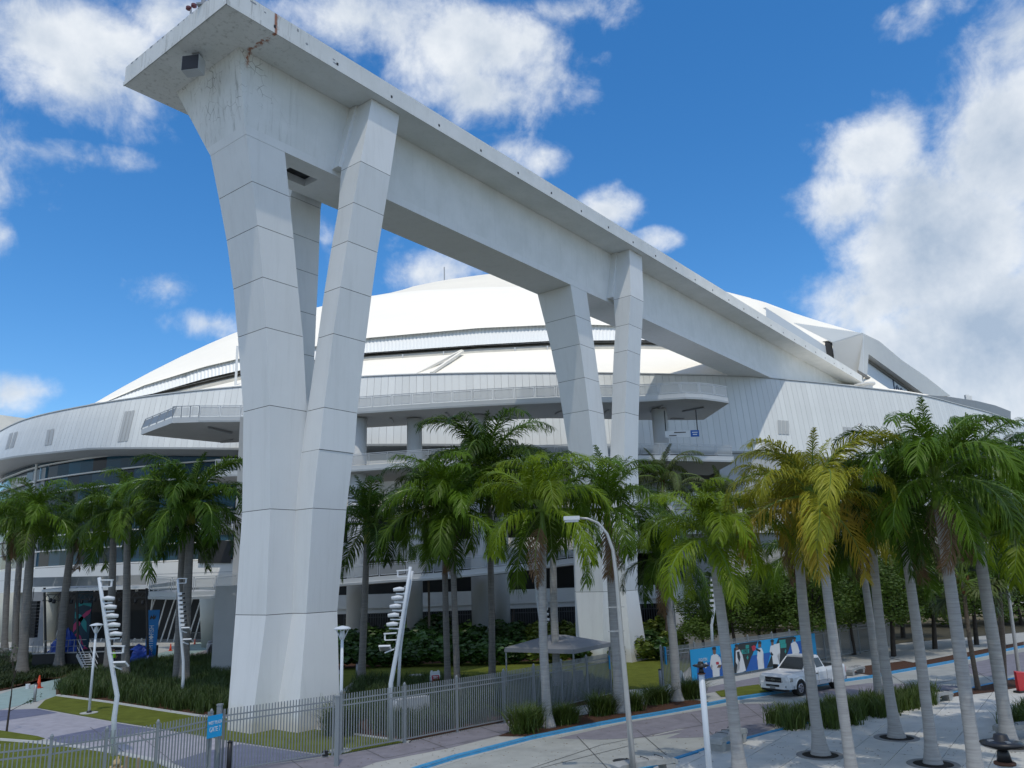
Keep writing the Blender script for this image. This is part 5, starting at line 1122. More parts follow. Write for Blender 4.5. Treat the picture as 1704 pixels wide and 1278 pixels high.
for x, y, s_, l in [(872, 1219, 1.25, 'largest grass clump at the left end of the kerbside mulch bed'), (896, 1210, 1., 'grass clump left of the banded palm trunk'), (935, 1205, 1.0, 'grass clump right of the banded palm trunk'), (950, 1203, .8, 'small grass clump beside the purple sidewalk'), (997, 1190, 1.1, 'grass clump left of the thick palm foot'), (1012, 1188, .8, 'lesser grass clump against the thick palm foot'), (1055, 1182, 1., 'grass clump just right of the street lamp'), (1088, 1172, 1., 'grass clump left of the gate palm'), (1101, 1170, .9, 'grass clump touching the gate palm on its left'), (1145, 1163, 1.1, 'grass clump right of the gate palm'), (1157, 1161, 1., 'last grass clump before the white post'), (568, 1222, 1.5, 'grass tuft at the lamp by the pier corner')]:
    p = G(x, y); o = link('grass_clump', cm_, None, (p[0], p[1], 0), (0, 0, random.uniform(0, 6)), s_); tag(o, l, 'grass clump', 'grass clumps in the kerbside mulch')
# sapling at the left
p = G(11, 1217); sp_ = empty('sapling', 'bare young tree with a few leaves at the lower left corner', 'sapling', (p[0], p[1], 0)); q = MB(); rnd = random.Random(8)
tips = []
def branch(q, a, d, l, r, lvl):
    e = a+d*l; q.tube([a, (a+e)/2+np.array([rnd.uniform(-.06, .06)]*3)*l, e], [r, r*.8, r*.55], 5)
    if lvl == 0: tips.append(e); return
    for _ in range(rnd.choice((2, 3))):
        nd = d+np.array([rnd.uniform(-.75, .75), rnd.uniform(-.75, .75), rnd.uniform(-.1, .4)]); nd /= np.linalg.norm(nd); branch(q, a+d*l*rnd.uniform(.6, 1), nd, l*rnd.uniform(.55, .75), r*.55, lvl-1)
q.tube([(0, 0, 0), (.03, 0, 1.6)], [.05, .035], 6); branch(q, np.array([.03, 0, 1.6]), np.array([.1, 0, 1.]), 1.2, .03, 3); branch(q, np.array([.03, 0, .9]), np.array([.9, 0, .45]), .8, .016, 2); q.build('trunk', M_BARK, sp_)
q = MB()
for e in tips[::2]: leaf_blob(q, e, .16, 7, .1, rnd)
q.build('leaves', M_SHRUB, sp_)
# far belt of trees closing the view to the right, read as one mass
rnd = random.Random(21); b = MB()
for px in range(1165, 1850, 9):
    d = ray(px, 1000); D = 88+rnd.uniform(-3, 3); p = CC+d*(D/d[1])
    for _ in range(3): leaf_blob(b, np.array([p[0]+rnd.uniform(-1, 1), p[1]+rnd.uniform(-2, 2), rnd.uniform(1.2, 5.5)]), rnd.uniform(1.2, 2.0), 60, .5, rnd, .9)
tag(b.build('tree_belt', M_TREELEAF), 'dark belt of distant foliage behind the street trees', 'trees', kind='stuff')
def W3(x, y, D): d = ray(x, y); return CC+d*(D/d[1])
# pale tarp screen and low wall behind the banner fence
a = W3(1135, 1075, 64); b_ = W3(1240, 1072, 66); q = MB(); n_ = 14; lo = []; hi = []
for i in range(n_+1):
    f = i/n_; p = a+(b_-a)*f; w = .12*sin(i*1.9); lo.append((p[0], p[1]+w, .2)); hi.append((p[0], p[1]+w*.6, 2.6-.12*abs(sin(i*.8))))
q.grid([lo, hi]); tag(q.build('tarp_screen', mat('pale_tarp', (.42, .42, .40), .7, .1, .8), None, True), 'pale sagging tarp screen between the trees behind the banner', 'screen')
o = MB().box((0, 0, 2.6), (2.2, .5, 5.2)).build('pale_pillar', M_WHITE, None, loc=tuple(W3(1142, 1000, 72)*np.array([1, 1, 0]))); tag(o, 'pale square pillar at the end of the ramp building', 'pillar')

# ------------------------------------------------------------------ picket fences
FH = 2.2
def fence(name, label, pts, gate=False, group=None, hgt=FH, skip_first_post=False, posts=True, step=.118):
    P_ = [np.array([p[0], p[1], 0.]) for p in pts]; r = empty(name, label, 'gate' if gate else 'fence', tuple(P_[0]), 0, group); O = P_[0]
    pk = MB().box((0, 0, hgt/2+.06), (.033, .033, hgt-.1)); pkm = pk.mesh('picket', M_FENCE)
    po = MB().box((0, 0, hgt/2), (.09, .09, hgt+.04)); po.box((0, 0, hgt+.04), (.11, .11, .03)); po.lathe((0, 0, hgt+.05), [(.05, 0), (.055, .04), (.02, .1)], 8); pom = po.mesh('post', M_FENCE)
    cnt = 0
    for A, B in zip(P_[:-1], P_[1:]):
        L_ = np.linalg.norm(B-A); d = (B-A)/L_; az = math.atan2(d[1], d[0]); n_ = max(1, int(round(L_/step)))
        for z in (.14, hgt-.42, hgt-.22): MB().bar(A-O+up_*z, B-O+up_*z, .035, .045).build('rail', M_FENCE, r)
        for i in range(n_+1):
            if cnt >= 298: break
            p = A+d*L_*i/n_-O; link('picket', pkm, r, tuple(p), (0, 0, az)); cnt += 1
        if posts:
            m_ = max(1, int(round(L_/2.44)))
            for i in range(m_+1):
                if i == 0 and (A is not P_[0] or skip_first_post): continue
                p = A+d*L_*i/m_-O; link('post', pom, r, tuple(p), (0, 0, az))
    return r, O
fl_ = [G(x, y, FH)[:2] for x, y in [(-40, 1243), (86, 1230), (178, 1217), (263, 1205), (352, 1187)]]
fence('picket_fence', 'grey picket fence at the lower left, from the frame edge to the gate sign', fl_)
g0 = G(374, 1180, FH)[:2]; g1 = G(556, 1166, FH)[:2]; g1 = G(553, 1258)[:2]
g0 = g0+(g1-g0)*0.0
r, O = fence('rolling_gate', 'wide grey rolling picket gate in front of the near pier', [g0, g1], True, posts=False)
for p in (g0, g1):
    MB().box((p[0]-O[0], p[1]-O[1], 1.1), (.07, .07, 2.2)).build('stile', M_FENCE, r)
MB().lathe((g1[0]-O[0]-.25, g1[1]-O[1]-.1, .02), [(.02, 0), (.12, .02), (.12, .2), (.02, .22)], 10).build('wheel', M_BLACK, r)
for i, (x, y, l) in enumerate([(366, 1174, 'thick steel gate post beside the blue gate sign'), (562, 1160, 'thick steel gate post at the right end of the rolling gate')]):
    p = G(x, y, FH+.15); o = MB(); o.box((0, 0, 1.18), (.16, .16, 2.36)); o.box((0, 0, 2.38), (.19, .19, .05)); o = o.build('gate_post', M_FENCE, None, loc=(p[0], p[1], 0)); tag(o, l, 'post', 'steel gate posts')
    if i == 0: gp0 = p
fr = [G(x, y)[:2] for x, y in [(566, 1256), (673, 1236), (840, 1203), (1018, 1158)]]
fence('picket_fence', 'long grey picket fence running from the lamp to the street palm', fr)
f2 = [G(x, y)[:2] for x, y in [(1104, 1145), (1160, 1136), (1290, 1113)]]
fence('picket_fence', 'grey picket fence carrying the blue player banner, left part', f2)
f3 = [G(x, y)[:2] for x, y in [(1290, 1113), (1400, 1093), (1490, 1078)]]
fence('picket_fence', 'grey picket fence behind the truck continuing the banner fence', f3, skip_first_post=True)
# gate sign
p = G(354, 1208, 1.7); d = (fl_[4]-fl_[3]); d = d/np.linalg.norm(d); az = math.atan2(d[1], d[0])
p = PL(354, 1208, np.array([*fl_[4], 0])-np.array([*d, 0])*.25, np.array([-d[1], d[0], 0])); 
gs = empty('gate_sign', 'blue gate sign with white lettering on the fence by the rolling gate', 'sign', (p[0]+d[1]*.1, p[1]-d[0]*.1, p[2]), az)
MB().box((0, 0, 0), (.62, .03, .72)).build('sign_board', M_BLUE, gs)
for txt, z, sz in (('WEST PLAZA', .12, .135), ('GATE 7', -.1, .20)):
    o = text_mesh(txt, sz, M_PRW, 'lettering', gs); o.data.transform(Matrix.Diagonal((.72, 1.15, 1, 1))); o.rotation_euler = (pi/2, 0, 0); o.location = (0, -.018, z)
for x in (-.25, .25): MB().box((x, .04, -.2), (.05, .05, 1.4)).build('sign_upright', M_FENCE, gs)
# small blue sign boards at the entrance
for x, y, hh, l in ((1018, 1104, .7, 'small blue sign at the end of the long fence beside the street palm'), (1112, 1096, .95, 'narrow blue sign on the gate leaf behind the pale palm')):
    p = G(x, y+ (54 if x < 1050 else 48)); o = MB().box((0, 0, 1.75), (.06, .45, hh)).build('blue_sign', M_BLUE, None, loc=(p[0]-.05, p[1]-.1, 0)); tag(o, l, 'sign')
# player banner
A0 = np.array([*f2[1], 0]); B0 = np.array([*f2[2], 0]); dB = (B0-A0)/np.linalg.norm(B0-A0); nB = np.array([dB[1], -dB[0], 0])
bn = empty('player_banner', 'long blue and charcoal banner with baseball player pictures on the picket fence', 'banner', tuple(A0+nB*.05), math.atan2(dB[1], dB[0]))
def bq(x, y):        # zoomed photograph coordinates -> banner coordinates
    px, py = 1160+x/8.52, 1050+y/8.52; p = PL(px, py, A0+nB*.05, nB); return ((p-A0)@dB, p[2])
LB = np.linalg.norm(B0-A0)+5.2
MB().box((LB/2-.25, 0, 1.02), (LB+.5, .02, 1.75)).build('banner_cloth', M_BLUE, bn)
def pr(name, pts, m, lay=0):
    q = [bq(*p) for p in pts]; q = [(a, max(.16, min(1.88, z))) for a, z in q]; y = -.014-.004*lay
    bm = bmesh.new(); f = bm.faces.new([bm.verts.new((a, y, z)) for a, z in q]); bmesh.ops.triangulate(bm, faces=[f]); me = bpy.data.meshes.new(name); bm.to_mesh(me); bm.free(); me.materials.append(m); return link(name, me, bn)
pr('print_panel', [(0, 470), (370, 410), (370, 640), (70, 695), (0, 700)], M_BLUED)
pr('print_panel', [(598, 142), (855, 104), (690, 590), (520, 612), (520, 250)], M_CHAR)
pr('print_panel', [(770, 350), (1040, 300), (990, 545), (690, 590)], M_BLUED)
pr('print_panel', [(1145, 66), (1368, 34), (1240, 420), (1120, 520), (985, 545)], M_CHAR)
pr('print_panel', [(1330, 160), (1520, 130), (1520, 420), (1240, 450)], M_BLUED)
def player(dx, dy, sh, pink=None):
    for nm, pts, m, lay in sh: pr(nm, [(x+dx, y+dy) for x, y in pts], m, lay)
player(0, 0, [('print_jersey', [(200, 350), (240, 325), (270, 325), (320, 360), (345, 470), (300, 500), (315, 560), (215, 560), (215, 470), (180, 500), (185, 420)], M_PRW, 1), ('print_trousers', [(215, 555), (315, 555), (318, 652), (222, 668)], M_PRW, 2), ('print_face', [(218, 262), (262, 262), (262, 320), (245, 335), (222, 318)], M_PRS, 2), ('print_cap', [(205, 240), (225, 218), (260, 225), (266, 265), (215, 268)], M_BLACK, 3), ('print_glove', [(262, 440), (300, 435), (308, 470), (270, 480)], M_PRR, 3), ('print_arm', [(300, 478), (345, 480), (330, 520), (275, 520)], M_PRS, 2)])
player(0, 0, [('print_jersey', [(545, 280), (600, 260), (640, 340), (690, 560), (640, 600), (555, 605), (600, 540), (545, 440)], M_PRW, 1), ('print_face', [(540, 215), (575, 215), (578, 262), (545, 270)], M_PRS, 2), ('print_cap', [(528, 200), (545, 178), (580, 190), (582, 220), (535, 225)], M_BLACK, 3), ('print_shade', [(560, 300), (590, 290), (610, 370), (600, 440), (570, 380)], M_CHAR, 3)])
player(0, 0, [('print_jersey', [(860, 250), (910, 240), (935, 300), (930, 420), (950, 540), (865, 552), (860, 430), (845, 380)], M_PRW, 1), ('print_face', [(862, 175), (905, 180), (905, 230), (865, 235)], M_PRS, 2), ('print_cap', [(858, 150), (880, 135), (905, 150), (908, 182), (862, 182)], M_BLACK, 3), ('print_glove', [(765, 220), (800, 200), (830, 220), (820, 275), (785, 285)], M_PRR, 3), ('print_arm', [(828, 240), (895, 270), (890, 300), (830, 265)], M_BLACK, 3)])
player(0, 0, [('print_jersey', [(1040, 210), (1090, 190), (1165, 170), (1175, 300), (1130, 350), (1165, 470), (1120, 505), (1075, 470), (1060, 360), (1025, 290)], M_PRW, 1), ('print_face', [(1045, 150), (1080, 150), (1080, 200), (1050, 205)], M_PRS, 2), ('print_cap', [(1035, 135), (1060, 115), (1085, 130), (1082, 158), (1040, 158)], M_BLACK, 3), ('print_arm', [(1040, 290), (1075, 330), (1070, 350), (1038, 340)], M_BLACK, 3)])
player(0, 0, [('print_jersey', [(1325, 180), (1385, 140), (1420, 190), (1450, 290), (1420, 360), (1360, 380), (1345, 290)], M_PRW, 1), ('print_face', [(1360, 105), (1395, 105), (1390, 150), (1362, 150)], M_PRS, 2), ('print_cap', [(1355, 95), (1375, 80), (1398, 92), (1398, 112), (1356, 114)], M_BLACK, 3)])
for pts in ([(685, 200), (732, 196), (732, 245), (685, 250)], [(1160, 130), (1250, 118), (1250, 175), (1165, 185)], [(1175, 185), (1262, 175), (1262, 235), (1178, 245)], [(712, 345), (728, 375), (712, 410), (695, 378)], [(1250, 255), (1262, 285), (1250, 320), (1236, 290)]): pr('print_block', pts, M_TEALP, 1)
pr('print_block', [(625, 268), (735, 255), (735, 315), (628, 328)], M_TEALP, 1)
def btext(t_, x, y, sz, m, sx=1.): o = text_mesh(t_, sz, m, 'print_lettering', bn, .002); o.data.transform(Matrix.Diagonal((sx, 1, 1, 1))); a, z = bq(x, y); o.rotation_euler = (pi/2, 0, 0); o.location = (a, -.03, z)
btext('CHEZ', 682, 292, .26, M_CHAR, .8); btext('ALCAN', 345, 345, .25, M_BLUED, .8); btext('FIGHTIN', 78, 410, .27, M_PRW, .8)
pr('print_fish', [(20, 470), (60, 455), (100, 462), (130, 440), (148, 490), (120, 530), (100, 505), (50, 510)], M_PRW, 1)

# ------------------------------------------------------------------ posts and lamps
def wpole(label, path, D, r0, fix, side, kind=0, second=None):
    B = G(*path[0]) if D is None else W3(*path[0], D)*np.array([1, 1, 0]); D = B[1]
    r = empty('fixture_pole', label, 'pole', (B[0], B[1], 0), 0, 'white fixture poles'); pts = [W3(x, y, D)-np.array([B[0], B[1], 0]) for x, y in path]; pts[0] = np.array([0, 0, 0.])
    k = len(pts); MB().tube(pts, [r0*(1-.35*i/(k-1)) for i in range(k)], 10).build('pole_shaft', M_WPOLE, r, True)
    if second:
        p2 = [W3(x, y, D+.35)-np.array([B[0], B[1], 0]) for x, y in second]; MB().tube(p2, r0*.62, 8).build('rear_stay', M_WPOLE, r, True)
        for f in np.linspace(.35, .97, 13):
            t_ = np.linspace(0, 1, len(p2)); a_ = np.array([np.interp(f, t_, [q[j] for q in p2]) for j in range(3)]); MB().box(a_-np.array([.12, .2, 0]), (.16, .3, .06)).build('rung', M_GREYM, r)
    for (x, y, kk) in fix:
        c_ = W3(x, y, D)-np.array([B[0], B[1], 0]); m = M_WHITE; s_ = side
        if kk == 'roll':
            q = MB(); q.tube([c_+np.array([s_*.05, -.05, .09]), c_+np.array([s_*.25, -.05, .11]), c_+np.array([s_*.52, -.05, .08])], [.07, .095, .075], 10); q.build('wrapped_fixture', M_PRW, r, True)
            MB().bar(c_+np.array([s_*-.02, 0, -.1]), c_+np.array([s_*.42, 0, -.08]), .09, .05).build('fixture_arm', M_PRW, r)
        elif kk == 'arm':
            q = MB(); q.bar(c_+np.array([0, 0, .12]), c_+np.array([s_*.55, 0, .10]), .12, .05); q.bar(c_+np.array([s_*.5, 0, .12]), c_+np.array([s_*.5, 0, -.16]), .06, .06); q.bar(c_+np.array([s_*.0, 0, -.16]), c_+np.array([s_*.5, 0, -.16]), .1, .04); q.build('bracket_arm', M_PRW, r)
        elif kk == 'flood':
            q = MB(); q.bar(c_, c_+np.array([s_*.4, 0, -.14]), .1, .05); q.build('fixture_arm', M_PRW, r)
            q = MB(); A_ = np.array([[1, 0, 0], [0, .85, -.5], [0, .5, .85]]); q.box(c_+np.array([s_*.38, -.05, .06]), (.5, .42, .07), 0, ax=A_); q.build('tilted_panel', M_PRW, r)
            q = MB(); q.box(c_+np.array([s_*.38, -.08, .03]), (.4, .34, .03), 0, ax=A_); q.build('panel_face', M_GREYM, r)
        else:
            q = MB(); q.box(c_+np.array([s_*.16, -.1, 0]), (.26, .2, .15)); q.build('box_fixture', M_PRW, r); MB().box(c_+np.array([s_*.32, -.12, .0]), (.16, .14, .1)).build('dark_snoot', M_BLACK, r)
    return r
wpole('bent white fixture pole at the lower left with wrapped lights on its right side', [(189, 1258), (190, 1195), (195, 1158), (183, 1090), (172, 1010), (165, 961)], None, .11,
      [(166, 970, 'arm'), (170, 1000, 'roll'), (173, 1014, 'roll'), (176, 1029, 'roll'), (179, 1044, 'roll'), (182, 1059, 'roll'), (185, 1080, 'arm'), (187, 1108, 'flood')], 1)
wpole('white fixture pole standing in the tall grass bed left of the near pier', [(301, 1166), (305, 1130), (305, 1100), (300, 1040), (296, 964)], None, .10,
      [(296, 966, 'arm')]+[(297+i*.6, 988+i*7.4, 'box') for i in range(8)]+[(300, 1049, 'flood'), (303, 1068, 'flood')], 1)
wpole('white double fixture pole leaning right behind the long fence', [(650.5, 1233), (650.5, 1137), (661, 1080), (672, 1015), (683, 943)], None, .11,
      [(681, 953, 'arm'), (675, 984, 'roll'), (672, 998, 'roll'), (669, 1012, 'roll'), (666, 1027, 'roll'), (664, 1042, 'roll'), (660, 1058, 'arm'), (656, 1080, 'flood')], -1, second=[(663, 1142), (666, 1080), (675, 1015), (686, 950)])
wpole('thin white fixture pole behind the banded palm, leaning left', [(903, 1078), (901, 1048), (894, 1000), (888, 937)], 48., .09, [(888, 945, 'arm')]+[(890+i*1.2, 962+i*9, 'roll') for i in range(9)], 1)
wpole('white fixture pole behind the bright green palm', [(1184, 1078), (1184, 1040), (1190, 1005), (1188, 960)], 52., .10, [(1189-i*.3, 965+i*8.5, 'box') for i in range(7)], -1)
def lamp_post(base, top, label):
    B = G(*base); Tt = up(*top, B); h = Tt[2]; r = empty('lamp_post', label, 'lamp post', (B[0], B[1], 0), 0, 'low plaza lamp posts')
    MB().tube([(0, 0, .12), (0, 0, h-.5)], [.075, .06], 10).build('pole', M_WPOLE, r, True); MB().lathe((0, 0, 0), [(.13, 0), (.13, .1), (.09, .14)], 12).build('base_collar', M_BLACK, r); MB().lathe((0, 0, 0), [(.45, -.02), (.45, .04)], 12).build('footing', M_KERB, r)
    q = MB()
    for k in range(4): a = k*pi/2+.5; q.tube([(cos(a)*.06, sin(a)*.06, h-.5), (cos(a)*.26, sin(a)*.26, h-.1)], .022, 5)
    q.build('lamp_cage', M_WPOLE, r); MB().lathe((0, 0, h-.5), [(.05, 0), (.12, .12), (.09, .34)], 12).build('lamp_globe', mat('frosted_glass', (.6, .62, .62), .25), r, True)
    MB().lathe((0, 0, h-.1), [(.34, 0), (.36, .03), (.26, .09), (.05, .14)], 20).build('lamp_cap', M_WPOLE, r, True)
lamp_post((148, 1187), (160, 1038), 'mushroom lamp post on the lawn at left'); lamp_post((566, 1250), (568, 1043), 'mushroom lamp post against the right edge of the near pier')
B = G(1056, 1302); r = empty('street_lamp', 'tall brushed steel street lamp with an arched arm and box head', 'street lamp', (B[0], B[1], 0)); O_ = np.array([B[0], B[1], 0])
pts = [W3(x, y, B[1])-O_ for x, y in [(1056, 1302), (1044, 1170), (1034, 1060), (1026, 960), (1020, 915), (1010, 888), (995, 870), (978, 863), (964, 862)]]; pts[0][2] = -.1
MB().tube(pts, [.10, .09, .08, .072, .062, .05, .042, .036, .036], 12).build('lamp_pole', M_POLE, r, True)
h_ = pts[-1]; q = MB(); q.box(h_+np.array([-.27, 0, -.0]), (.54, .34, .13)); q.box(h_+np.array([-.27, 0, -.1]), (.46, .28, .06)); q.build('lamp_head', M_PRW, r)
for y in (1010, 1050): p_ = W3(1034, y, B[1])-O_; MB().bar(p_+np.array([-.45, 0, 0]), p_+np.array([.1, 0, 0]), .03, .03).build('banner_arm', M_POLE, r)
B = G(1765, 1250); r = empty('street_lamp', 'slim steel pole at the far right by the red sign', 'street lamp', (*W3(1697, 1135, 44)[:2], 0)); D = 44.; O_ = np.array([r.location.x, r.location.y, 0]); MB().tube([(0, 0, 0), W3(1680, 1000, D)-O_, W3(1668, 940, D)-O_], [.1, .08, .07], 10).build('lamp_pole', M_POLE, r, True)
def disc(base, top, label, dark=True):
    B = W3(*base) if len(base) == 3 else G(*base); B = B*np.array([1, 1, 0]); h = up(*top, B)[2]; r = empty('disc_light', label, 'lamp post', tuple(B), 0, 'black disc lights')
    MB().tube([(0, 0, 0), (0, 0, h-.3)], .095, 12).build('post', M_WPOLE, r, True); MB().lathe((0, 0, h-.34), [(.13, .0), (.13, .03), (.1, .04)], 14).build('collar', mat('rusty_collar', (.16, .07, .04), .8, .4, 8.), r, True)
    MB().lathe((0, 0, h-.3), [(.09, 0), (.07, .12), (.05, .14)], 14).build('neck', M_BLACK, r, True); MB().lathe((0, 0, h-.16), [(.06, 0), (.25, .06), (.26, .09), (.17, .11), (.10, .12), (.08, .19), (.01, .2)], 28).build('disc_head', M_BLACK, r, True); q = MB()
    for k in range(4): a = k*pi/2; q.box((cos(a)*.14, sin(a)*.14, h-.045), (.07, .05, .02), 0, rz=a)
    q.build('led_block', M_GREYM, r)
disc((1183, 1314), (1161, 1103), 'black disc light on a pale post right of the big street lamp'); disc((1677, 1300, 11.3), (1661, 1226), 'nearest black disc light, at the lower right corner')

# ------------------------------------------------------------------ canopy tent
c4 = [G(839, 1078, 2.6), G(954.5, 1081, 2.6), G(1016.5, 1069, 2.6)]; c4.append(c4[0]+c4[2]-c4[1]); cc_ = sum(c4)/4
r = empty('canopy_tent', 'grey hip-roofed canopy on four posts behind the long fence', 'canopy', (cc_[0], cc_[1], 0)); L4 = [p-cc_*np.array([1, 1, 0]) for p in c4]; ap0 = (L4[0]+L4[3])/2*.25+np.array([0, 0, 3.45*.0])
q = MB(); tz = W3(934, 1056, cc_[1])[2]; ra = (L4[0]+L4[3])/2*.22; rb_ = (L4[1]+L4[2])/2*.22; ra[2] = rb_[2] = tz
q.add([*L4, ra, rb_], [(0, 1, 5, 4), (1, 2, 5), (2, 3, 4, 5), (3, 0, 4)]); dn = [p-np.array([0, 0, .22]) for p in L4]; q.add([*L4, *dn], [(0, 4, 5, 1), (1, 5, 6, 2), (2, 6, 7, 3), (3, 7, 4, 0)]); q.build('canopy_roof', M_TENT, r)
for p in L4: MB().box((p[0]*.97, p[1]*.97, 1.2), (.09, .09, 2.5)).build('canopy_post', M_FENCE, r)
for x, y in ((.4, -.3), (1.1, .2), (-.9, .5)): MB().box((x, y, .6), (.5, .4, 1.2)).build('turnstile', M_GREYM, r)

# ------------------------------------------------------------------ small plaza things
def bench(px, label, az, sc_=1., ln=2.2):
    B = G(*px); r = empty('concrete_bench', label, 'bench', (B[0], B[1], 0), az, 'concrete benches'); L_ = ln/2
    q = MB(); rows = []
    for x, z in ((-L_-.12, .44), (-L_, .5), (0, .53), (L_, .5), (L_+.12, .44)): rows.append([(x, -.28, z-.16), (x, -.28, z), (x, .28, z), (x, .28, z-.16)])
    q.grid(rows, closed=True); q.f += [(0, 1, 2, 3), (len(q.v)-4, len(q.v)-1, len(q.v)-2, len(q.v)-3)]; q.m += [0, 0]; q.build('seat_slab', M_CONB, r)
    for s_ in (-1, 1):
        q = MB(); a = L_-.2; q.hexa([(s_*(a-.08), -.25, 0), (s_*(a+.14), -.25, 0), (s_*(a+.14), .25, 0), (s_*(a-.08), .25, 0), (s_*(a-.14), -.27, .36), (s_*(a+.26), -.27, .3), (s_*(a+.26), .27, .3), (s_*(a-.14), .27, .36)]); q.build('leg', M_CONB, r)
    for x in (-.55, 0, .55): MB().tube([(x, -.24, .53), (x, -.24, .575), (x, .24, .575), (x, .24, .53)], .012, 5).build('skate_stop', M_BLACK, r)
    r.scale = (sc_,)*3
bench((1213, 1242), 'concrete bench on the plaza kerb, behind the bright palm trunk', radians(52)); bench((1074, 1292), 'nearest concrete bench, at the foot of the street lamp', radians(24), 1., 2.0)
bench((1566, 1167), 'white concrete bench at the end of the grass strip', radians(28), .8, 1.5); bench((1712, 1228), 'concrete bench at the right frame edge below the grass clumps', radians(8)); bench((1424, 1122), 'far concrete bench behind the pickup truck', radians(45), .8)
for x, y, l in ((1365, 1257, 'round tree grate round the left yellowish palm'), (1492, 1228, 'round tree grate round the middle palm'), (1553, 1272, 'lowest round tree grate in view'), (1680, 1243, 'round tree grate beside the nearest disc light')):
    p = G(x, y); r = empty('tree_grate', l, 'tree grate', (p[0], p[1], 0), 0, 'tree grates'); q = MB(); n_ = 32
    q.grid([[(cos(2*pi*i/n_)*r_, sin(2*pi*i/n_)*r_, z) for i in range(n_+1)] for r_, z in ((.62, .004), (.62, .022), (.8, .022), (.82, .004))]); q.build('grate_ring', mat('grate_grey', (.24, .24, .235), .7), r); MB().lathe((0, 0, 0), [(.63, .004), (.5, .03), (.2, .05)], 20).build('soil_roots', mat('root_soil', (.03, .025, .02), .95, .5, 14., .9, 30.), r)
o = MB().lathe((0, 0, 0), [(.36, -.118), (.36, -.108), (.02, -.106)], 20).build('manhole_cover', M_BLACK, None, loc=tuple(G(1036, 1266, -.12)*np.array([1, 1, 0]))); tag(o, 'dark round manhole cover in the road by the street lamp', 'manhole cover')
o = MB().lathe((0, 0, 0), [(.5, .0), (.5, .05), (.3, .06)], 16).build('manhole_cover', M_CONB, None, loc=tuple(G(692, 1124)*np.array([1, 1, 0]))); tag(o, 'pale ringed manhole in the lawn behind the fence', 'manhole cover')
# A-frame signs
def aframe(px, label, face, az, h=1.1, w=.62):
    p = G(*px); r = empty('a_frame_sign', label, 'sign', (p[0], p[1], 0), az, 'A-frame signs')
    for s_ in (-1, 1):
        q = MB(); q.hexa([(-w/2, s_*.32-.02, 0), (w/2, s_*.32-.02, 0), (w/2, s_*.32+.02, 0), (-w/2, s_*.32+.02, 0), (-w/2+.03, s_*.03-.02, h), (w/2-.03, s_*.03-.02, h), (w/2-.03, s_*.03+.02, h), (-w/2+.03, s_*.03+.02, h)]); q.build('board', M_PRW, r)
    for x in (-.2, .2): MB().box((x, 0, h+.03), (.1, .06, .07)).build('carry_grip', M_PRW, r)
    f = lambda x, z: (x, -.345+.29*z/h, z); q = MB().add([f(-.24, .12), f(.24, .12), f(.22, .9), f(-.22, .9)], [(0, 1, 2, 3)]); q.build('poster', face, r)
    return r, f
r, f = aframe((724, 1150), 'white A-frame board with a red poster behind the long fence', M_PRR, radians(18))
for z, w_ in ((.82, .32), (.77, .24), (.70, .28)): MB().add([f(-w_/2, z), f(w_/2, z), f(w_/2, z+.03), f(-w_/2, z+.03)], [(0, 1, 2, 3)]).build('print_line', M_PRW, r).location = (0, -.006, 0)
MB().add([f(-.1, .36), f(.1, .36), f(.1, .58), f(-.1, .58)], [(0, 1, 2, 3)]).build('print_square', M_PRW, r).location = (0, -.006, 0)
aframe((1131, 1157), 'white A-frame board in front of the banner fence by the gate palm', M_PRW, radians(-50), 1.2)
# bollard lights
for x, y, h, l in ((57, 1168, 1.0, 'dark bollard light beside the teal walk'), (1100, 1146, 1.0, 'dark bollard by the gate leaf'), (594, 1128, .9, 'dark bollard light behind the palm near the pier'), (380, 1292, 1.1, 'dark bollard inside the rolling gate'), (392, 1118, 1.0, 'dark bollard against the left edge of the near pier')):
    p = G(x, y); r = empty('bollard_light', l, 'bollard', (p[0], p[1], 0), 0, 'dark bollards'); MB().tube([(0, 0, 0), (0, 0, h)], .085, 12).build('bollard_body', M_GREYM if x != 380 else M_BLACK, r, True); MB().lathe((0, 0, h), [(.09, 0), (.1, .03), (.02, .08)], 12).build('bollard_cap', M_BLACK, r)
def cone(x, y, s_, label):
    p = G(x, y); r = empty('traffic_cone', label, 'traffic cone', (p[0], p[1], 0), 0, 'orange traffic cones'); MB().box((0, 0, .02), (.36, .36, .04)).build('cone_base', M_ORANGE, r); MB().lathe((0, 0, .04), [(.14, 0), (.09, .3), (.035, .66), (.03, .68)], 14).build('cone_body', M_ORANGE, r, True); r.scale = (s_,)*3
cone(64, 1145, 1.15, 'nearest traffic cone, on the teal walk at left'); cone(283.5, 1083, 1.0, 'traffic cone right of the blue flag banner'); cone(324, 1072, .75, 'traffic cone behind the fixture pole'); cone(354.5, 1064, 1.0, 'farthest traffic cone by the litter bins'); cone(351, 1084, .6, 'small traffic cone near the stacked barriers')
o = MB().lathe((0, 0, 0), [(.13, 0), (.15, .3), (.12, .31)], 12).build('white_bucket', M_PRW, None, loc=tuple(G(46, 1146))); tag(o, 'small white bucket beside the nearest cone', 'bucket')
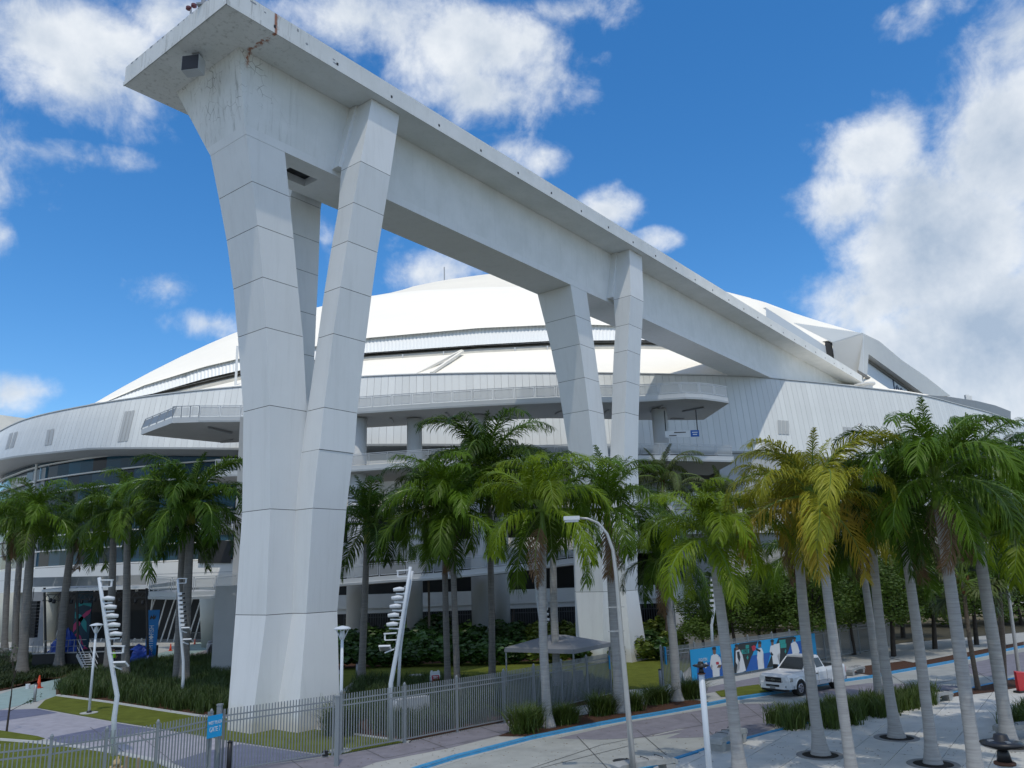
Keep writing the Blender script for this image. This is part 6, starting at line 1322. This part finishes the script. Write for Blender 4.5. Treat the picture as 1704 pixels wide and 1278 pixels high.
# hydrant, posts at the bottom left
p = G(192, 1304); r = empty('fire_hydrant', 'pale yellow fire hydrant on the lower left lawn', 'hydrant', (p[0], p[1], 0)); MB().lathe((0, 0, 0), [(.17, 0), (.17, .06), (.12, .08), (.12, .6), (.16, .62), (.16, .66), (.12, .74), (.05, .8), (.05, .86)], 14).build('barrel', M_YEL, r, True)
for a in (0, pi/2, pi): MB().tube([(cos(a)*.1, -sin(a)*.1, .5), (cos(a)*.22, -sin(a)*.22, .5)], .07, 10).build('outlet_cap', M_YEL, r)
for x, y, l in ((207, 1306, 'left one of two pale wooden stakes by the hydrant'), (227, 1309, 'right one of two pale wooden stakes by the hydrant')):
    p = G(x, y); o = MB().tube([(0, 0, 0), (0, 0, .9)], .07, 10).build('wooden_stake', M_WOOD, None, loc=tuple(p)); tag(o, l, 'stake')
# red sign at the right edge
p = G(1702, 1152); r = empty('red_sandbag_sign', 'red plastic barrier panel leaning at the right edge of the plaza', 'barrier', (p[0], p[1], 0), .4); MB().hexa([(-.35, -.1, .1), (.3, -.1, .05), (.4, .1, .05), (-.3, .1, .1), (-.45, -.15, 1.0), (.35, -.1, .9), (.4, .05, .95), (-.35, .05, 1.05)]).build('panel', M_RED, r); MB().box((0, 0, .05), (.9, .35, .1)).build('foot', M_BLACK, r)
# utility cabinet in the grass behind the fence
p = G(685, 1200); r = empty('utility_cabinet', 'pale grey ribbed cabinet in the grass bed behind the fence', 'cabinet', (p[0], p[1], 0), .65); MB().box((0, 0, .65), (1.7, .45, .8)).build('cabinet_body', M_STEEL, r); MB().hexa([(-1.2, -.22, .25), (-.86, -.22, .25), (-.86, .22, .25), (-1.2, .22, .25), (-1.0, -.2, .85), (-.86, -.22, 1.0), (-.86, .22, 1.0), (-1.0, .2, .85)]).build('cabinet_nose', M_STEEL, r)

# ------------------------------------------------------------------ pickup truck
Fp = G(1308, 1160, -.12); hd = radians(180+38); r = empty('pickup_truck', 'white extended-cab pickup truck parked facing left at the blue kerb', 'pickup truck', (0, 0, -.115), hd)
def tb(nm, b, m, smooth=False, par=None): return b.build(nm, m, par or r, smooth)
LT, WT = 5.5, 1.94; y_ = WT/2
body = MB()
# side outline stations (x, zlow, zhigh, halfwidth at shoulder, halfwidth at top)
def ring(x, zl, zs, zt, ws, wt, wl): return [(x, -wl, zl), (x, -ws, zl+.18), (x, -ws, zs), (x, -wt, zt), (x, wt, zt), (x, ws, zs), (x, ws, zl+.18), (x, wl, zl)]
st = [ring(2.72, .42, .80, .98, .80, .70, .78), ring(2.66, .38, .86, 1.06, .92, .80, .88), ring(2.2, .38, .94, 1.12, .97, .84, .90), ring(1.25, .38, 1.0, 1.18, .97, .88, .90), ring(1.1, .38, 1.02, 1.2, .97, .9, .90), ring(-.75, .38, 1.03, 1.22, .97, .9, .90), ring(-.86, .38, 1.05, 1.22, .97, .93, .90), ring(-2.7, .42, 1.05, 1.22, .97, .93, .90)]
body.grid(st, closed=True); body.f += [tuple(range(8)), tuple(range(len(body.v)-1, len(body.v)-9, -1))]; body.m += [0, 0]; tb('body', body, M_CARW)
cabm = MB(); cr = [[(1.12, -.86, 1.17), (.35, -.70, 1.80), (-.55, -.70, 1.84), (-.86, -.86, 1.2)], [(1.12, .86, 1.17), (.35, .70, 1.80), (-.55, .70, 1.84), (-.86, .86, 1.2)]]
cabm.add(cr[0]+cr[1], [(0, 1, 5, 4), (1, 2, 6, 5), (2, 3, 7, 6), (0, 3, 2, 1), (4, 5, 6, 7)]); cabm.box((-.08, 0, 1.845), (.86, 1.3, .05)); tb('cab', cabm, M_CARW)
ws = MB(); ws.add([(1.06, -.72, 1.23), (1.06, .72, 1.23), (.40, .60, 1.78), (.40, -.60, 1.78)], [(0, 1, 2, 3)]); w_ = tb('windscreen', ws, M_GLASSD); w_.location = (.018, 0, .012)
for s_ in (-1, 1):
    def sd(x, z): k = (z-1.17)/(1.82-1.17); return (x, s_*(.875-.16*k), z)
    tb('side_window', MB().add([sd(.88, 1.25), sd(.05, 1.25), sd(.05, 1.73), sd(.40, 1.73)], [(0, 1, 2, 3)]), M_GLASSD); tb('side_window', MB().add([sd(-.05, 1.25), sd(-.72, 1.27), sd(-.54, 1.73), sd(-.05, 1.73)], [(0, 1, 2, 3)]), M_GLASSD)
    for x0_ in (.98, .0, -.84): tb('door_seam', MB().box((x0_, s_*.972, .8), (.014, .01, .62)), M_BLACK)
    tb('body_crease', MB().box((0, s_*.974, .6), (2.1, .012, .03)), M_GREYM)
    tb('door_handle', MB().box((.12, s_*.985, .98), (.18, .03, .045)), M_BLACK)
    q = MB(); q.box((.86, s_*1.08, 1.27), (.12, .24, .22)); tb('mirror', q, M_BLACK)
    tb('headlight', MB().hexa([(2.55, s_*.52, .74), (2.74, s_*.52, .74), (2.62, s_*.93, .76), (2.4, s_*.975, .76), (2.55, s_*.52, .95), (2.70, s_*.52, .95), (2.56, s_*.91, .95), (2.4, s_*.975, .95)]), mat('headlight_glass', (.35, .34, .32), .12, spec=.8))
    tb('fog_recess', MB().box((2.79, s_*.62, .53), (.04, .36, .10)), M_GREYM)
    for x_ in (1.75, -1.75):
        wl_ = MB(); wl_.tube([(x_, s_*.66, .39), (x_, s_*.99, .39)], [.39, .39], 24); ty = tb('wheel', wl_, M_TYRE)
        q = MB(); n_ = 16
        q.tube([(x_, s_*.985, .39), (x_, s_*1.0, .39)], [.245, .22], 20); tb('rim', q, M_CHROME, par=ty)
        for k in range(5):
            a = k*2*pi/5; tb('rim_hole', MB().box((x_+cos(a)*.14, s_*1.003, .39+sin(a)*.14), (.07, .012, .07)), M_BLACK, par=ty)
        q = MB(); nn2 = 14; rw = [[], []]
        for k in range(nn2+1): a = pi*k/nn2; rw[0].append((x_+cos(a)*.46, s_*.985, .39+sin(a)*.47)); rw[1].append((x_+cos(a)*.385, s_*.985, .39+sin(a)*.385))
        q.grid(rw); tb('wheel_arch_gap', q, M_BLACK)
        rw = [[], []]
        for k in range(nn2+1): a = pi*k/nn2; rw[0].append((x_+cos(a)*.52, s_*.975, .39+sin(a)*.54)); rw[1].append((x_+cos(a)*.45, s_*1.0, .39+sin(a)*.46))
        tb('fender_flare', MB().grid(rw), M_CARW)
q = MB(); q.box((2.71, 0, .84), (.06, .98, .25)); tb('grille', q, M_BLACK)
q = MB(); q.box((2.745, 0, .84), (.02, .94, .03)); q.box((2.75, 0, .84), (.02, .22, .10)); tb('grille_bar', q, M_CHROME)
q = MB(); q.hexa([(2.5, -.95, .40), (2.84, -.72, .40), (2.84, .72, .40), (2.5, .95, .40), (2.5, -.97, .72), (2.82, -.74, .70), (2.82, .74, .70), (2.5, .97, .72)]); tb('front_bumper', q, M_CARW)
tb('lower_intake', MB().box((2.835, 0, .56), (.02, .8, .10)), M_BLACK); tb('chin', MB().box((2.6, 0, .34), (.3, 1.5, .12)), M_BLACK)
tb('number_plate', MB().box((2.85, 0, .47), (.01, .32, .14)), M_GREYM)
q = MB(); q.box((-1.78, 0, 1.222), (1.7, 1.56, .012)); tb('bed_opening', q, M_BLACK)
for s_ in (-1, 1): tb('tail_light', MB().box((-2.72, s_*.9, .95), (.04, .14, .3)), M_PRR)
tb('rear_bumper', MB().box((-2.8, 0, .5), (.16, 1.8, .2)), M_CHROME)
# put the front left tyre where it stands in the photograph
ft = G(1331, 1158, -.12); off_ = Matrix.Rotation(hd, 3, 'Z') @ Vector((1.75, .85, 0)); r.location = (ft[0]-off_.x, ft[1]-off_.y, -.115)

# ------------------------------------------------------------------ concert stage and forecourt clutter at left
DS = 70.
def S3(x, y, D=DS): return W3(x, y, D)
r = empty('concert_stage', 'covered concert stage with black backdrop, truss roof and side stairs', 'stage', (*S3(150, 1080)[:2], 0)); O_ = np.array([r.location.x, r.location.y, 0])
def sp2(nm, b, m): me = b.mesh(nm, m); me.transform(Matrix.Translation(-Vector(O_))); return link(nm, me, r)
gz = 0.
def quadp(x0, y0, x1, y1, D): a = S3(x0, y0, D); b = S3(x1, y0, D); c = S3(x1, y1, D); d = S3(x0, y1, D); return a, b, c, d
a = S3(52, 961); b_ = S3(245, 957); q = MB()
for i in range(5):
    f0, f1 = i/5, (i+.97)/5; A = a+(b_-a)*f0; B = a+(b_-a)*f1; sp2('valance_panel', MB().add([A+np.array([-.05, 0, -.8]), B+np.array([0, 0, -.8]), B+np.array([.05, .3, 0]), A+np.array([0, .3, 0])], [(0, 1, 2, 3)]), mat('grey_vinyl', (.28, .29, .29), .5, .15, 1.5))
a = S3(75, 981); b_ = S3(252, 974); sp2('canopy_edge', MB().hexa([a+np.array([0, -.5, -.22]), b_+np.array([0, -.5, -.22]), b_+np.array([0, 5, -.1]), a+np.array([0, 5, -.1]), a+np.array([0, -.5, 0]), b_+np.array([0, -.5, 0]), b_+np.array([0, 5, .3]), a+np.array([0, 5, .3])]), M_PRW)
A, B, C_, D_ = quadp(100, 1062, 248, 985, DS+6); sp2('backdrop', MB().add([A, B, C_, D_], [(0, 1, 2, 3)]), M_DARK)
for x in (76, 130, 246): A = S3(x, 1090); B = S3(x-2, 978); sp2('truss_leg', MB().tube([A, B], .10, 6), M_BLACK)
A = S3(72, 990); B = S3(248, 984); 
q = MB(); q.bar(A, B, .07, .07); q.bar(A-np.array([0, 0, .5]), B-np.array([0, 0, .5]), .07, .07)
for k in range(24): f = k/24; P0 = A+(B-A)*f; P1 = A+(B-A)*(k+1)/24; q.bar(P0, P1-np.array([0, 0, .5]) if k % 2 else P1, .04, .04) if k % 2 else q.bar(P0-np.array([0, 0, .5]), P1, .04, .04)
sp2('roof_truss', q, M_BLACK)
rnd = random.Random(3)
for x in (84, 90, 112, 119, 136, 150, 158, 172, 185, 200, 214, 226, 238): p_ = S3(x, 996+rnd.uniform(-2, 4)); sp2('stage_light', MB().lathe(p_-np.array([0, 0, .35]), [(.1, 0), (.16, .1), (.12, .35)], 8), M_BLACK)
A = S3(55, 1083); B = S3(212, 1078); q = MB(); q.hexa([np.array([A[0], A[1], 0]), np.array([B[0], B[1], 0]), np.array([B[0], B[1]+6, 0]), np.array([A[0], A[1]+6, 0]), np.array([A[0], A[1], 1.25]), np.array([B[0], B[1], 1.25]), np.array([B[0], B[1]+6, 1.25]), np.array([A[0], A[1]+6, 1.25])]); sp2('stage_skirt', q, M_DARK)
sp2('stage_edge', MB().bar((A[0], A[1]-.03, 1.28), (B[0], B[1]-.03, 1.28), .1, .1), M_GREYM)
zA = 1.3
for k in range(9): P0 = np.array([A[0]+(B[0]-A[0])*k/16, A[1]-.1, zA]); P1 = np.array([A[0]+(B[0]-A[0])*(k+1)/16, A[1]-.1, zA]); q = MB(); q.bar(P0+up_*1., P1+up_*1., .04, .04); q.bar(P0+up_*.5, P1+up_*.5, .03, .03); q.bar(P0, P0+up_*1., .04, .04); sp2('guard_rail', q, M_GREYM)
# stairs
s0 = S3(140, 1066, DS-1); s1 = S3(153, 1096, DS-2.2); 
for k in range(7):
    f = (k+.5)/7; z = 1.25*(1-f); p_ = s0+(s1-s0)*f; sp2('stair_tread', MB().box((p_[0], p_[1], z), (1.0, .32, .05)), M_STEEL)
for sx_ in (-.5, .5): sp2('stringer', MB().bar((s0[0]+sx_, s0[1], 1.15), (s1[0]+sx_, s1[1], .02), .06, .26), M_STEEL)
for sx_ in (-.5, .5): sp2('stair_rail', MB().bar((s0[0]+sx_, s0[1], 2.3), (s1[0]+sx_, s1[1], 1.0), .04, .04), M_STEEL); sp2('stair_rail', MB().bar((s0[0]+sx_, s0[1], 1.75), (s1[0]+sx_, s1[1], .5), .04, .04), M_STEEL)
# mural column panel (generic swirl)
p_ = S3(137, 1035, DS+4); mu = empty('painted_panel', 'tall panel with a pink and teal swirl on the stage', 'panel', tuple(p_), 0); hh = 3.4
MB().box((0, 0, 0), (1.5, .1, 5.4)).build('panel_board', mat('mural_navy', (.01, .05, .08), .5), mu)
for pts, m in (([(-.75, -.2), (-.3, .3), (.3, .9), (.75, 1.1), (.6, .7), (.1, .3), (-.2, -.3), (-.75, -.9)], 'pink'), ([(-.75, -1.4), (-.4, -.9), (0, -1.2), (.3, -2.), (.75, -2.3), (.2, -2.6), (-.75, -2.6)], 'pink'), ([(-.7, .9), (-.1, .6), (.4, 0), (.5, -.9), (.2, -.6), (-.2, 0), (-.7, .4)], 'teal'), ([(-.75, 1.2), (0, 1.5), (.7, 1.3), (.7, 1.6), (-.75, 1.7)], 'teal')):
    MB().add([(x, -.055, z) for x, z in pts], [tuple(range(len(pts)))]).build('swirl', mat('mural_'+m, (.55, .05, .17) if m == 'pink' else (.02, .30, .30), .5), mu)
# tarps
for x, y, w, h, l in ((112, 1062, 2.8, 1.9, 'bright blue tarp heap on the stage deck'), (232, 1066, 3.2, 1.4, 'blue tarp heap behind the flag banner')):
    p_ = S3(x, y, DS+1.5); q = MB(); rows = []; rnd = random.Random(int(x)); 
    for j in range(7):
        f = j/6; row_ = []
        for i in range(14): a = 2*pi*i/14; rr_ = (1-f**1.6)*(1+rnd.uniform(-.18, .18)); row_.append((cos(a)*w/2*rr_, sin(a)*.9*rr_, h*f*(1+rnd.uniform(-.06, .06))))
        rows.append(row_)
    q.grid(rows, closed=True); o = q.build('blue_tarp_heap', M_TARP, None, loc=(p_[0], p_[1], 1.28 if x < 200 else .3)); tag(o, l, 'tarp', 'blue tarps')
# line array loudspeaker
p_ = S3(54, 1003, DS-1); la = empty('line_array', 'hanging black column of loudspeakers at the left of the stage', 'loudspeaker', tuple(p_))
for k in range(11): MB().box((.03*k*.4, 0, -.27*k), (1.05-.01*k, .5, .25), rz=0).build('speaker_box', M_BLACK, la)
MB().tube([(0, 0, .1), (0, 0, 1.2)], .03, 5).build('rigging_chain', M_BLACK, la)
# grey side drape
A, B, C_, D_ = quadp(45, 1075, 72, 985, DS+2); o = MB(); o.add([A, B, C_, D_], [(0, 1, 2, 3)]); o = o.build('side_drape', mat('grey_drape', (.33, .34, .36), .7, .2, 1.5)); tag(o, 'pale grey drape hanging behind the loudspeaker column', 'drape')
# flag banner
p_ = W3(250, 1082, 74.); fb = empty('feather_banner', 'tall blue flag banner with white vertical lettering in front of the stage', 'banner', (p_[0], p_[1], 0), -.05); hb = W3(254, 1015, 74.)[2]
q = MB(); q.hexa([(-.5, -.03, .05), (.5, -.03, .05), (.5, .03, .05), (-.5, .03, .05), (-.42, -.03, hb), (.62, -.03, hb), (.62, .03, hb), (-.42, .03, hb)]); q.build('banner_cloth', mat('flag_blue', (.015, .20, .52), .5), fb)
o = text_mesh('FIGHTIN\u25C7FISH' if False else 'FIGHTIN FISH', .62, M_PRW, 'lettering', fb, .004); o.data.transform(Matrix.Diagonal((.72, 1.0, 1, 1))); o.rotation_euler = (pi/2, -pi/2, 0); o.location = (.03, -.04, hb*.40)
MB().add([(.03, -.042, hb*.40+.12), (.25, -.042, hb*.40+.3), (.03, -.042, hb*.40+.5), (-.2, -.042, hb*.40+.3)], [(0, 1, 2, 3)]).build('diamond_emblem', M_PRW, fb)
MB().add([(-.25, -.042, hb*.83), (-.12, -.042, hb*.90), (.02, -.042, hb*.86), (.14, -.042, hb*.92), (.2, -.042, hb*.865), (.36, -.042, hb*.91), (.28, -.042, hb*.83), (.1, -.042, hb*.81), (-.02, -.042, hb*.84), (-.15, -.042, hb*.81)], [tuple(range(10))]).build('logo', M_BLACK, fb)
MB().box((0, 0, .03), (1.2, .5, .06)).build('base_plate', M_GREYM, fb)
# crowd barriers
def barrier(x, y, az, label, m=M_GREYM, s_=1.): 
    p = G(x, y); r = empty('crowd_barrier', label, 'barrier', (p[0], p[1], 0), az, 'metal crowd barriers'); q = MB(); q.bar((-1, 0, 1.05), (1, 0, 1.05), .04, .04); q.bar((-1, 0, .2), (1, 0, .2), .04, .04); q.bar((-1, 0, 0), (-1, 0, 1.05), .04, .04); q.bar((1, 0, 0), (1, 0, 1.05), .04, .04); q.build('barrier_frame', m, r)
    bm_ = BARM if m is M_GREYM else BARD
    for k in range(14): link('barrier_bar', bm_, r, (-.87+k*.134, 0, .2))
    return r
BARM = MB().box((0, 0, .42), (.022, .022, .85)).mesh('barrier_bar', M_GREYM); BARD = MB().box((0, 0, .42), (.03, .03, .85)).mesh('barrier_bar', M_BLACK)
for i, (x, y) in enumerate([(12, 1098), (40, 1096), (70, 1094), (102, 1093), (220, 1083), (236, 1081)]): barrier(x, y, .1, ['leftmost crowd barrier at the frame edge', 'crowd barrier between the left palms', 'crowd barrier right of the left palm group', 'crowd barrier in front of the stage skirt', 'crowd barrier left of the flag banner', 'crowd barrier touching the flag banner'][i])
barrier(330, 1068, .4, 'single crowd barrier in front of the cone column')
for i in range(5): barrier(366+i*.6, 1100-i*2.2, .28, 'dark crowd barrier, one of the stack left of the near pier', M_BLACK)
for x, y, l in ((351, 1057, 'left one of two litter bins by the cone column'), (361, 1056, 'right one of two litter bins by the cone column')):
    p = W3(x, y, 80.); r = empty('litter_bin', l, 'litter bin', (p[0], p[1], 0), 0, 'litter bins'); MB().lathe((0, 0, 0), [(.3, 0), (.34, .9), (.3, 1.0)], 16).build('bin_body', M_STEEL, r, True); MB().lathe((0, 0, 1.0), [(.3, 0), (.2, .2), (.02, .25)], 16).build('bin_lid', M_GREYM, r, True)
# person in a hi-vis vest behind the bent pole
def person(px, label):
    p = G(*px); J = [(0, 0, .95), (0, 0, 1.2), (0, 0, 1.42), (0, 0, 1.52), (0, -.01, 1.64), (0, 0, 1.76), (.1, 0, .9), (.12, .03, .5), (.12, 0, .06), (.12, -.14, .03), (-.1, 0, .9), (-.13, -.05, .5), (-.14, .04, .06), (-.14, -.1, .03), (.2, 0, 1.4), (.27, .02, 1.12), (.25, -.12, .9), (-.2, 0, 1.4), (-.28, .02, 1.12), (-.22, -.16, .95)]
    E_ = [(0, 1), (1, 2), (2, 3), (3, 4), (4, 5), (0, 6), (6, 7), (7, 8), (8, 9), (0, 10), (10, 11), (11, 12), (12, 13), (2, 14), (14, 15), (15, 16), (2, 17), (17, 18), (18, 19)]; R_ = [.15, .14, .13, .06, .1, .07, .09, .065, .045, .04, .09, .065, .045, .04, .06, .045, .03, .06, .045, .03]
    me = bpy.data.meshes.new('person'); me.from_pydata(J, E_, []); o = bpy.data.objects.new('tmp', me); COL.objects.link(o); md = o.modifiers.new('s', 'SKIN'); 
    for i, rr_ in enumerate(R_): me.skin_vertices[0].data[i].radius = (rr_, rr_*.85)
    me.skin_vertices[0].data[0].use_root = True; o.modifiers.new('d', 'SUBSURF').levels = 1
    dg = bpy.context.evaluated_depsgraph_get(); dg.update(); m2 = bpy.data.meshes.new_from_object(o.evaluated_get(dg)); bpy.data.objects.remove(o); m2.materials.clear(); m2.materials.append(M_SKIN); m2.materials.append(M_CLOTH)
    for f in m2.polygons: f.material_index = 1 if f.center.z < 1.45 and not (abs(f.center.x) > .24 and f.center.z < 1.15) else 0
    r = link('person', m2, None, tuple(p)); tag(r, label, 'person'); 
    MB().grid([[(cos(a)*k, sin(a)*k*.8, z) for a in np.linspace(0, 2*pi, 13)] for z, k in ((.98, .19), (1.2, .185), (1.42, .18), (1.47, .1))]).build('vest', M_HIVIS, r); MB().lathe((0, 0, 1.7), [(.105, -.03), (.11, .03), (.06, .1), (.01, .12)], 12).build('cap', M_CLOTH, r)
person((187, 1116), 'person in a green hi-vis vest standing behind the bent fixture pole')
# light things: bird on the wing
p = W3(1432, 708, 85.); bd = MB(); bd.tube([(-.3, 0, 0), (0, 0, .03), (.3, 0, .02)], [.01, .1, .02], 6); bd.add([(-.1, 0, .04), (.1, 0, .04), (.05, -.3, .3), (-.05, -.65, .2)], [(0, 1, 2, 3)]); bd.add([(-.1, 0, .04), (.1, 0, .04), (.05, .3, .3), (-.05, .65, .2)], [(0, 1, 2, 3)])
o = bd.build('gull', M_GREYM, None, loc=tuple(p)); tag(o, 'small bird flying in front of the right facade', 'bird')
